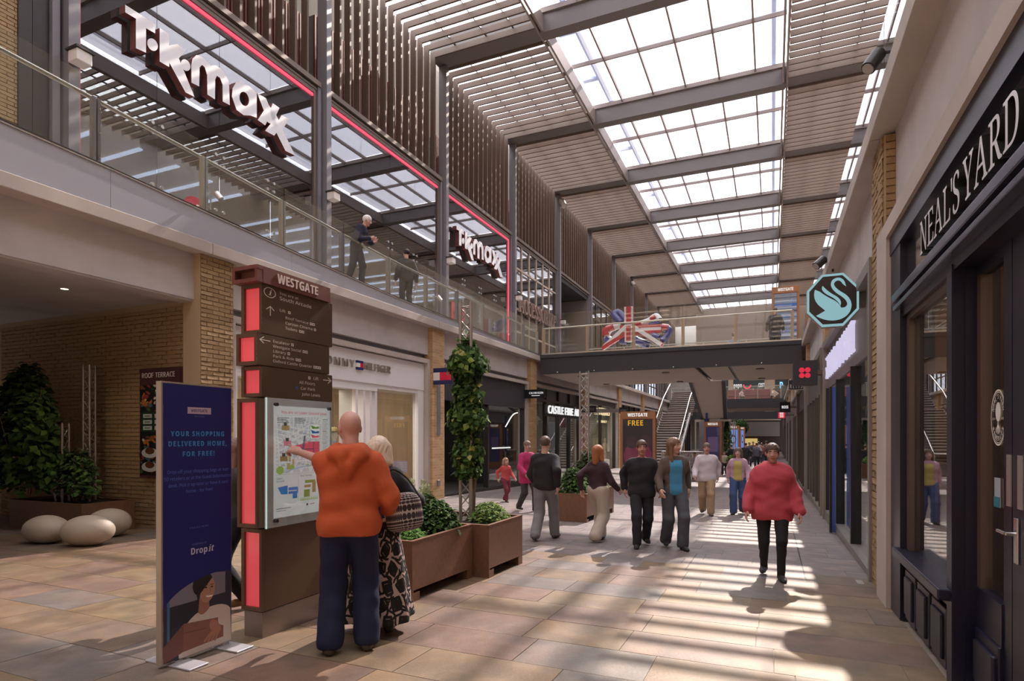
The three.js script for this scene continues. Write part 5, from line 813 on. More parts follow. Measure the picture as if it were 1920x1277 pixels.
{
  const [x0] = onZ(1163, 900, 20.9), [x1] = onZ(1229, 900, 20.9);
  totem('orange brown digital totem with a yellow lettered screen under the footbridge', x0, x1, 20.9, fy(20.9), 2.83, (g, W, H) => { g.fillStyle = '#16151c'; g.fillRect(0, 0, W, H); g.fillStyle = '#e2b21f'; g.font = 'bold 96px sans-serif'; g.fillText('FREE', 60, 80); g.fillStyle = '#5d1f38'; g.beginPath(); g.arc(200, 480, 190, 0, 7); g.fill(); g.fillStyle = '#2a1c26'; g.beginPath(); g.arc(120, 300, 80, 0, 7); g.arc(300, 290, 80, 0, 7); g.fill(); g.fillStyle = '#5b87d8'; g.fillRect(0, 600, W, 180); g.fillStyle = '#c7d7f5'; for (let i = 0; i < 5; i++) g.fillRect(20, 625 + i * 26, 150 - i * 14, 8); });
  const [a0, , ] = onZ(1447, 640, 26.8), [a1] = onZ(1499, 640, 26.8);
  totem('orange brown digital totem standing on the footbridge', a0, a1, 26.8, 4.86, 2.75, (g, W, H) => { g.fillStyle = '#6d7484'; g.fillRect(0, 0, W, H); for (let i = 0; i < 14; i++) { g.fillStyle = ['#39415a', '#7d8ba8', '#2d5aa0', '#9aa4bc'][i % 4]; g.fillRect(0, 60 + i * 52, W, 16 + (i % 3) * 12); } });
  const blueScreen = (g, W, H) => { g.fillStyle = '#6f93e0'; g.fillRect(0, 0, W, H); g.fillStyle = '#1d2233'; g.beginPath(); g.arc(W / 2, H * 0.35, 130, 0, 7); g.fill(); g.fillStyle = '#8fb2f0'; g.beginPath(); g.arc(W / 2, H * 0.35, 80, 0, 7); g.fill(); };
  const far = [[1320, 1353, 33.4, 'orange brown digital totem partly behind the stair guard'], [1364, 1386, 46, 'digital totem with a blue screen beside the thin far truss'], [1387, 1397, 52, 'small digital totem with a blue screen past the far truss']];
  for (const [u0, u1, Z, l] of far) { const [p] = onZ(u0, 850, Z), [q] = onZ(u1, 850, Z); totem(l, p, q, Z, fy(Z), 2.8, Z < 40 ? (g, W, H) => { g.fillStyle = '#2b2a4a'; g.fillRect(0, 0, W, H); g.fillStyle = '#5a4a6a'; g.fillRect(60, 200, 280, 300); } : blueScreen); }
}
{ const o = thing('notice_post', 'slim navy sign post beside the escalator foot', 'post'), [x, , Z] = onZ(1325, 800, 34.2); mesh('panel', bx(x - 0.06, x + 0.06, fy(Z) + 1.1, onZ(1325, 774, 34.2)[1], Z, Z + 0.05), M([0.02, 0.025, 0.12], 0.5), o); mesh('pole', bar([x, fy(Z), Z + 0.03], [x, fy(Z) + 1.2, Z + 0.03], 0.03), alu, o); }

// ------------------------------------------------------------------ planters
const corten = M([0.27, 0.135, 0.078], 0.48, { metalness: 0.25, map: grainTex }), soil = M([0.035, 0.022, 0.016], 1);
function planter(label, x0, x1, Z0, Z1, h, legSlot = true) {
  const o = thing('metal_planter', label, 'planter'), y0 = fy(Z0), y0b = fy(Z1), t = 0.02, s = 0.11;
  mesh('side', prism(x1 - t, x1, y0 + s, y0b + s, y0 + h, y0 + h, Z0 + t, Z1 - t), corten, o); mesh('side', prism(x0, x0 + t, y0 + s, y0b + s, y0 + h, y0 + h, Z0 + t, Z1 - t), corten, o);
  mesh('end', [bx(x0, x1, y0 - 0.004, y0 + h, Z0 - 0.001, Z0 + t)], corten, o); mesh('end', [bx(x0, x1, y0b - 0.002, y0 + h, Z1 - t, Z1)], corten, o);
  for (const [a, b] of [[x0, x0 + 0.14], [x1 - 0.14, x1]]) for (const [p, q] of [[Z0 + t + 0.001, Z0 + 0.13], [Z1 - 0.13, Z1 - t - 0.001]]) mesh('foot', [bx(a, b, fy(q) - 0.002, y0b + s - 0.001, p, q)], corten, o);
  mesh('rim', [bx(x0 - 0.004, x0 + 0.04, y0 + h, y0 + h + 0.012, Z0, Z1), bx(x1 - 0.04, x1 + 0.004, y0 + h, y0 + h + 0.012, Z0, Z1), bx(x0, x1, y0 + h, y0 + h + 0.012, Z0 - 0.004, Z0 + 0.04), bx(x0, x1, y0 + h, y0 + h + 0.012, Z1 - 0.04, Z1 + 0.004)], corten, o);
  const sg = new THREE.PlaneGeometry(x1 - x0 - 0.04, Z1 - Z0 - 0.04, 24, 24); sg.rotateX(-Math.PI / 2); const p = sg.attributes.position; for (let i = 0; i < p.count; i++) p.setY(i, 0.05 * fbm((p.getX(i) + 5) / 8 % 1, (p.getZ(i) + 5) / 8 % 1, 32, 3)); sg.computeVertexNormals();
  mesh('soil', [move(sg, (x0 + x1) / 2, y0 + h - 0.06, (Z0 + Z1) / 2)], soil, o); mesh('liner', [bx(x0 + 0.03, x1 - 0.03, y0 + s, y0 + s + 0.02, Z0 + 0.03, Z1 - 0.03)], darkFrame, o);
  return o;
}
planter('long rust brown planter full of mixed shrubs beside the couple', -4.1, -3.19, 4.91, 6.17, 0.58);
planter('square rust brown planter holding the tall leafy truss tower', -4.1, -2.99, 6.2, 7.2, 0.60);
planter('rust brown planter with the second truss tower in the middle of the arcade', -4.2, -3.46, 11.75, 14.0, 0.57);
planter('dark red planter in the unlit entrance passage', -12.5, -10.45, 6.2, 7.1, 0.5);
function truss(label, cx, Z, y0, y1, w) {
  const o = thing('truss_tower', label, 'truss'), m = M([0.46, 0.42, 0.39], 0.35, { metalness: 0.75 }), P = [[-w / 2, -w * 0.3], [w / 2, -w * 0.3], [0, w * 0.55]];
  for (const [x, z] of P) { mesh('chord', bar([cx + x, y0, Z + z], [cx + x, y1, Z + z], 0.022, 10), m, o); mesh('cap', bar([cx + x, y1, Z + z], [cx + x, y1 + 0.02, Z + z], 0.015, 8), m, o); }
  const st = w * 1.05, n = Math.floor((y1 - y0 - 0.1) / st);
  for (let s = 0; s < 3; s++) { const A = P[s], B = P[(s + 1) % 3]; for (let i = 0; i < n; i++) { const a = i % 2 ? A : B, b = i % 2 ? B : A, ya = y1 - 0.06 - i * st; mesh('brace', bar([cx + a[0], ya, Z + a[1]], [cx + b[0], ya - st, Z + b[1]], 0.008, 6), m, o); mesh('brace', bar([cx + b[0], ya, Z + b[1]], [cx + a[0], ya - st, Z + a[1]], 0.006, 6), m, o); } mesh('tie', bar([cx + A[0], y1 - 0.05, Z + A[1]], [cx + B[0], y1 - 0.05, Z + B[1]], 0.01, 6), m, o); }
  return o;
}
truss('aluminium truss tower wrapped by the climbing plant', -3.56, 6.75, 0.35, onZ(885, 568, 6.75)[1], 0.15);
truss('bare aluminium truss tower in the second planter', -3.84, 12.9, 0.1, onZ(1114, 697, 12.9)[1], 0.2);
truss('short aluminium truss in the dark passage planter', onZ(117, 800, 6.6)[0], 6.6, 0.3, onZ(117, 795, 6.6)[1], 0.2);
truss('tall aluminium truss in the dark passage planter', onZ(168, 800, 6.9)[0], 6.9, 0.3, onZ(168, 686, 6.9)[1], 0.18);
{ const [x] = onZ(1375, 800, 44); truss('thin aluminium truss near the far blue screens', x, 44, fy(44), 2.5, 0.3); }
// stone pebble seats
[['egg shaped stone seat at the dark passage side', 70, 1020, 0.70, 0.42], ['egg shaped stone seat in front of the other two', 149, 1025, 0.70, 0.45], ['smaller egg shaped stone seat behind the others', 190, 1008, 0.66, 0.46]].forEach(([label, u, v, w, h], i) => {
  const [x, y, Z] = onFloor(u, v), g = new THREE.SphereGeometry(0.5, 40, 28), p = g.attributes.position;
  for (let k = 0; k < p.count; k++) { const Y = p.getY(k), f = 1 - 0.12 * (Y > 0 ? Y : 0); p.setXYZ(k, p.getX(k) * w * f, (Math.sign(Y) * Math.pow(Math.abs(Y) * 2, 0.9) / 2 + 0.5) * h, p.getZ(k) * w * 0.8 * f); } g.computeVertexNormals();
  single('pebble_seat', move(uvm(g), x, y - 0.004, Z + 0.12, i * 0.7), M([0.52, 0.43, 0.33], 0.55, { map: plasterTex }), label, 'seat');
});
// spotlights fixed to gallery and roof
function spotHead(label, pos, dir, r = 0.11, L = 0.3, mat = darkFrame) {
  const o = thing('spotlight', label, 'spotlight'), d = new THREE.Vector3(dir[0], dir[1], -dir[2]).normalize(), e = [pos[0] + d.x * L, pos[1] + d.y * L, pos[2] - d.z * L];
  mesh('head', bar(pos, e, r, 16, r), mat, o); mesh('lens', bar(e, [e[0] + d.x * 0.01, e[1] + d.y * 0.01, e[2] - d.z * 0.01], r * 0.8, 16), M([0.5, 0.48, 0.45], 0.2, { metalness: 0.6 }), o); mesh('bracket', [bar(pos, [pos[0] - 0.15 * Math.sign(dir[0] || 1), pos[1], pos[2] + 0.02], r * 0.25), bar([pos[0] - 0.15 * Math.sign(dir[0] || 1), pos[1] - 0.25, pos[2] + 0.02], [pos[0] - 0.15 * Math.sign(dir[0] || 1), pos[1] + 0.05, pos[2] + 0.02], r * 0.25)], mat, o);
}
{ const p = onX(1648, 100, 0.98); spotHead('black cylinder spotlight on the stone band over the navy shop', p, [-0.5, -0.8, -0.3], 0.07, 0.2); const q = onX(1545, 486, 0.9); spotHead('black cylinder spotlight on the stone band above the swan sign', q, [-0.6, -0.6, -0.4], 0.08, 0.22); const a = onX(405, 362, -8.8); spotHead('silver spotlight low on the gallery balustrade', a, [0.5, -0.7, 0.3], 0.05, 0.13, chrome); const b = onX(820, 556, -8.8); spotHead('silver spotlight on the balustrade by the leafy tower', b, [0.5, -0.7, 0.3], 0.06, 0.16, chrome); const c = onX(1052, 377, -13.0); spotHead('grey box spotlight under the slatted roof corner', c, [0.5, -0.8, -0.4], 0.22, 0.6, M([0.25, 0.2, 0.17], 0.5)); const e = onX(1186, 530, -13); spotHead('small grey spotlight far along the slatted roof corner', e, [0.5, -0.8, -0.4], 0.22, 0.5, M([0.25, 0.2, 0.17], 0.5)); }
// ------------------------------------------------------------------ plants
// leaves: list of [x, y, Z, size, nx, ny, nz, roll]; every leaf is a folded, pointed blade of four triangles
function leafMesh(name, leaves, mat, parent, shape = [0.5, 0.34, 0.12]) {
  const n = leaves.length, pos = new Float32Array(n * 6 * 3), nor = new Float32Array(n * 6 * 3), idx = new Uint32Array(n * 12), N = new THREE.Vector3(), T = new THREE.Vector3(), B = new THREE.Vector3(), q = new THREE.Quaternion();
  leaves.forEach(([x, y, Z, s, nx, ny, nz, roll], i) => {
    N.set(nx, ny, nz).normalize(); T.set(Math.abs(N.y) > 0.9 ? 1 : 0, Math.abs(N.y) > 0.9 ? 0 : 1, 0).cross(N).normalize(); T.applyQuaternion(q.setFromAxisAngle(N, roll)); B.crossVectors(N, T);
    const [a, w, f] = shape, V = [[0, 0, 0], [a, w, f], [a, -w, f], [1.0, 0, -0.1], [a, 0, 0], [0.15, 0, 0]];
    V.forEach(([t, b, h], k) => { const o = (i * 6 + k) * 3; pos[o] = x + s * (t * T.x + b * B.x + h * N.x); pos[o + 1] = y + s * (t * T.y + b * B.y + h * N.y); pos[o + 2] = -Z + s * (t * T.z + b * B.z + h * N.z); nor[o] = N.x + (k === 1 ? 0.5 : k === 2 ? -0.5 : 0) * B.x; nor[o + 1] = N.y + (k === 1 ? 0.5 : k === 2 ? -0.5 : 0) * B.y; nor[o + 2] = N.z + (k === 1 ? 0.5 : k === 2 ? -0.5 : 0) * B.z; });
    [0, 2, 4, 0, 4, 1, 4, 2, 3, 4, 3, 1].forEach((k, j) => idx[i * 12 + j] = i * 6 + k);
  });
  const g = new THREE.BufferGeometry(); g.setAttribute('position', new THREE.BufferAttribute(pos, 3)); g.setAttribute('normal', new THREE.BufferAttribute(nor, 3)); g.setIndex(new THREE.BufferAttribute(idx, 1));
  return mesh(name, g, mat, parent);
}
const leafM = c => M(c, 0.9, { specularIntensity: 0.25, transmission: 0.35, thickness: 0, side: THREE.DoubleSide });
const greens = { deep: leafM([0.05, 0.10, 0.025]), mid: leafM([0.11, 0.20, 0.045]), light: leafM([0.28, 0.37, 0.09]), yellow: leafM([0.46, 0.44, 0.14]), cream: leafM([0.62, 0.66, 0.36]), grass: leafM([0.12, 0.27, 0.04]), dull: leafM([0.06, 0.085, 0.035]) };
const stemM = M([0.13, 0.085, 0.055], 0.9);
function bush(label, cx, y, Z, rx, h, n, size, mats, opt = {}) {
  const o = thing(opt.name ?? 'planter_shrub', label, 'plant'), sets = mats.map(() => []);
  for (let i = 0; i < n; i++) {
    const a = rnd() * 6.283, r = Math.sqrt(rnd()), t = Math.pow(rnd(), 0.7), x = Math.cos(a) * r * rx * (1 - 0.45 * t * t), z = Math.sin(a) * r * rx * (1 - 0.45 * t * t) * (opt.deep ?? 1);
    const yy = y + t * h * (1 - 0.3 * r * r);
    sets[Math.floor(Math.pow(rnd(), opt.bias ?? 1) * mats.length)].push([cx + x, yy, Z + z, size * rr(0.6, 1.25), x * 2 + rr(-0.4, 0.4), 0.5 + rnd(), -z * 2 + rr(-0.4, 0.4), rnd() * 6.28]);
  }
  mats.forEach((m, i) => { if (sets[i].length) leafMesh('foliage', sets[i], m, o, opt.shape); });
  const st = []; for (let i = 0; i < 7; i++) { const a = rnd() * 6.28; st.push(bar([cx + Math.cos(a) * rx * 0.15, y - 0.05, Z + Math.sin(a) * rx * 0.15], [cx + Math.cos(a) * rx * 0.6, y + h * rr(0.5, 0.85), Z + Math.sin(a) * rx * 0.6], 0.006, 5)); } mesh('stem', st, stemM, o);
  if (opt.heads) { const hd = []; for (let i = 0; i < opt.heads; i++) { const a = rnd() * 6.28, r = Math.sqrt(rnd()) * rx * 0.8, hx = cx + Math.cos(a) * r, hz = Z + Math.sin(a) * r, hy = y + h * rr(0.85, 1.1); for (let k = 0; k < 70; k++) { const b = rnd() * 6.28, c = rnd() * 2 - 1, s = Math.sqrt(1 - c * c), R = rr(0.02, 0.045); hd.push([hx + Math.cos(b) * s * R, hy + c * R * 1.6, hz + Math.sin(b) * s * R, 0.022, Math.cos(b) * s, c, -Math.sin(b) * s, rnd() * 6]); } } leafMesh('flower_head', hd, greens.cream, o); }
  return o;
}
const yS = fy(5) + 0.52;
bush('tall pale green flower head shrub at the back of the long planter', -3.80, yS, 5.72, 0.32, 0.50, 1500, 0.06, [greens.mid, greens.light], { heads: 22 });
bush('low bright green grassy clump at the near end of the long planter', -3.50, yS, 5.16, 0.29, 0.20, 1500, 0.07, [greens.grass, greens.mid], { shape: [0.5, 0.10, 0.1] });
bush('dull brownish green shrub in the middle of the long planter', -3.60, yS, 5.45, 0.24, 0.36, 900, 0.05, [greens.dull, greens.deep]);
bush('dark glossy shrub in the long planter next to the square one', -3.46, yS, 5.84, 0.27, 0.36, 1300, 0.07, [greens.deep, greens.mid]);
bush('fresh green leafy shrub behind the dark glossy shrub', -3.72, yS, 6.02, 0.24, 0.44, 1000, 0.06, [greens.mid, greens.grass]);
bush('mid green shrub by the woman with the patterned bag', -3.9, yS, 5.2, 0.2, 0.32, 500, 0.06, [greens.mid, greens.light]);
bush('pale green starry shrub in the square planter', -3.33, fy(6.5) + 0.55, 6.88, 0.3, 0.26, 1500, 0.045, [greens.light, greens.mid]);
bush('low green ground cover at the foot of the leafy tower', -3.8, fy(6.5) + 0.55, 6.5, 0.22, 0.2, 600, 0.05, [greens.grass, greens.mid]);
{ // climbing plant on the truss
  const o = thing('climbing_plant', 'tall column of maple-like leaves climbing the aluminium truss', 'plant'), cx = -3.56, Z = 6.75, y0 = 0.95, y1 = onZ(885, 640, 6.75)[1];
  const sets = [[], [], [], []], n = 3400;
  for (let i = 0; i < n; i++) { const t = Math.pow(rnd(), 0.85), y = y0 + (y1 - y0) * t, lump = 0.72 + 0.2 * Math.sin(t * 17) + 0.16 * Math.sin(t * 31 + 1), R = 0.27 * lump * Math.min(1, 0.45 + t * 3) * (t > 0.93 ? (1.02 - t) / 0.09 : 1), a = rnd() * 6.283, r = R * Math.pow(rnd(), 0.4); const x = Math.cos(a) * r, z = Math.sin(a) * r * 0.9, k = rnd(); sets[k < 0.62 ? 0 : k < 0.88 ? 1 : k < 0.96 ? 2 : 3].push([cx + x, y, Z + z, rr(0.05, 0.11), x * 6 + rr(-0.7, 0.7), rr(-0.1, 1.1), -z * 6 + rr(-0.7, 0.7), rr(0, 6.28)]); }
  [greens.deep, greens.mid, greens.light, greens.yellow].forEach((m, i) => leafMesh('foliage', sets[i], m, o, [0.4, 0.42, 0.1]));
  const tr = [[0.1, 0.48, 0.02], [0.07, 0.7, 0.0], [0.09, 0.95, 0.03], [0.05, 1.25, 0.0], [0.02, 1.7, 0.02], [0.0, 2.3, 0]].map(([x, y, z]) => new THREE.Vector3(cx + x, y, -(Z + z))); mesh('trunk', new THREE.TubeGeometry(new THREE.CatmullRomCurve3(tr), 30, 0.024, 8), M([0.24, 0.16, 0.10], 0.9, { map: grainTex }), o);
  const tw = tr.map((v, i) => v.clone().add(new THREE.Vector3(0.03 * Math.sin(i * 2), 0, 0.03 * Math.cos(i * 2)))); mesh('stem', new THREE.TubeGeometry(new THREE.CatmullRomCurve3(tw), 30, 0.012, 6), stemM, o);
  const top = []; for (let i = 0; i < 40; i++) top.push([cx + rr(-0.12, -0.02), y1 + rr(-0.1, 0.22), Z + rr(-0.06, 0.06), rr(0.04, 0.07), rr(-1, 1), rr(0, 1), rr(-1, 1), rnd() * 6]); leafMesh('top_shoot', top, greens.mid, o, [0.4, 0.4, 0.1]);
}
// second planter
const y2 = fy(12) + 0.5;
bush('leafy green shrub at the near end of the second planter', -3.88, y2, 12.15, 0.36, 0.6, 1300, 0.09, [greens.mid, greens.deep]);
bush('dark shrub around the bare truss tower', -3.8, y2, 12.95, 0.36, 0.95, 1300, 0.09, [greens.deep, greens.dull]);
bush('flowering pale shrub at the far end of the second planter', -3.75, y2, 13.6, 0.3, 0.35, 700, 0.06, [greens.light, greens.mid]);
// unlit passage planting
bush('big dark tree crown in the unlit passage', onZ(50, 760, 6.4)[0], 0.5, 6.4, 0.95, 2.35, 2600, 0.16, [greens.deep, greens.mid], { name: 'passage_tree', deep: 0.5, bias: 2 });
bush('dark shrub between the two passage trusses', onZ(140, 820, 6.55)[0], 0.4, 6.6, 0.5, 0.9, 700, 0.12, [greens.deep, greens.mid], { deep: 0.5 });
// far planting
{ const [x] = onZ(1363, 850, 39.5), o = thing('topiary_tree', 'slim dark green column tree by the far totems', 'tree'); const L = []; for (let i = 0; i < 900; i++) { const t = rnd(), a = rnd() * 6.28, r = 0.35 * Math.sin(Math.PI * Math.min(0.95, t * 0.85 + 0.12)) * Math.sqrt(rnd()); L.push([x + Math.cos(a) * r, fy(39.5) + 0.7 + t * 2.3, 39.5 + Math.sin(a) * r, 0.13, Math.cos(a), 0.4, -Math.sin(a), rnd() * 6]); } leafMesh('foliage', L, greens.deep, o); mesh('trunk', bar([x, fy(39.5), 39.5], [x, fy(39.5) + 1.2, 39.5], 0.05), stemM, o); }
{ const [x] = onZ(1391, 780, 60), o = thing('far_tree', 'dark round tree crown under the far bridges', 'tree'); const L = []; for (let i = 0; i < 700; i++) { const a = rnd() * 6.28, c = rnd() * 2 - 1, s = Math.sqrt(1 - c * c), r = 0.75 * Math.cbrt(rnd()); L.push([x + Math.cos(a) * s * r, 2.3 + c * r, 56 + Math.sin(a) * s * r, 0.2, Math.cos(a) * s, c, -Math.sin(a) * s, rnd() * 6]); } leafMesh('foliage', L, greens.deep, o); mesh('trunk', bar([x, fy(56), 56], [x, 2.2, 56], 0.06), stemM, o); }
{ const [x] = onZ(1366, 860, 33), p = thing('metal_planter', 'small orange brown planter with a lime plant past the stair guard', 'planter'); mesh('box', [rbx(x - 0.1, x + 0.45, fy(33), fy(33) + 0.7, 33, 33.6, 0.01)], corten, p); bush('lime green plant in the small far planter', x + 0.15, fy(33) + 0.7, 33.3, 0.3, 0.35, 250, 0.14, [greens.light, greens.grass]); }
// ------------------------------------------------------------------ people: distance fields meshed with surface nets
class Field {
  constructor(lo, hi, c) { this.lo = lo; this.c = c; this.n = lo.map((v, i) => Math.max(4, Math.ceil((hi[i] - v) / c) + 1)); this.d = new Float32Array(this.n[0] * this.n[1] * this.n[2]).fill(1); }
  each(a, b, m, f) { const { lo, c, n, d } = this, s = a.map((v, i) => Math.max(0, Math.floor((v - m - lo[i]) / c))), e = b.map((v, i) => Math.min(n[i] - 1, Math.ceil((v + m - lo[i]) / c))); for (let k = s[2]; k <= e[2]; k++) for (let j = s[1]; j <= e[1]; j++) { let o = (k * n[1] + j) * n[0] + s[0]; const y = lo[1] + j * c, z = lo[2] + k * c; for (let i = s[0]; i <= e[0]; i++, o++) d[o] = f(lo[0] + i * c, y, z, d[o]); } }
  static smin(a, b, k) { const h = Math.max(k - Math.abs(a - b), 0) / k; return Math.min(a, b) - h * h * k * 0.25; }
  cone(a, ra, b, rb, k = 0.03, flat = 1) {   // tapered capsule; flat < 1 thins it front to back
    const bax = b[0] - a[0], bay = b[1] - a[1], baz = (b[2] - a[2]) / flat, l = bax * bax + bay * bay + baz * baz + 1e-9, R = Math.max(ra, rb), m = R + k + this.c * 2;
    this.each(a.map((v, i) => Math.min(v, b[i])), a.map((v, i) => Math.max(v, b[i])), m, (x, y, z, o) => { const px = x - a[0], py = y - a[1], pz = (z - a[2]) / flat, h = Math.min(1, Math.max(0, (px * bax + py * bay + pz * baz) / l)), qx = px - bax * h, qy = py - bay * h, qz = pz - baz * h; return Field.smin(o, (Math.sqrt(qx * qx + qy * qy + qz * qz) - (ra + (rb - ra) * h)) * (flat < 1 ? flat : 1), k); });
    return this;
  }
  ell(c, r, k = 0.02) { const R = Math.min(...r), m = Math.max(...r) - 0 + k + this.c * 2; this.each(c, c, m, (x, y, z, o) => { const a = (x - c[0]) / r[0], b = (y - c[1]) / r[1], d = (z - c[2]) / r[2]; const q = Math.sqrt(a * a + b * b + d * d), g = Math.sqrt((a / r[0]) ** 2 + (b / r[1]) ** 2 + (d / r[2]) ** 2) + 1e-6; return Field.smin(o, q * (q - 1) / g, k); }); return this; }
  cut(f) { const { lo, c, n, d } = this; let o = 0; for (let k = 0; k < n[2]; k++) for (let j = 0; j < n[1]; j++) for (let i = 0; i < n[0]; i++, o++) if (d[o] < 0.2) d[o] = Math.max(d[o], f(lo[0] + i * c, lo[1] + j * c, lo[2] + k * c)); return this; }
  add(f) { const { lo, c, n, d } = this; let o = 0; for (let k = 0; k < n[2]; k++) for (let j = 0; j < n[1]; j++) for (let i = 0; i < n[0]; i++, o++) if (Math.abs(d[o]) < 0.1) d[o] += f(lo[0] + i * c, lo[1] + j * c, lo[2] + k * c); return this; }
  mesh() {
    const { lo, c, n, d } = this, [nx, ny, nz] = n, id = new Int32Array(d.length).fill(-1), pos = [], ind = [], sx = 1, sy = nx, sz = nx * ny, co = [0, sx, sy, sx + sy, sz, sx + sz, sy + sz, sx + sy + sz];
    const E = [[0, 1], [2, 3], [4, 5], [6, 7], [0, 2], [1, 3], [4, 6], [5, 7], [0, 4], [1, 5], [2, 6], [3, 7]];
    for (let k = 0; k < nz - 1; k++) for (let j = 0; j < ny - 1; j++) for (let i = 0; i < nx - 1; i++) {
      const o = k * sz + j * sy + i; let m = 0; for (let q = 0; q < 8; q++) if (d[o + co[q]] < 0) m |= 1 << q; if (m === 0 || m === 255) continue;
      let x = 0, y = 0, z = 0, w = 0; for (const [a, b] of E) { const A = d[o + co[a]], B = d[o + co[b]]; if ((A < 0) === (B < 0)) continue; const t = A / (A - B); x += (a & 1) + t * ((b & 1) - (a & 1)); y += ((a >> 1) & 1) + t * (((b >> 1) & 1) - ((a >> 1) & 1)); z += (a >> 2) + t * ((b >> 2) - (a >> 2)); w++; }
      id[o] = pos.length / 3; pos.push(lo[0] + (i + x / w) * c, lo[1] + (j + y / w) * c, lo[2] + (k + z / w) * c);
    }
    const quad = (a, b, e, f, flip) => { if (a < 0 || b < 0 || e < 0 || f < 0) return; flip ? ind.push(a, e, b, b, e, f) : ind.push(a, b, e, b, f, e); };
    for (let k = 1; k < nz - 1; k++) for (let j = 1; j < ny - 1; j++) for (let i = 1; i < nx - 1; i++) { const o = k * sz + j * sy + i, A = d[o] < 0; if (A !== (d[o + sx] < 0)) quad(id[o - sy - sz], id[o - sz], id[o - sy], id[o], !A); if (A !== (d[o + sy] < 0)) quad(id[o - sx - sz], id[o - sz], id[o - sx], id[o], A); if (A !== (d[o + sz] < 0)) quad(id[o - sx - sy], id[o - sy], id[o - sx], id[o], !A); }
    const g = new THREE.BufferGeometry(); g.setAttribute('position', new THREE.Float32BufferAttribute(pos, 3)); g.setIndex(ind); g.computeVertexNormals(); return g;
  }
}
const hairCache = new Map(), headCache = new Map(), handCache = new Map();
function headGeo(c) {   // head about its own centre, chin at -0.118, crown at 0.118; face towards +z
  if (headCache.has(c)) return headCache.get(c);
  const f = new Field([-0.12, -0.17, -0.14], [0.12, 0.15, 0.16], c);
  f.ell([0, 0.028, -0.012], [0.075, 0.09, 0.098]).ell([0, -0.045, 0.028], [0.056, 0.07, 0.062], 0.04).ell([0, -0.098, 0.06], [0.026, 0.02, 0.024], 0.03).ell([-0.035, -0.035, 0.055], [0.022, 0.024, 0.022], 0.03).ell([0.035, -0.035, 0.055], [0.022, 0.024, 0.022], 0.03);
  f.cone([0, 0.02, 0.084], 0.009, [0, -0.022, 0.108], 0.013, 0.014).ell([-0.012, -0.027, 0.094], [0.009, 0.008, 0.01], 0.01).ell([0.012, -0.027, 0.094], [0.009, 0.008, 0.01], 0.01).cone([-0.04, 0.03, 0.074], 0.010, [0.04, 0.03, 0.074], 0.010, 0.02);
  f.cut((x, y, z) => { const a = Math.hypot(Math.abs(x) - 0.032, (y - 0.008) * 1.3, z - 0.102); return 0.019 - a; }).ell([-0.032, 0.006, 0.072], [0.014, 0.013, 0.014], 0.004).ell([0.032, 0.006, 0.072], [0.014, 0.013, 0.014], 0.004);
  f.ell([0, -0.056, 0.086], [0.023, 0.006, 0.010], 0.008).ell([0, -0.066, 0.084], [0.019, 0.007, 0.010], 0.008).ell([-0.077, -0.008, -0.004], [0.011, 0.03, 0.018], 0.012).ell([0.077, -0.008, -0.004], [0.011, 0.03, 0.018], 0.012);
  f.cone([0, -0.06, -0.02], 0.05, [0, -0.16, -0.03], 0.054, 0.03);
  const g = f.mesh(), p = g.attributes.position, tag = new Uint8Array(p.count);
  for (let i = 0; i < p.count; i++) { const x = Math.abs(p.getX(i)), y = p.getY(i), z = p.getZ(i); if (z > 0.07 && Math.hypot(x - 0.032, (y - 0.006) * 1.5) < 0.0125) tag[i] = Math.hypot(x - 0.032, y - 0.006) < 0.0065 ? 2 : 1; else if (z > 0.078 && Math.abs(y + 0.061) < 0.012 && x < 0.024) tag[i] = 3; else if (z > 0.06 && Math.abs(y - 0.031) < 0.006 && x > 0.014 && x < 0.05) tag[i] = 4; }
  g.userData.tag = tag; headCache.set(c, g); return g;
}
function handGeo(c, point) {   // wrist at the origin, fingers towards -y, thumb towards +z, palm towards -x (a left hand)
  const key = c + '_' + point; if (handCache.has(key)) return handCache.get(key);
  const f = new Field([-0.09, -0.22, -0.07], [0.06, 0.05, 0.1], c);
  f.cone([0, 0.03, 0], 0.027, [0, -0.02, 0], 0.026, 0.015, 1).cone([0, -0.02, 0.012], 0.022, [0, -0.085, 0.026], 0.017, 0.012).cone([0, -0.02, 0], 0.022, [0, -0.09, 0.006], 0.017, 0.012).cone([0, -0.02, -0.01], 0.022, [0, -0.085, -0.022], 0.016, 0.012);
  [[0.03, 0.078, 0], [0.01, 0.086, 1], [-0.01, 0.08, 2], [-0.029, 0.062, 3]].forEach(([z, L, i]) => { const curl = point ? (i === 0 ? 0.05 : 1.5) : 0.35 + i * 0.1; let p = [0, -0.086, z], a = curl * 0.4; for (let s = 0; s < 3; s++) { const l = L * [0.45, 0.31, 0.24][s], q = [p[0] - Math.sin(a) * l, p[1] - Math.cos(a) * l, p[2] + (z > 0 ? 0.002 : -0.001)]; f.cone(p, 0.0098 - s * 0.0008, q, 0.009 - s * 0.0009, 0.005); p = q; a += curl * (s ? 0.5 : 0.75); } });
  f.cone([0, -0.025, 0.022], 0.017, [-0.012, -0.055, 0.046], 0.013, 0.01).cone([-0.012, -0.055, 0.046], 0.0115, [-0.022, -0.082, 0.054], 0.0105, 0.006).cone([-0.022, -0.082, 0.054], 0.0105, [-0.034, -0.104, 0.054], 0.009, 0.006);
  const g = f.mesh(); handCache.set(key, g); return g;
}
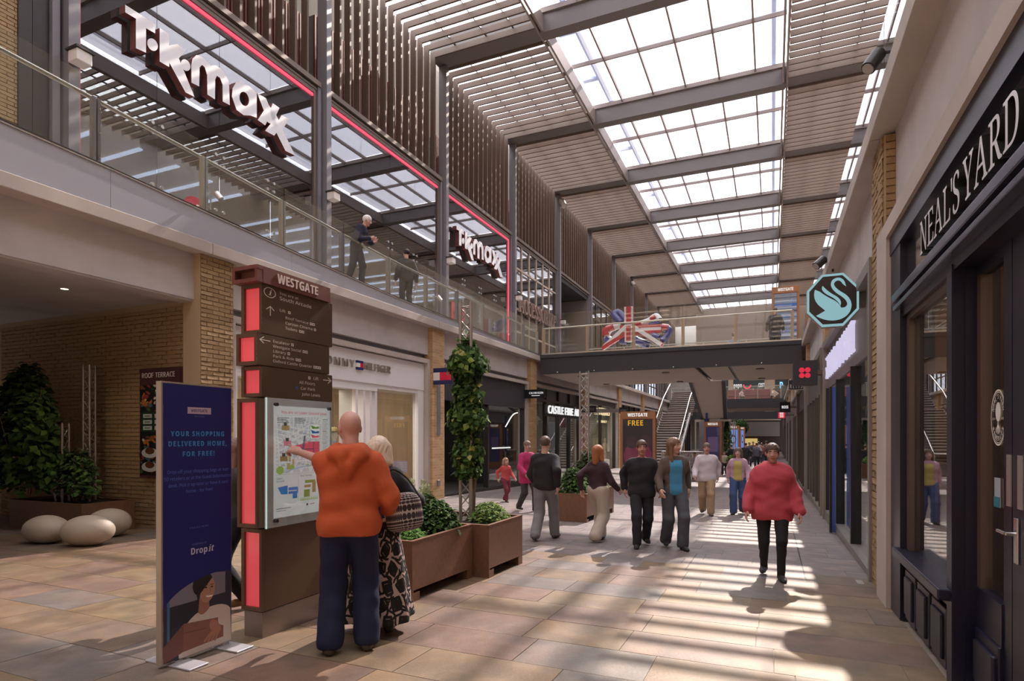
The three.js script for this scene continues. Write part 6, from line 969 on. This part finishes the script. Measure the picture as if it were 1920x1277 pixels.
function hairGeo(style, c) {
  const key = style + c; if (hairCache.has(key)) return hairCache.get(key);
  const f = new Field([-0.19, -0.42, -0.2], [0.19, 0.18, 0.18], c);
  f.ell([0, 0.038, -0.016], [0.086, 0.096, 0.108]);
  if (style === 'bob') f.cone([-0.075, 0.03, -0.01], 0.035, [-0.085, -0.10, 0.0], 0.036, 0.04).cone([0.075, 0.03, -0.01], 0.035, [0.085, -0.10, 0.0], 0.036, 0.04).cone([0, 0.03, -0.07], 0.06, [0, -0.11, -0.07], 0.062, 0.05).cone([-0.05, 0, -0.06], 0.05, [-0.06, -0.12, -0.06], 0.05, 0.05).cone([0.05, 0, -0.06], 0.05, [0.06, -0.12, -0.06], 0.05, 0.05);
  if (style === 'long') f.cone([-0.07, 0.03, -0.01], 0.032, [-0.095, -0.30, 0.03], 0.03, 0.04).cone([0.07, 0.03, -0.01], 0.032, [0.095, -0.30, 0.03], 0.03, 0.04).cone([0, 0.03, -0.07], 0.06, [0, -0.30, -0.09], 0.06, 0.05);
  if (style === 'tied') f.ell([0, 0.06, -0.13], [0.05, 0.05, 0.045], 0.03).cone([0, 0.05, -0.13], 0.03, [0, -0.1, -0.16], 0.02, 0.03);
  if (style === 'loose') f.cone([-0.07, 0.03, -0.01], 0.04, [-0.09, -0.15, 0.0], 0.035, 0.04).cone([0.07, 0.03, -0.01], 0.04, [0.09, -0.15, 0.0], 0.035, 0.04).cone([0, 0.03, -0.08], 0.07, [0, -0.18, -0.08], 0.06, 0.05);
  const lowcut = { short: -0.045, crop: -0.02, tied: -0.06 }[style];
  f.add((x, y, z) => 0.0035 * Math.sin(x * 160 + 2 * Math.sin(y * 40)) * Math.sin(z * 150 + y * 20));
  f.cut((x, y, z) => { const q = Math.hypot(x / 0.066, (y + 0.045) / 0.095, (z - 0.10) / 0.085); return (1 - q) * 0.06; });
  f.cut((x, y, z) => 0.25 * (z > 0.02 ? (0.062 - y - (0.1 - z) * 1.6) : -0.1) * (Math.abs(x) < 0.07 ? 1 : 0) - (Math.abs(x) < 0.07 ? 0 : 0.1));
  if (lowcut !== undefined) f.cut((x, y, z) => lowcut + (z > -0.02 ? 0.03 : 0) - y);
  const g = f.mesh(); hairCache.set(key, g); return g;
}
function ik(a, b, l1, l2, pole) {
  const A = new THREE.Vector3(...a), B = new THREE.Vector3(...b), d = B.clone().sub(A); let L = d.length(); if (L > (l1 + l2) * 0.995) { d.multiplyScalar((l1 + l2) * 0.995 / L); B.copy(A).add(d); L = d.length(); }
  const x = (l1 * l1 - l2 * l2 + L * L) / (2 * L), h = Math.sqrt(Math.max(0, l1 * l1 - x * x)), u = d.normalize(), p = new THREE.Vector3(...pole); p.addScaledVector(u, -p.dot(u)).normalize();
  return [A.clone().addScaledVector(u, x).addScaledVector(p, h).toArray(), B.toArray()];
}
const skinM = new Map();
function person(o) {
  const s = o.h / 1.75, c = (o.cell ?? 0.013) / s, root = thing('person', o.label, 'person', o.group), fem = o.fem, sw = o.child ? 0.15 : fem ? 0.152 : 0.174, hw = fem ? 0.1 : 0.092, B = o.bulk ?? 1;
  const lean = o.lean ?? 0, drop = o.drop ?? 0.015, yP = 0.95 - drop, bend = o.bend ?? 0;
  const P = [0, yP, 0], N = [0, 1.475 - drop - bend * 0.12, lean + bend * 0.2], Cc = [0, 1.31 - drop - bend * 0.06, lean * 0.75 + bend * 0.14], H = [o.headX ?? 0, 1.628 - drop - bend * 0.17, lean * 1.2 + bend * 0.3 + 0.015];
  const side = [-1, 1].map((q, i) => {   // i = 0 is the figure's right (-x)
    const hip = [q * hw, yP - 0.03, 0], ft = (i ? o.footL : o.footR) ?? [q * 0.1, 0, 0], foot = [ft[0], 0.085 + (ft[2] ?? 0), ft[1]];
    const [knee, ank] = ik(hip, foot, 0.43, 0.41, [0.05 * q, 0, 1]);
    const sh = [q * sw, 1.375 - drop - bend * 0.09, Cc[2] * 1.05], t = (i ? o.handL : o.handR) ?? [q * 0.3, 0.86, 0.02], [el, wr] = ik(sh, t, 0.285, 0.255, o[i ? 'poleL' : 'poleR'] ?? [q * 0.4, -0.2, -1]);
    return { q, hip, knee, ank, sh, el, wr, toe: ft[3] ?? 0 };
  });
  const lo = [-0.75, -0.02, -0.75], hi = [0.75, 1.62, 0.75]; for (const a of side) for (const j of [a.el, a.wr, a.knee, a.ank]) for (const k of [0, 2]) { lo[k] = Math.min(lo[k] + 0, lo[k]); }
  const ext = (k, f) => Math[f](...side.flatMap(a => [a.el[k], a.wr[k], a.knee[k], a.ank[k], a.sh[k]]), N[k]); for (const k of [0, 2]) { const m = o.legs.skirt ? 0.4 : 0.24; lo[k] = ext(k, 'min') - m; hi[k] = ext(k, 'max') + m; }
  const F = () => new Field(lo, hi, c);
  const torso = (f, t, k = 0.05) => { const fl = 0.86; f.cone([-0.055, yP - 0.01, 0], (0.112 + t) * B, [0.055, yP - 0.01, 0], (0.112 + t) * B, k, fl); for (const q of [-1, 1]) f.cone([q * 0.06, yP, 0], (0.105 + t) * B, [q * (fem ? 0.045 : 0.06), 1.12 - drop, lean * 0.35 + bend * 0.05], ((fem ? 0.092 : 0.108) + t) * B, k, fl).cone([q * (fem ? 0.045 : 0.06), 1.12 - drop, lean * 0.35 + bend * 0.05], ((fem ? 0.092 : 0.108) + t) * B, [q * sw * 0.45, Cc[1], Cc[2]], (0.112 + t) * B, k, fl).cone([q * sw * 0.45, Cc[1], Cc[2]], (0.11 + t) * B, [q * sw * 0.62, Cc[1] + 0.08, Cc[2] * 1.05], 0.07 + t * 0.6, k, fl).cone([q * 0.03, N[1] - 0.04, N[2]], 0.052 + t * 0.4, [q * sw, side[0].sh[1], Cc[2] * 1.05], 0.05 + t * 0.6, k); return f; };
  const arm = (f, a, t, e = 1, k = 0.03) => { const m = e <= 0.5 ? e / 0.5 : 1, el = a.sh.map((v, i) => v + (a.el[i] - v) * m); f.cone(a.sh, 0.05 + t * 0.7, el, 0.05 + t * 0.8 + (0.043 - 0.05) * m, k); if (e > 0.5) { const n = (e - 0.5) / 0.5, w = a.el.map((v, i) => v + (a.wr[i] - v) * n); f.cone(a.el, 0.043 + t * 0.8, w, 0.043 + (0.03 - 0.043) * n + t * 0.8, k); } };
  const leg = (f, a, t, flare = 0, e = 1) => { f.cone([a.hip[0], a.hip[1] + 0.03, 0], (0.09 + t) * B, a.knee, 0.06 + t + flare * 0.4, 0.03); if (e > 0.5) { const n = (e - 0.5) / 0.5; f.cone(a.knee, 0.06 + t + flare * 0.4, a.knee.map((v, i) => v + (a.ank[i] - v) * n), 0.043 + t + flare, 0.03); } };
  const shoe = (f, a, t) => { const [x, y, z] = a.ank, d = a.toe; f.cone([x, y - 0.045 - 0.0, z - 0.045], 0.036 + t, [x + a.q * 0.02, y - 0.052 - d * 0.05, z + 0.10], 0.033 + t, 0.02).cone([x + a.q * 0.02, y - 0.052 - d * 0.05, z + 0.10], 0.033 + t, [x + a.q * 0.03, y - 0.057 - d * 0.07, z + 0.155], 0.024 + t, 0.02).cone([x, y + 0.03, z], 0.04 + t, [x, y - 0.04, z - 0.01], 0.038 + t, 0.02); };
  // body, one surface with head and hands joined in
  const fb = torso(F(), -0.012); fb.cone([0, N[1] - 0.04, N[2] - 0.005], 0.058, [H[0] * 0.6, H[1] - 0.09, (N[2] + H[2]) / 2], 0.052, 0.03); for (const a of side) { arm(fb, a, -0.004); leg(fb, a, -0.008); shoe(fb, a, -0.008); }
  const skin = o.skin ?? [0.58, 0.34, 0.25], geos = [], paint = (g, fn) => { const n = g.attributes.position.count, col = new Float32Array(n * 3); for (let i = 0; i < n; i++) col.set(fn ? fn(i) : skin, i * 3); g.setAttribute('color', new THREE.BufferAttribute(col, 3)); geos.push(g); };
  paint(fb.mesh()); const hs = (o.cell ?? 0.013) <= 0.016 ? 0.0055 : 0.009;
  const hq = new THREE.Matrix4().makeRotationFromEuler(new THREE.Euler(o.nod ?? 0.05, o.turn ?? 0, o.tilt ?? 0, 'YXZ')).setPosition(...H); const hg = headGeo(hs).clone(), tag = headGeo(hs).userData.tag; const hairC = o.hair?.[1] ?? [0.08, 0.05, 0.03];
  if (o.child) hg.scale(1.12, 1.12, 1.12); hg.applyMatrix4(hq); paint(hg, i => tag[i] === 1 ? [0.62, 0.58, 0.55] : tag[i] === 2 ? [0.03, 0.02, 0.02] : tag[i] === 3 ? [skin[0] * 0.85, skin[1] * 0.5, skin[2] * 0.5] : tag[i] === 4 ? hairC.map(v => v * 0.8) : skin);
  const up = new THREE.Vector3(0, -1, 0);
  for (const a of side) { const g = handGeo(hs > 0.006 ? 0.006 : 0.0042, !!(a.q > 0 ? o.pointL : o.pointR)).clone(); if (a.q < 0) { g.scale(-1, 1, 1); const ix = g.index.array; for (let i = 0; i < ix.length; i += 3) { const t = ix[i]; ix[i] = ix[i + 1]; ix[i + 1] = t; } g.computeVertexNormals(); } const d = new THREE.Vector3(a.wr[0] - a.el[0], a.wr[1] - a.el[1], a.wr[2] - a.el[2]).normalize(); g.applyQuaternion(new THREE.Quaternion().setFromUnitVectors(up, d)); g.translate(...a.wr); paint(g); }
  mesh('body', mergeGeometries(geos.map(g => { const q = g.toNonIndexed(); q.deleteAttribute('uv'); return q; })), (() => { if (!skinM.has('s')) skinM.set('s', new THREE.MeshPhysicalMaterial({ vertexColors: true, roughness: 0.55 })); return skinM.get('s'); })(), root);
  const cloth = (col, r = 0.85, ex = {}) => M(col, r, { sheen: 0.25, sheenRoughness: 0.7, ...ex });
  const wr = (amp, q = 1) => (x, y, z) => amp * (Math.sin(x * 21 * q + 3 * Math.sin(y * 9)) * Math.sin(y * 17 * q + 2 * Math.sin(z * 13 + x * 5)) + 0.6 * Math.sin(y * 34 + x * 12 + z * 21));
  const seam = g => { const p = g.attributes.position, uv = new Float32Array(p.count * 2); for (let i = 0; i < p.count; i++) { uv[2 * i] = Math.atan2(p.getX(i), -p.getZ(i)) * 0.25; uv[2 * i + 1] = p.getY(i); } g.setAttribute('uv', new THREE.BufferAttribute(uv, 2)); return g; };
  // lower clothing
  const L = o.legs;
  if (L.skirt) { const f = F(), y1 = 1.04, y0 = L.hem ?? 0.12; f.each([-0.45, y0, -0.45], [0.45, y1, 0.45], 0.02, (x, y, z, d) => { const t = (y1 - y) / (y1 - y0), a = Math.atan2(x, z), R = 0.135 + 0.03 * Math.min(1, t * 5) + (L.wide ?? 0.13) * t + 0.016 * t * Math.sin(a * 9 + t * 2) + 0.01 * t * Math.sin(a * 5 + 1); return Math.min(d, Math.max((Math.hypot(x, z / 0.85) - R) * 0.8, y - y1, y0 - y + 0.012 * Math.sin(a * 3))); }); mesh('skirt', seam(f.mesh()), cloth(L.col, 0.85, L.map ? { map: L.map } : {}), root); }
  else { const f = F(), t = L.t ?? 0.014; f.cone([-0.05, yP - 0.01, 0], (0.116 + t) * B, [0.05, yP - 0.01, 0], (0.116 + t) * B, 0.05, 0.86); for (const a of side) leg(f, a, t, L.flare ?? 0.012, L.len ?? 1); f.add(wr(0.0035)); f.cut((x, y, z) => Math.max(y - (1.03 - drop), 0.045 - y)); mesh('trousers', f.mesh(), cloth(L.col), root); }
  for (const a of side) { const f = new Field([a.ank[0] - 0.14, -0.03, a.ank[2] - 0.18], [a.ank[0] + 0.14, a.ank[1] + 0.12, a.ank[2] + 0.28], Math.min(c, 0.011)); shoe(f, a, 0.006); f.cut((x, y) => Math.max(y - a.ank[1] - 0.02, a.ank[1] - 0.083 - y)); mesh('shoe', f.mesh(), cloth(o.shoes ?? [0.03, 0.025, 0.022], 0.6), root); }
  // upper clothing
  const T = o.top, f = torso(F(), T.t ?? 0.014), hem = (T.hem ?? 0.9) - drop; f.cut((x, y) => Math.max(hem - y, y - (N[1] + (T.collar ?? 0.0)))); if (T.flareHem) f.cone([-0.06, hem + 0.05, 0], 0.13 + T.flareHem, [0.06, hem + 0.05, 0], 0.13 + T.flareHem, 0.06, 0.9).cut((x, y) => hem - y); for (const a of side) arm(f, a, (T.t ?? 0.014) + 0.004, (a.q > 0 ? T.sleeveL : undefined) ?? T.sleeve ?? 0.97);
  if (T.hood) f.cone([-0.09, N[1] - 0.02, N[2] - 0.05], 0.05, [0.09, N[1] - 0.02, N[2] - 0.05], 0.05, 0.04).cone([-0.085, N[1] - 0.035, N[2] - 0.10], 0.058, [0.085, N[1] - 0.035, N[2] - 0.10], 0.058, 0.025).cone([-0.05, N[1] - 0.06, N[2] - 0.13], 0.05, [0, N[1] - 0.19, N[2] - 0.135], 0.028, 0.02).cone([0.05, N[1] - 0.06, N[2] - 0.13], 0.05, [0, N[1] - 0.19, N[2] - 0.135], 0.028, 0.02).cone([-0.08, N[1] + 0.01, N[2] - 0.01], 0.035, [-0.03, N[1] - 0.03, N[2] + 0.07], 0.03, 0.03).cone([0.08, N[1] + 0.01, N[2] - 0.01], 0.035, [0.03, N[1] - 0.03, N[2] + 0.07], 0.03, 0.03);
  f.add(wr(T.fold ?? 0.0035)); mesh(T.name ?? 'jacket', seam(f.mesh()), cloth(T.col, 0.85, T.map ? { map: T.map } : {}), root);
  if (T.inner) { const g = torso(F(), (T.t ?? 0.014) + 0.006); g.cut((x, y, z) => Math.max(hem + 0.01 - y, Math.abs(x) - 0.1, 0.02 - z, y - N[1] + 0.06)); mesh('shirt', g.mesh(), cloth(T.inner), root); }
  if (o.hair && o.hair[0] !== 'bald') { const g = hairGeo(o.hair[0], Math.max(0.006, c * 0.6)).clone(); if (o.child) g.scale(1.12, 1.12, 1.12); g.applyMatrix4(hq); mesh('hair', g, M(hairC, 0.6, { sheen: 0.3 }), root); }
  root.scale.setScalar(s); root.rotation.y = o.ry; root.position.set(o.x, o.y ?? fy(o.Z), -o.Z); root.userData.joints = undefined; delete root.userData.joints;
  return { root, side, s };
}
const feet = (u, v) => { const [x, y, Z] = onFloor(u, v); return { x, Z }; };
const toCam = (x, Z, d = 0) => Math.atan2(-x, Z) + d;        // facing the camera
const local = (p, q) => { const dx = q[0] - p.x, dz = -(q[2] - p.Z), a = -p.ry, s = p.h / 1.75; return [(dx * Math.cos(a) + dz * Math.sin(a)) / s, (q[1] - (p.y ?? fy(p.Z))) / s, (-dx * Math.sin(a) + dz * Math.cos(a)) / s]; };
const jeans = [0.008, 0.013, 0.045], black = [0.012, 0.012, 0.014];

// --- the couple at the map
{
  const p = { ...feet(655, 1222), h: 1.78, ry: Math.atan2(-0.56, -0.83) };
  const tip = onX(549, 845, -3.585), el = local(p, tip); const dirv = new THREE.Vector3(el[0] - 0.19, el[1] - 1.4, el[2]).normalize(); const wrist = [el[0] - dirv.x * 0.17, el[1] - dirv.y * 0.17, el[2] - dirv.z * 0.17];
  person({ ...p, label: 'bald man in an orange hoodie and jeans pointing at the area map', cell: 0.011, bulk: 1.0, skin: [0.56, 0.30, 0.24], handL: wrist, poleL: [-1, -0.35, 0.2], pointL: true, handR: [-0.27, 0.98, 0.2], footR: [-0.12, 0.04], footL: [0.13, -0.02], turn: 0.4, nod: 0.1, hair: ['bald'], legs: { col: jeans, t: 0.022, flare: 0.03 }, top: { col: [0.50, 0.085, 0.022], t: 0.03, hem: 0.86, hood: true, name: 'hoodie', fold: 0.006, collar: 0.02, flareHem: 0.02, sleeve: 0.95, sleeveL: 0.58 }, shoes: [0.055, 0.035, 0.025], lean: 0.02 });
  const swirl = canvasTex(1024, 1024, (g, W, H) => {
    g.fillStyle = '#b59e94'; g.fillRect(0, 0, W, H); g.strokeStyle = '#15110f'; g.lineCap = g.lineJoin = 'round'; let q = 5; const r = () => (q = (q * 16807) % 2147483647) / 2147483647;
    for (let j = 0; j < 7; j++) for (let i = 0; i < 7; i++) { const x = i * 150 + (j % 2) * 70 + r() * 20, y = j * 148 + r() * 20, a = r() * 6; g.save(); g.translate(x, y); g.rotate(a); g.lineWidth = 25; const n = 6; for (const R of [66, 30]) { g.beginPath(); for (let k = 0; k <= n; k++) { const b = k / n * 6.283, e = R * (0.9 + 0.25 * Math.sin(k * 2.1 + i)); k ? g.lineTo(Math.cos(b) * e, Math.sin(b) * e * 0.8) : g.moveTo(Math.cos(b) * e, Math.sin(b) * e * 0.8); } g.stroke(); } g.fillStyle = '#15110f'; g.fillRect(-9, -9, 18, 18); g.lineWidth = 19; g.beginPath(); g.moveTo(-70, -60); g.bezierCurveTo(-100, -20, -70, 30, -95, 70); g.stroke(); g.beginPath(); g.moveTo(70, -40); g.bezierCurveTo(110, -20, 80, 40, 110, 60); g.stroke(); g.beginPath(); g.moveTo(-40, 70); g.bezierCurveTo(-20, 100, 30, 80, 50, 105); g.stroke(); g.restore(); }
  }); swirl.wrapS = swirl.wrapT = THREE.RepeatWrapping; swirl.repeat.set(1.1, 0.95);
  const w = { ...feet(708, 1184), h: 1.63, ry: Math.atan2(-0.55, -0.83) };
  person({ ...w, label: 'blonde woman in a black top and patterned skirt beside the orange hoodie', cell: 0.011, fem: true, skin: [0.66, 0.42, 0.34], bend: 0.22, lean: 0.03, handR: [-0.24, 0.95, 0.16], poleR: [-1, -0.3, -0.6], handL: [0.16, 1.02, 0.28], turn: 0.35, nod: 0.2, hair: ['bob', [0.78, 0.62, 0.46]], bulk: 1.12, legs: { skirt: true, col: [1, 1, 1], map: swirl, hem: 0.12, wide: 0.15 }, top: { col: black, t: 0.022, hem: 0.92, name: 'top', sleeve: 0.72, fold: 0.004, flareHem: 0.03 }, shoes: [0.06, 0.04, 0.03] });
  const dots = canvasTex(1024, 512, (g) => { g.scale(2, 1); g.fillStyle = '#b9a9a0'; g.fillRect(0, 0, 512, 512); g.scale(1, 0.5); for (let j = 0; j < 16; j++) { g.fillStyle = j % 2 ? '#2b1c1b' : '#3b2c35'; for (let i = 0; i < 49; i++) { g.beginPath(); g.ellipse(i * 10.67 + (j % 2) * 2, j * 64 + 32, 5.2, 26, 0, 0, 7); g.fill(); } } });
  const b = thing('tote_bag', 'dotted cream and brown tote bag on the woman’s arm', 'bag'), bp = onZ(762, 960, w.Z - 0.08); const bg = new THREE.SphereGeometry(1, 32, 20), pp = bg.attributes.position; for (let i = 0; i < pp.count; i++) { const x = pp.getX(i), y = pp.getY(i), z = pp.getZ(i); const sg = v => Math.sign(v) * Math.pow(Math.abs(v), 0.55); pp.setXYZ(i, sg(x) * 0.155 * (1 - 0.12 * y), sg(y) * 0.15, sg(z) * 0.06); } bg.computeVertexNormals(); bg.rotateY(1.2); bg.rotateZ(0.12); mesh('bag_body', move(bg, bp[0] - 0.02, bp[1], bp[2]), M([1, 1, 1], 0.8, { map: dots }), b);
  const st = new THREE.CatmullRomCurve3([[-0.13, 0.12, 0.05], [-0.12, 0.26, 0.03], [-0.09, 0.33, 0.02], [0.0, 0.26, -0.05], [0.11, 0.12, -0.06]].map(([x, y, z]) => new THREE.Vector3(bp[0] + x - 0.03, bp[1] + y, -bp[2] + z))); mesh('strap', new THREE.TubeGeometry(st, 24, 0.008, 6), M([0.02, 0.017, 0.016], 0.8), b);
}
// --- walkers
const walk = (q, st = 0.3) => ({ footL: [0.09, q * st, q > 0 ? 0 : 0.03, 0], footR: [-0.09, -q * st, q > 0 ? 0.03 : 0, 0], handL: [0.26, 0.92, -q * 0.2 + 0.05], handR: [-0.26, 0.92, q * 0.2 + 0.05], drop: 0.04 });
const W = (u, v, h, d, o) => { const p = feet(u, v); return person({ ...p, h, ry: toCam(p.x, p.Z, d), cell: 0.014, ...o }); };
W(1448, 1082, 1.62, 0.05, { ...walk(1, 0.18), label: 'walker in a baggy pink hoodie and black leggings', fem: true, bulk: 1.12, hair: ['tied', [0.09, 0.045, 0.03]], legs: { col: black, t: 0.004, flare: 0 }, top: { col: [0.50, 0.062, 0.085], t: 0.05, hem: 0.78, hood: true, name: 'hoodie', fold: 0.008, collar: 0.03, flareHem: 0.05 }, handL: [0.3, 0.86, 0.12], handR: [-0.3, 0.86, 0.12], skin: [0.50, 0.25, 0.20] });
W(1264, 1028, 1.72, 0.25, { ...walk(1, 0.16), label: 'long haired woman in a bright blue top and grey jeans', fem: true, hair: ['long', [0.19, 0.10, 0.055]], turn: 0.7, legs: { col: [0.075, 0.08, 0.095], t: 0.016, flare: 0.03 }, top: { col: [0.11, 0.075, 0.06], t: 0.02, hem: 0.86, name: 'cardigan', inner: [0.06, 0.27, 0.46] }, shoes: [0.02, 0.02, 0.02] });
W(1203, 1024, 1.68, 0.1, { ...walk(-1, 0.2), label: 'man in a black jacket and black trousers beside the blue top', hair: ['short', [0.10, 0.05, 0.03]], legs: { col: [0.02, 0.02, 0.025], t: 0.016 }, top: { col: [0.018, 0.017, 0.02], t: 0.03, hem: 0.84, flareHem: 0.02 }, skin: [0.5, 0.24, 0.18] });
W(1325, 965, 1.70, 0, { ...walk(1, 0.22), label: 'person in a loose white shirt and beige trousers', hair: ['short', [0.16, 0.09, 0.06]], legs: { col: [0.36, 0.25, 0.15], t: 0.022, flare: 0.02 }, top: { col: [0.58, 0.50, 0.52], t: 0.035, hem: 0.84, name: 'shirt', flareHem: 0.02 }, skin: [0.52, 0.25, 0.2], shoes: [0.1, 0.06, 0.045] });
W(1384, 964, 1.60, -0.1, { ...walk(-1, 0.2), label: 'woman in a lilac cardigan over yellow and blue jeans', fem: true, hair: ['bob', [0.12, 0.07, 0.05]], legs: { col: [0.05, 0.08, 0.19], t: 0.02, flare: 0.03 }, top: { col: [0.44, 0.27, 0.33], t: 0.025, hem: 0.9, name: 'cardigan', inner: [0.46, 0.36, 0.10] }, skin: [0.55, 0.32, 0.27] });
W(1121, 1014, 1.60, Math.PI * 0.8, { ...walk(1, 0.2), label: 'red haired person in a dark top and pale trousers by the second planter', fem: true, hair: ['loose', [0.38, 0.14, 0.055]], legs: { col: [0.52, 0.43, 0.35], t: 0.03, flare: 0.04 }, top: { col: [0.05, 0.022, 0.03], t: 0.022, hem: 0.9 } });
W(1022, 1012, 1.74, Math.PI * 0.9, { ...walk(-1, 0.24), label: 'man in a black jacket and grey trousers walking past the square planter', hair: ['short', [0.12, 0.08, 0.06]], legs: { col: [0.22, 0.21, 0.22], t: 0.022, flare: 0.02 }, top: { col: [0.02, 0.018, 0.02], t: 0.028, hem: 0.86 }, shoes: [0.06, 0.06, 0.07] });
W(988, 958, 1.72, 0.7, { ...walk(1, 0.2), label: 'person in a magenta coat and dark trousers near the dark shop', fem: true, hair: ['short', [0.2, 0.13, 0.1]], legs: { col: [0.05, 0.045, 0.05], t: 0.016 }, top: { col: [0.46, 0.03, 0.13], t: 0.035, hem: 0.72, name: 'coat', flareHem: 0.03 }, skin: [0.52, 0.3, 0.25] });
W(948, 941, 1.25, 0.6, { ...walk(-1, 0.2), label: 'child in a red jacket and dark red trousers', child: true, fem: true, hair: ['bob', [0.3, 0.19, 0.12]], legs: { col: [0.16, 0.02, 0.04], t: 0.016 }, top: { col: [0.5, 0.07, 0.07], t: 0.022, hem: 0.84 } });
{ const p = feet(438, 1150); person({ ...p, h: 1.6, cell: 0.014, ry: -0.4, ...walk(1, 0.15), label: 'woman with long hair in dark clothes half behind the totem', fem: true, hair: ['long', [0.22, 0.12, 0.09]], legs: { col: black, t: 0.014 }, top: { col: [0.05, 0.04, 0.038], t: 0.02, hem: 0.84 }, shoes: [0.25, 0.13, 0.04] }); }
// --- on the gallery and the bridge
{
  const x = -9.14, Z = onX(668, 480, x)[2];
  person({ x, Z, y: topMetal(Z) - 0.015, h: 1.78, cell: 0.014, ry: Math.atan2(0.9, -0.35), label: 'white haired man in a navy jacket leaning on the gallery handrail', hair: ['short', [0.72, 0.70, 0.68]], bend: 0.5, lean: 0.08, nod: 0.35, handL: [0.12, 1.06, 0.36], handR: [-0.14, 1.06, 0.36], legs: { col: [0.03, 0.035, 0.06], t: 0.018 }, top: { col: [0.018, 0.022, 0.045], t: 0.026, hem: 0.86 }, footR: [-0.1, -0.18], footL: [0.12, 0.08], skin: [0.6, 0.33, 0.27] });
  const x2 = -9.47, Z2 = onX(762, 500, x2)[2]; person({ x: x2, Z: Z2, y: topMetal(Z2) - 0.015, h: 1.76, cell: 0.014, ry: Math.atan2(-0.75, -0.66), label: 'dark haired man in a black coat standing back to the gallery rail', hair: ['short', [0.02, 0.015, 0.012]], legs: { col: [0.02, 0.022, 0.03], t: 0.018 }, top: { col: [0.014, 0.014, 0.016], t: 0.028, hem: 0.74, name: 'coat' } });
  const [x3] = onZ(1453, 640, 25.9); person({ x: x3, Z: 25.9, y: 4.86, h: 1.75, cell: 0.022, ry: Math.PI, label: 'person in a dark jacket and blue skirted coat on the footbridge', hair: ['short', [0.12, 0.08, 0.06]], legs: { col: [0.02, 0.02, 0.02], t: 0.03 }, top: { col: [0.05, 0.045, 0.05], t: 0.035, hem: 0.6, name: 'coat', flareHem: 0.04 }, footL: [0.1, 0], footR: [-0.1, 0] });
  const [x4] = onZ(1376, 640, 26.3); person({ x: x4, Z: 26.3, y: 4.32, h: 1.7, cell: 0.024, ry: 2.6, label: 'grey clad person sitting on the footbridge deck', hair: ['short', [0.15, 0.1, 0.08]], legs: { col: [0.12, 0.12, 0.14], t: 0.03 }, top: { col: [0.22, 0.23, 0.28], t: 0.03, hem: 0.8 }, footL: [0.1, 0.35, 0.45], footR: [-0.1, 0.35, 0.45], drop: 0.25 });
}
// --- far crowd
const crowd = [[1358, 890, 1.25, [0.55, 0.45, 0.36], 'child in a cream hoodie by the small far planter'], [1371, 886, 1.62, [0.02, 0.02, 0.022], 'far walker in black by the lime plant'], [1398, 884, 1.7, [0.03, 0.03, 0.035], 'far walker in a black coat behind the lilac cardigan'], [1405, 874, 1.66, [0.05, 0.05, 0.055], 'far walker in charcoal behind the black coat'], [1419, 880, 1.68, [0.12, 0.12, 0.15], 'far walker in a slate jacket'], [1428, 872, 1.6, [0.3, 0.1, 0.09], 'far walker in a brick red top'], [1412, 868, 1.66, [0.16, 0.05, 0.05], 'far walker in a maroon top'], [1437, 870, 1.72, [0.08, 0.05, 0.045], 'far walker in a brown top'], [1422, 866, 1.65, [0.45, 0.42, 0.42], 'far walker in a pale grey top'], [1302, 899, 1.3, [0.5, 0.46, 0.52], 'child in a pale lilac top by the stair guard']];
crowd.forEach(([u, v, h, col, label], i) => { const p = feet(u, v); person({ ...p, h, child: h < 1.4, cell: 0.03, ry: i % 3 ? Math.PI + rr(-0.4, 0.4) : rr(-0.4, 0.4), ...walk(i % 2 ? 1 : -1, 0.2), label, hair: ['short', [0.1, 0.06, 0.04]], legs: { col: [0.03, 0.035, 0.05], t: 0.02 }, top: { col, t: 0.028, hem: 0.85 } }); });
[[1380, [0.6, 0.58, 0.52], 'cafe guest in a pale shirt on the second footbridge'], [1391, [0.65, 0.5, 0.48], 'cafe guest in a pink shirt on the second footbridge'], [1412, [0.02, 0.02, 0.03], 'cafe guest in black on the second footbridge'], [1451, [0.66, 0.56, 0.5], 'cafe guest in a cream top on the red sofa']].forEach(([u, col, label], i) => { const [x] = onZ(u, 745, 60.3); person({ x, Z: 60.3, y: 4.5, h: 1.65, cell: 0.04, ry: i * 1.3, label, hair: ['short', [0.06, 0.04, 0.03]], legs: { col: [0.03, 0.03, 0.04], t: 0.03 }, top: { col, t: 0.03, hem: 0.85 }, footL: [0.1, 0.4, 0.35], footR: [-0.1, 0.4, 0.35], drop: 0.2 }); });
renderer.render(scene, camera);
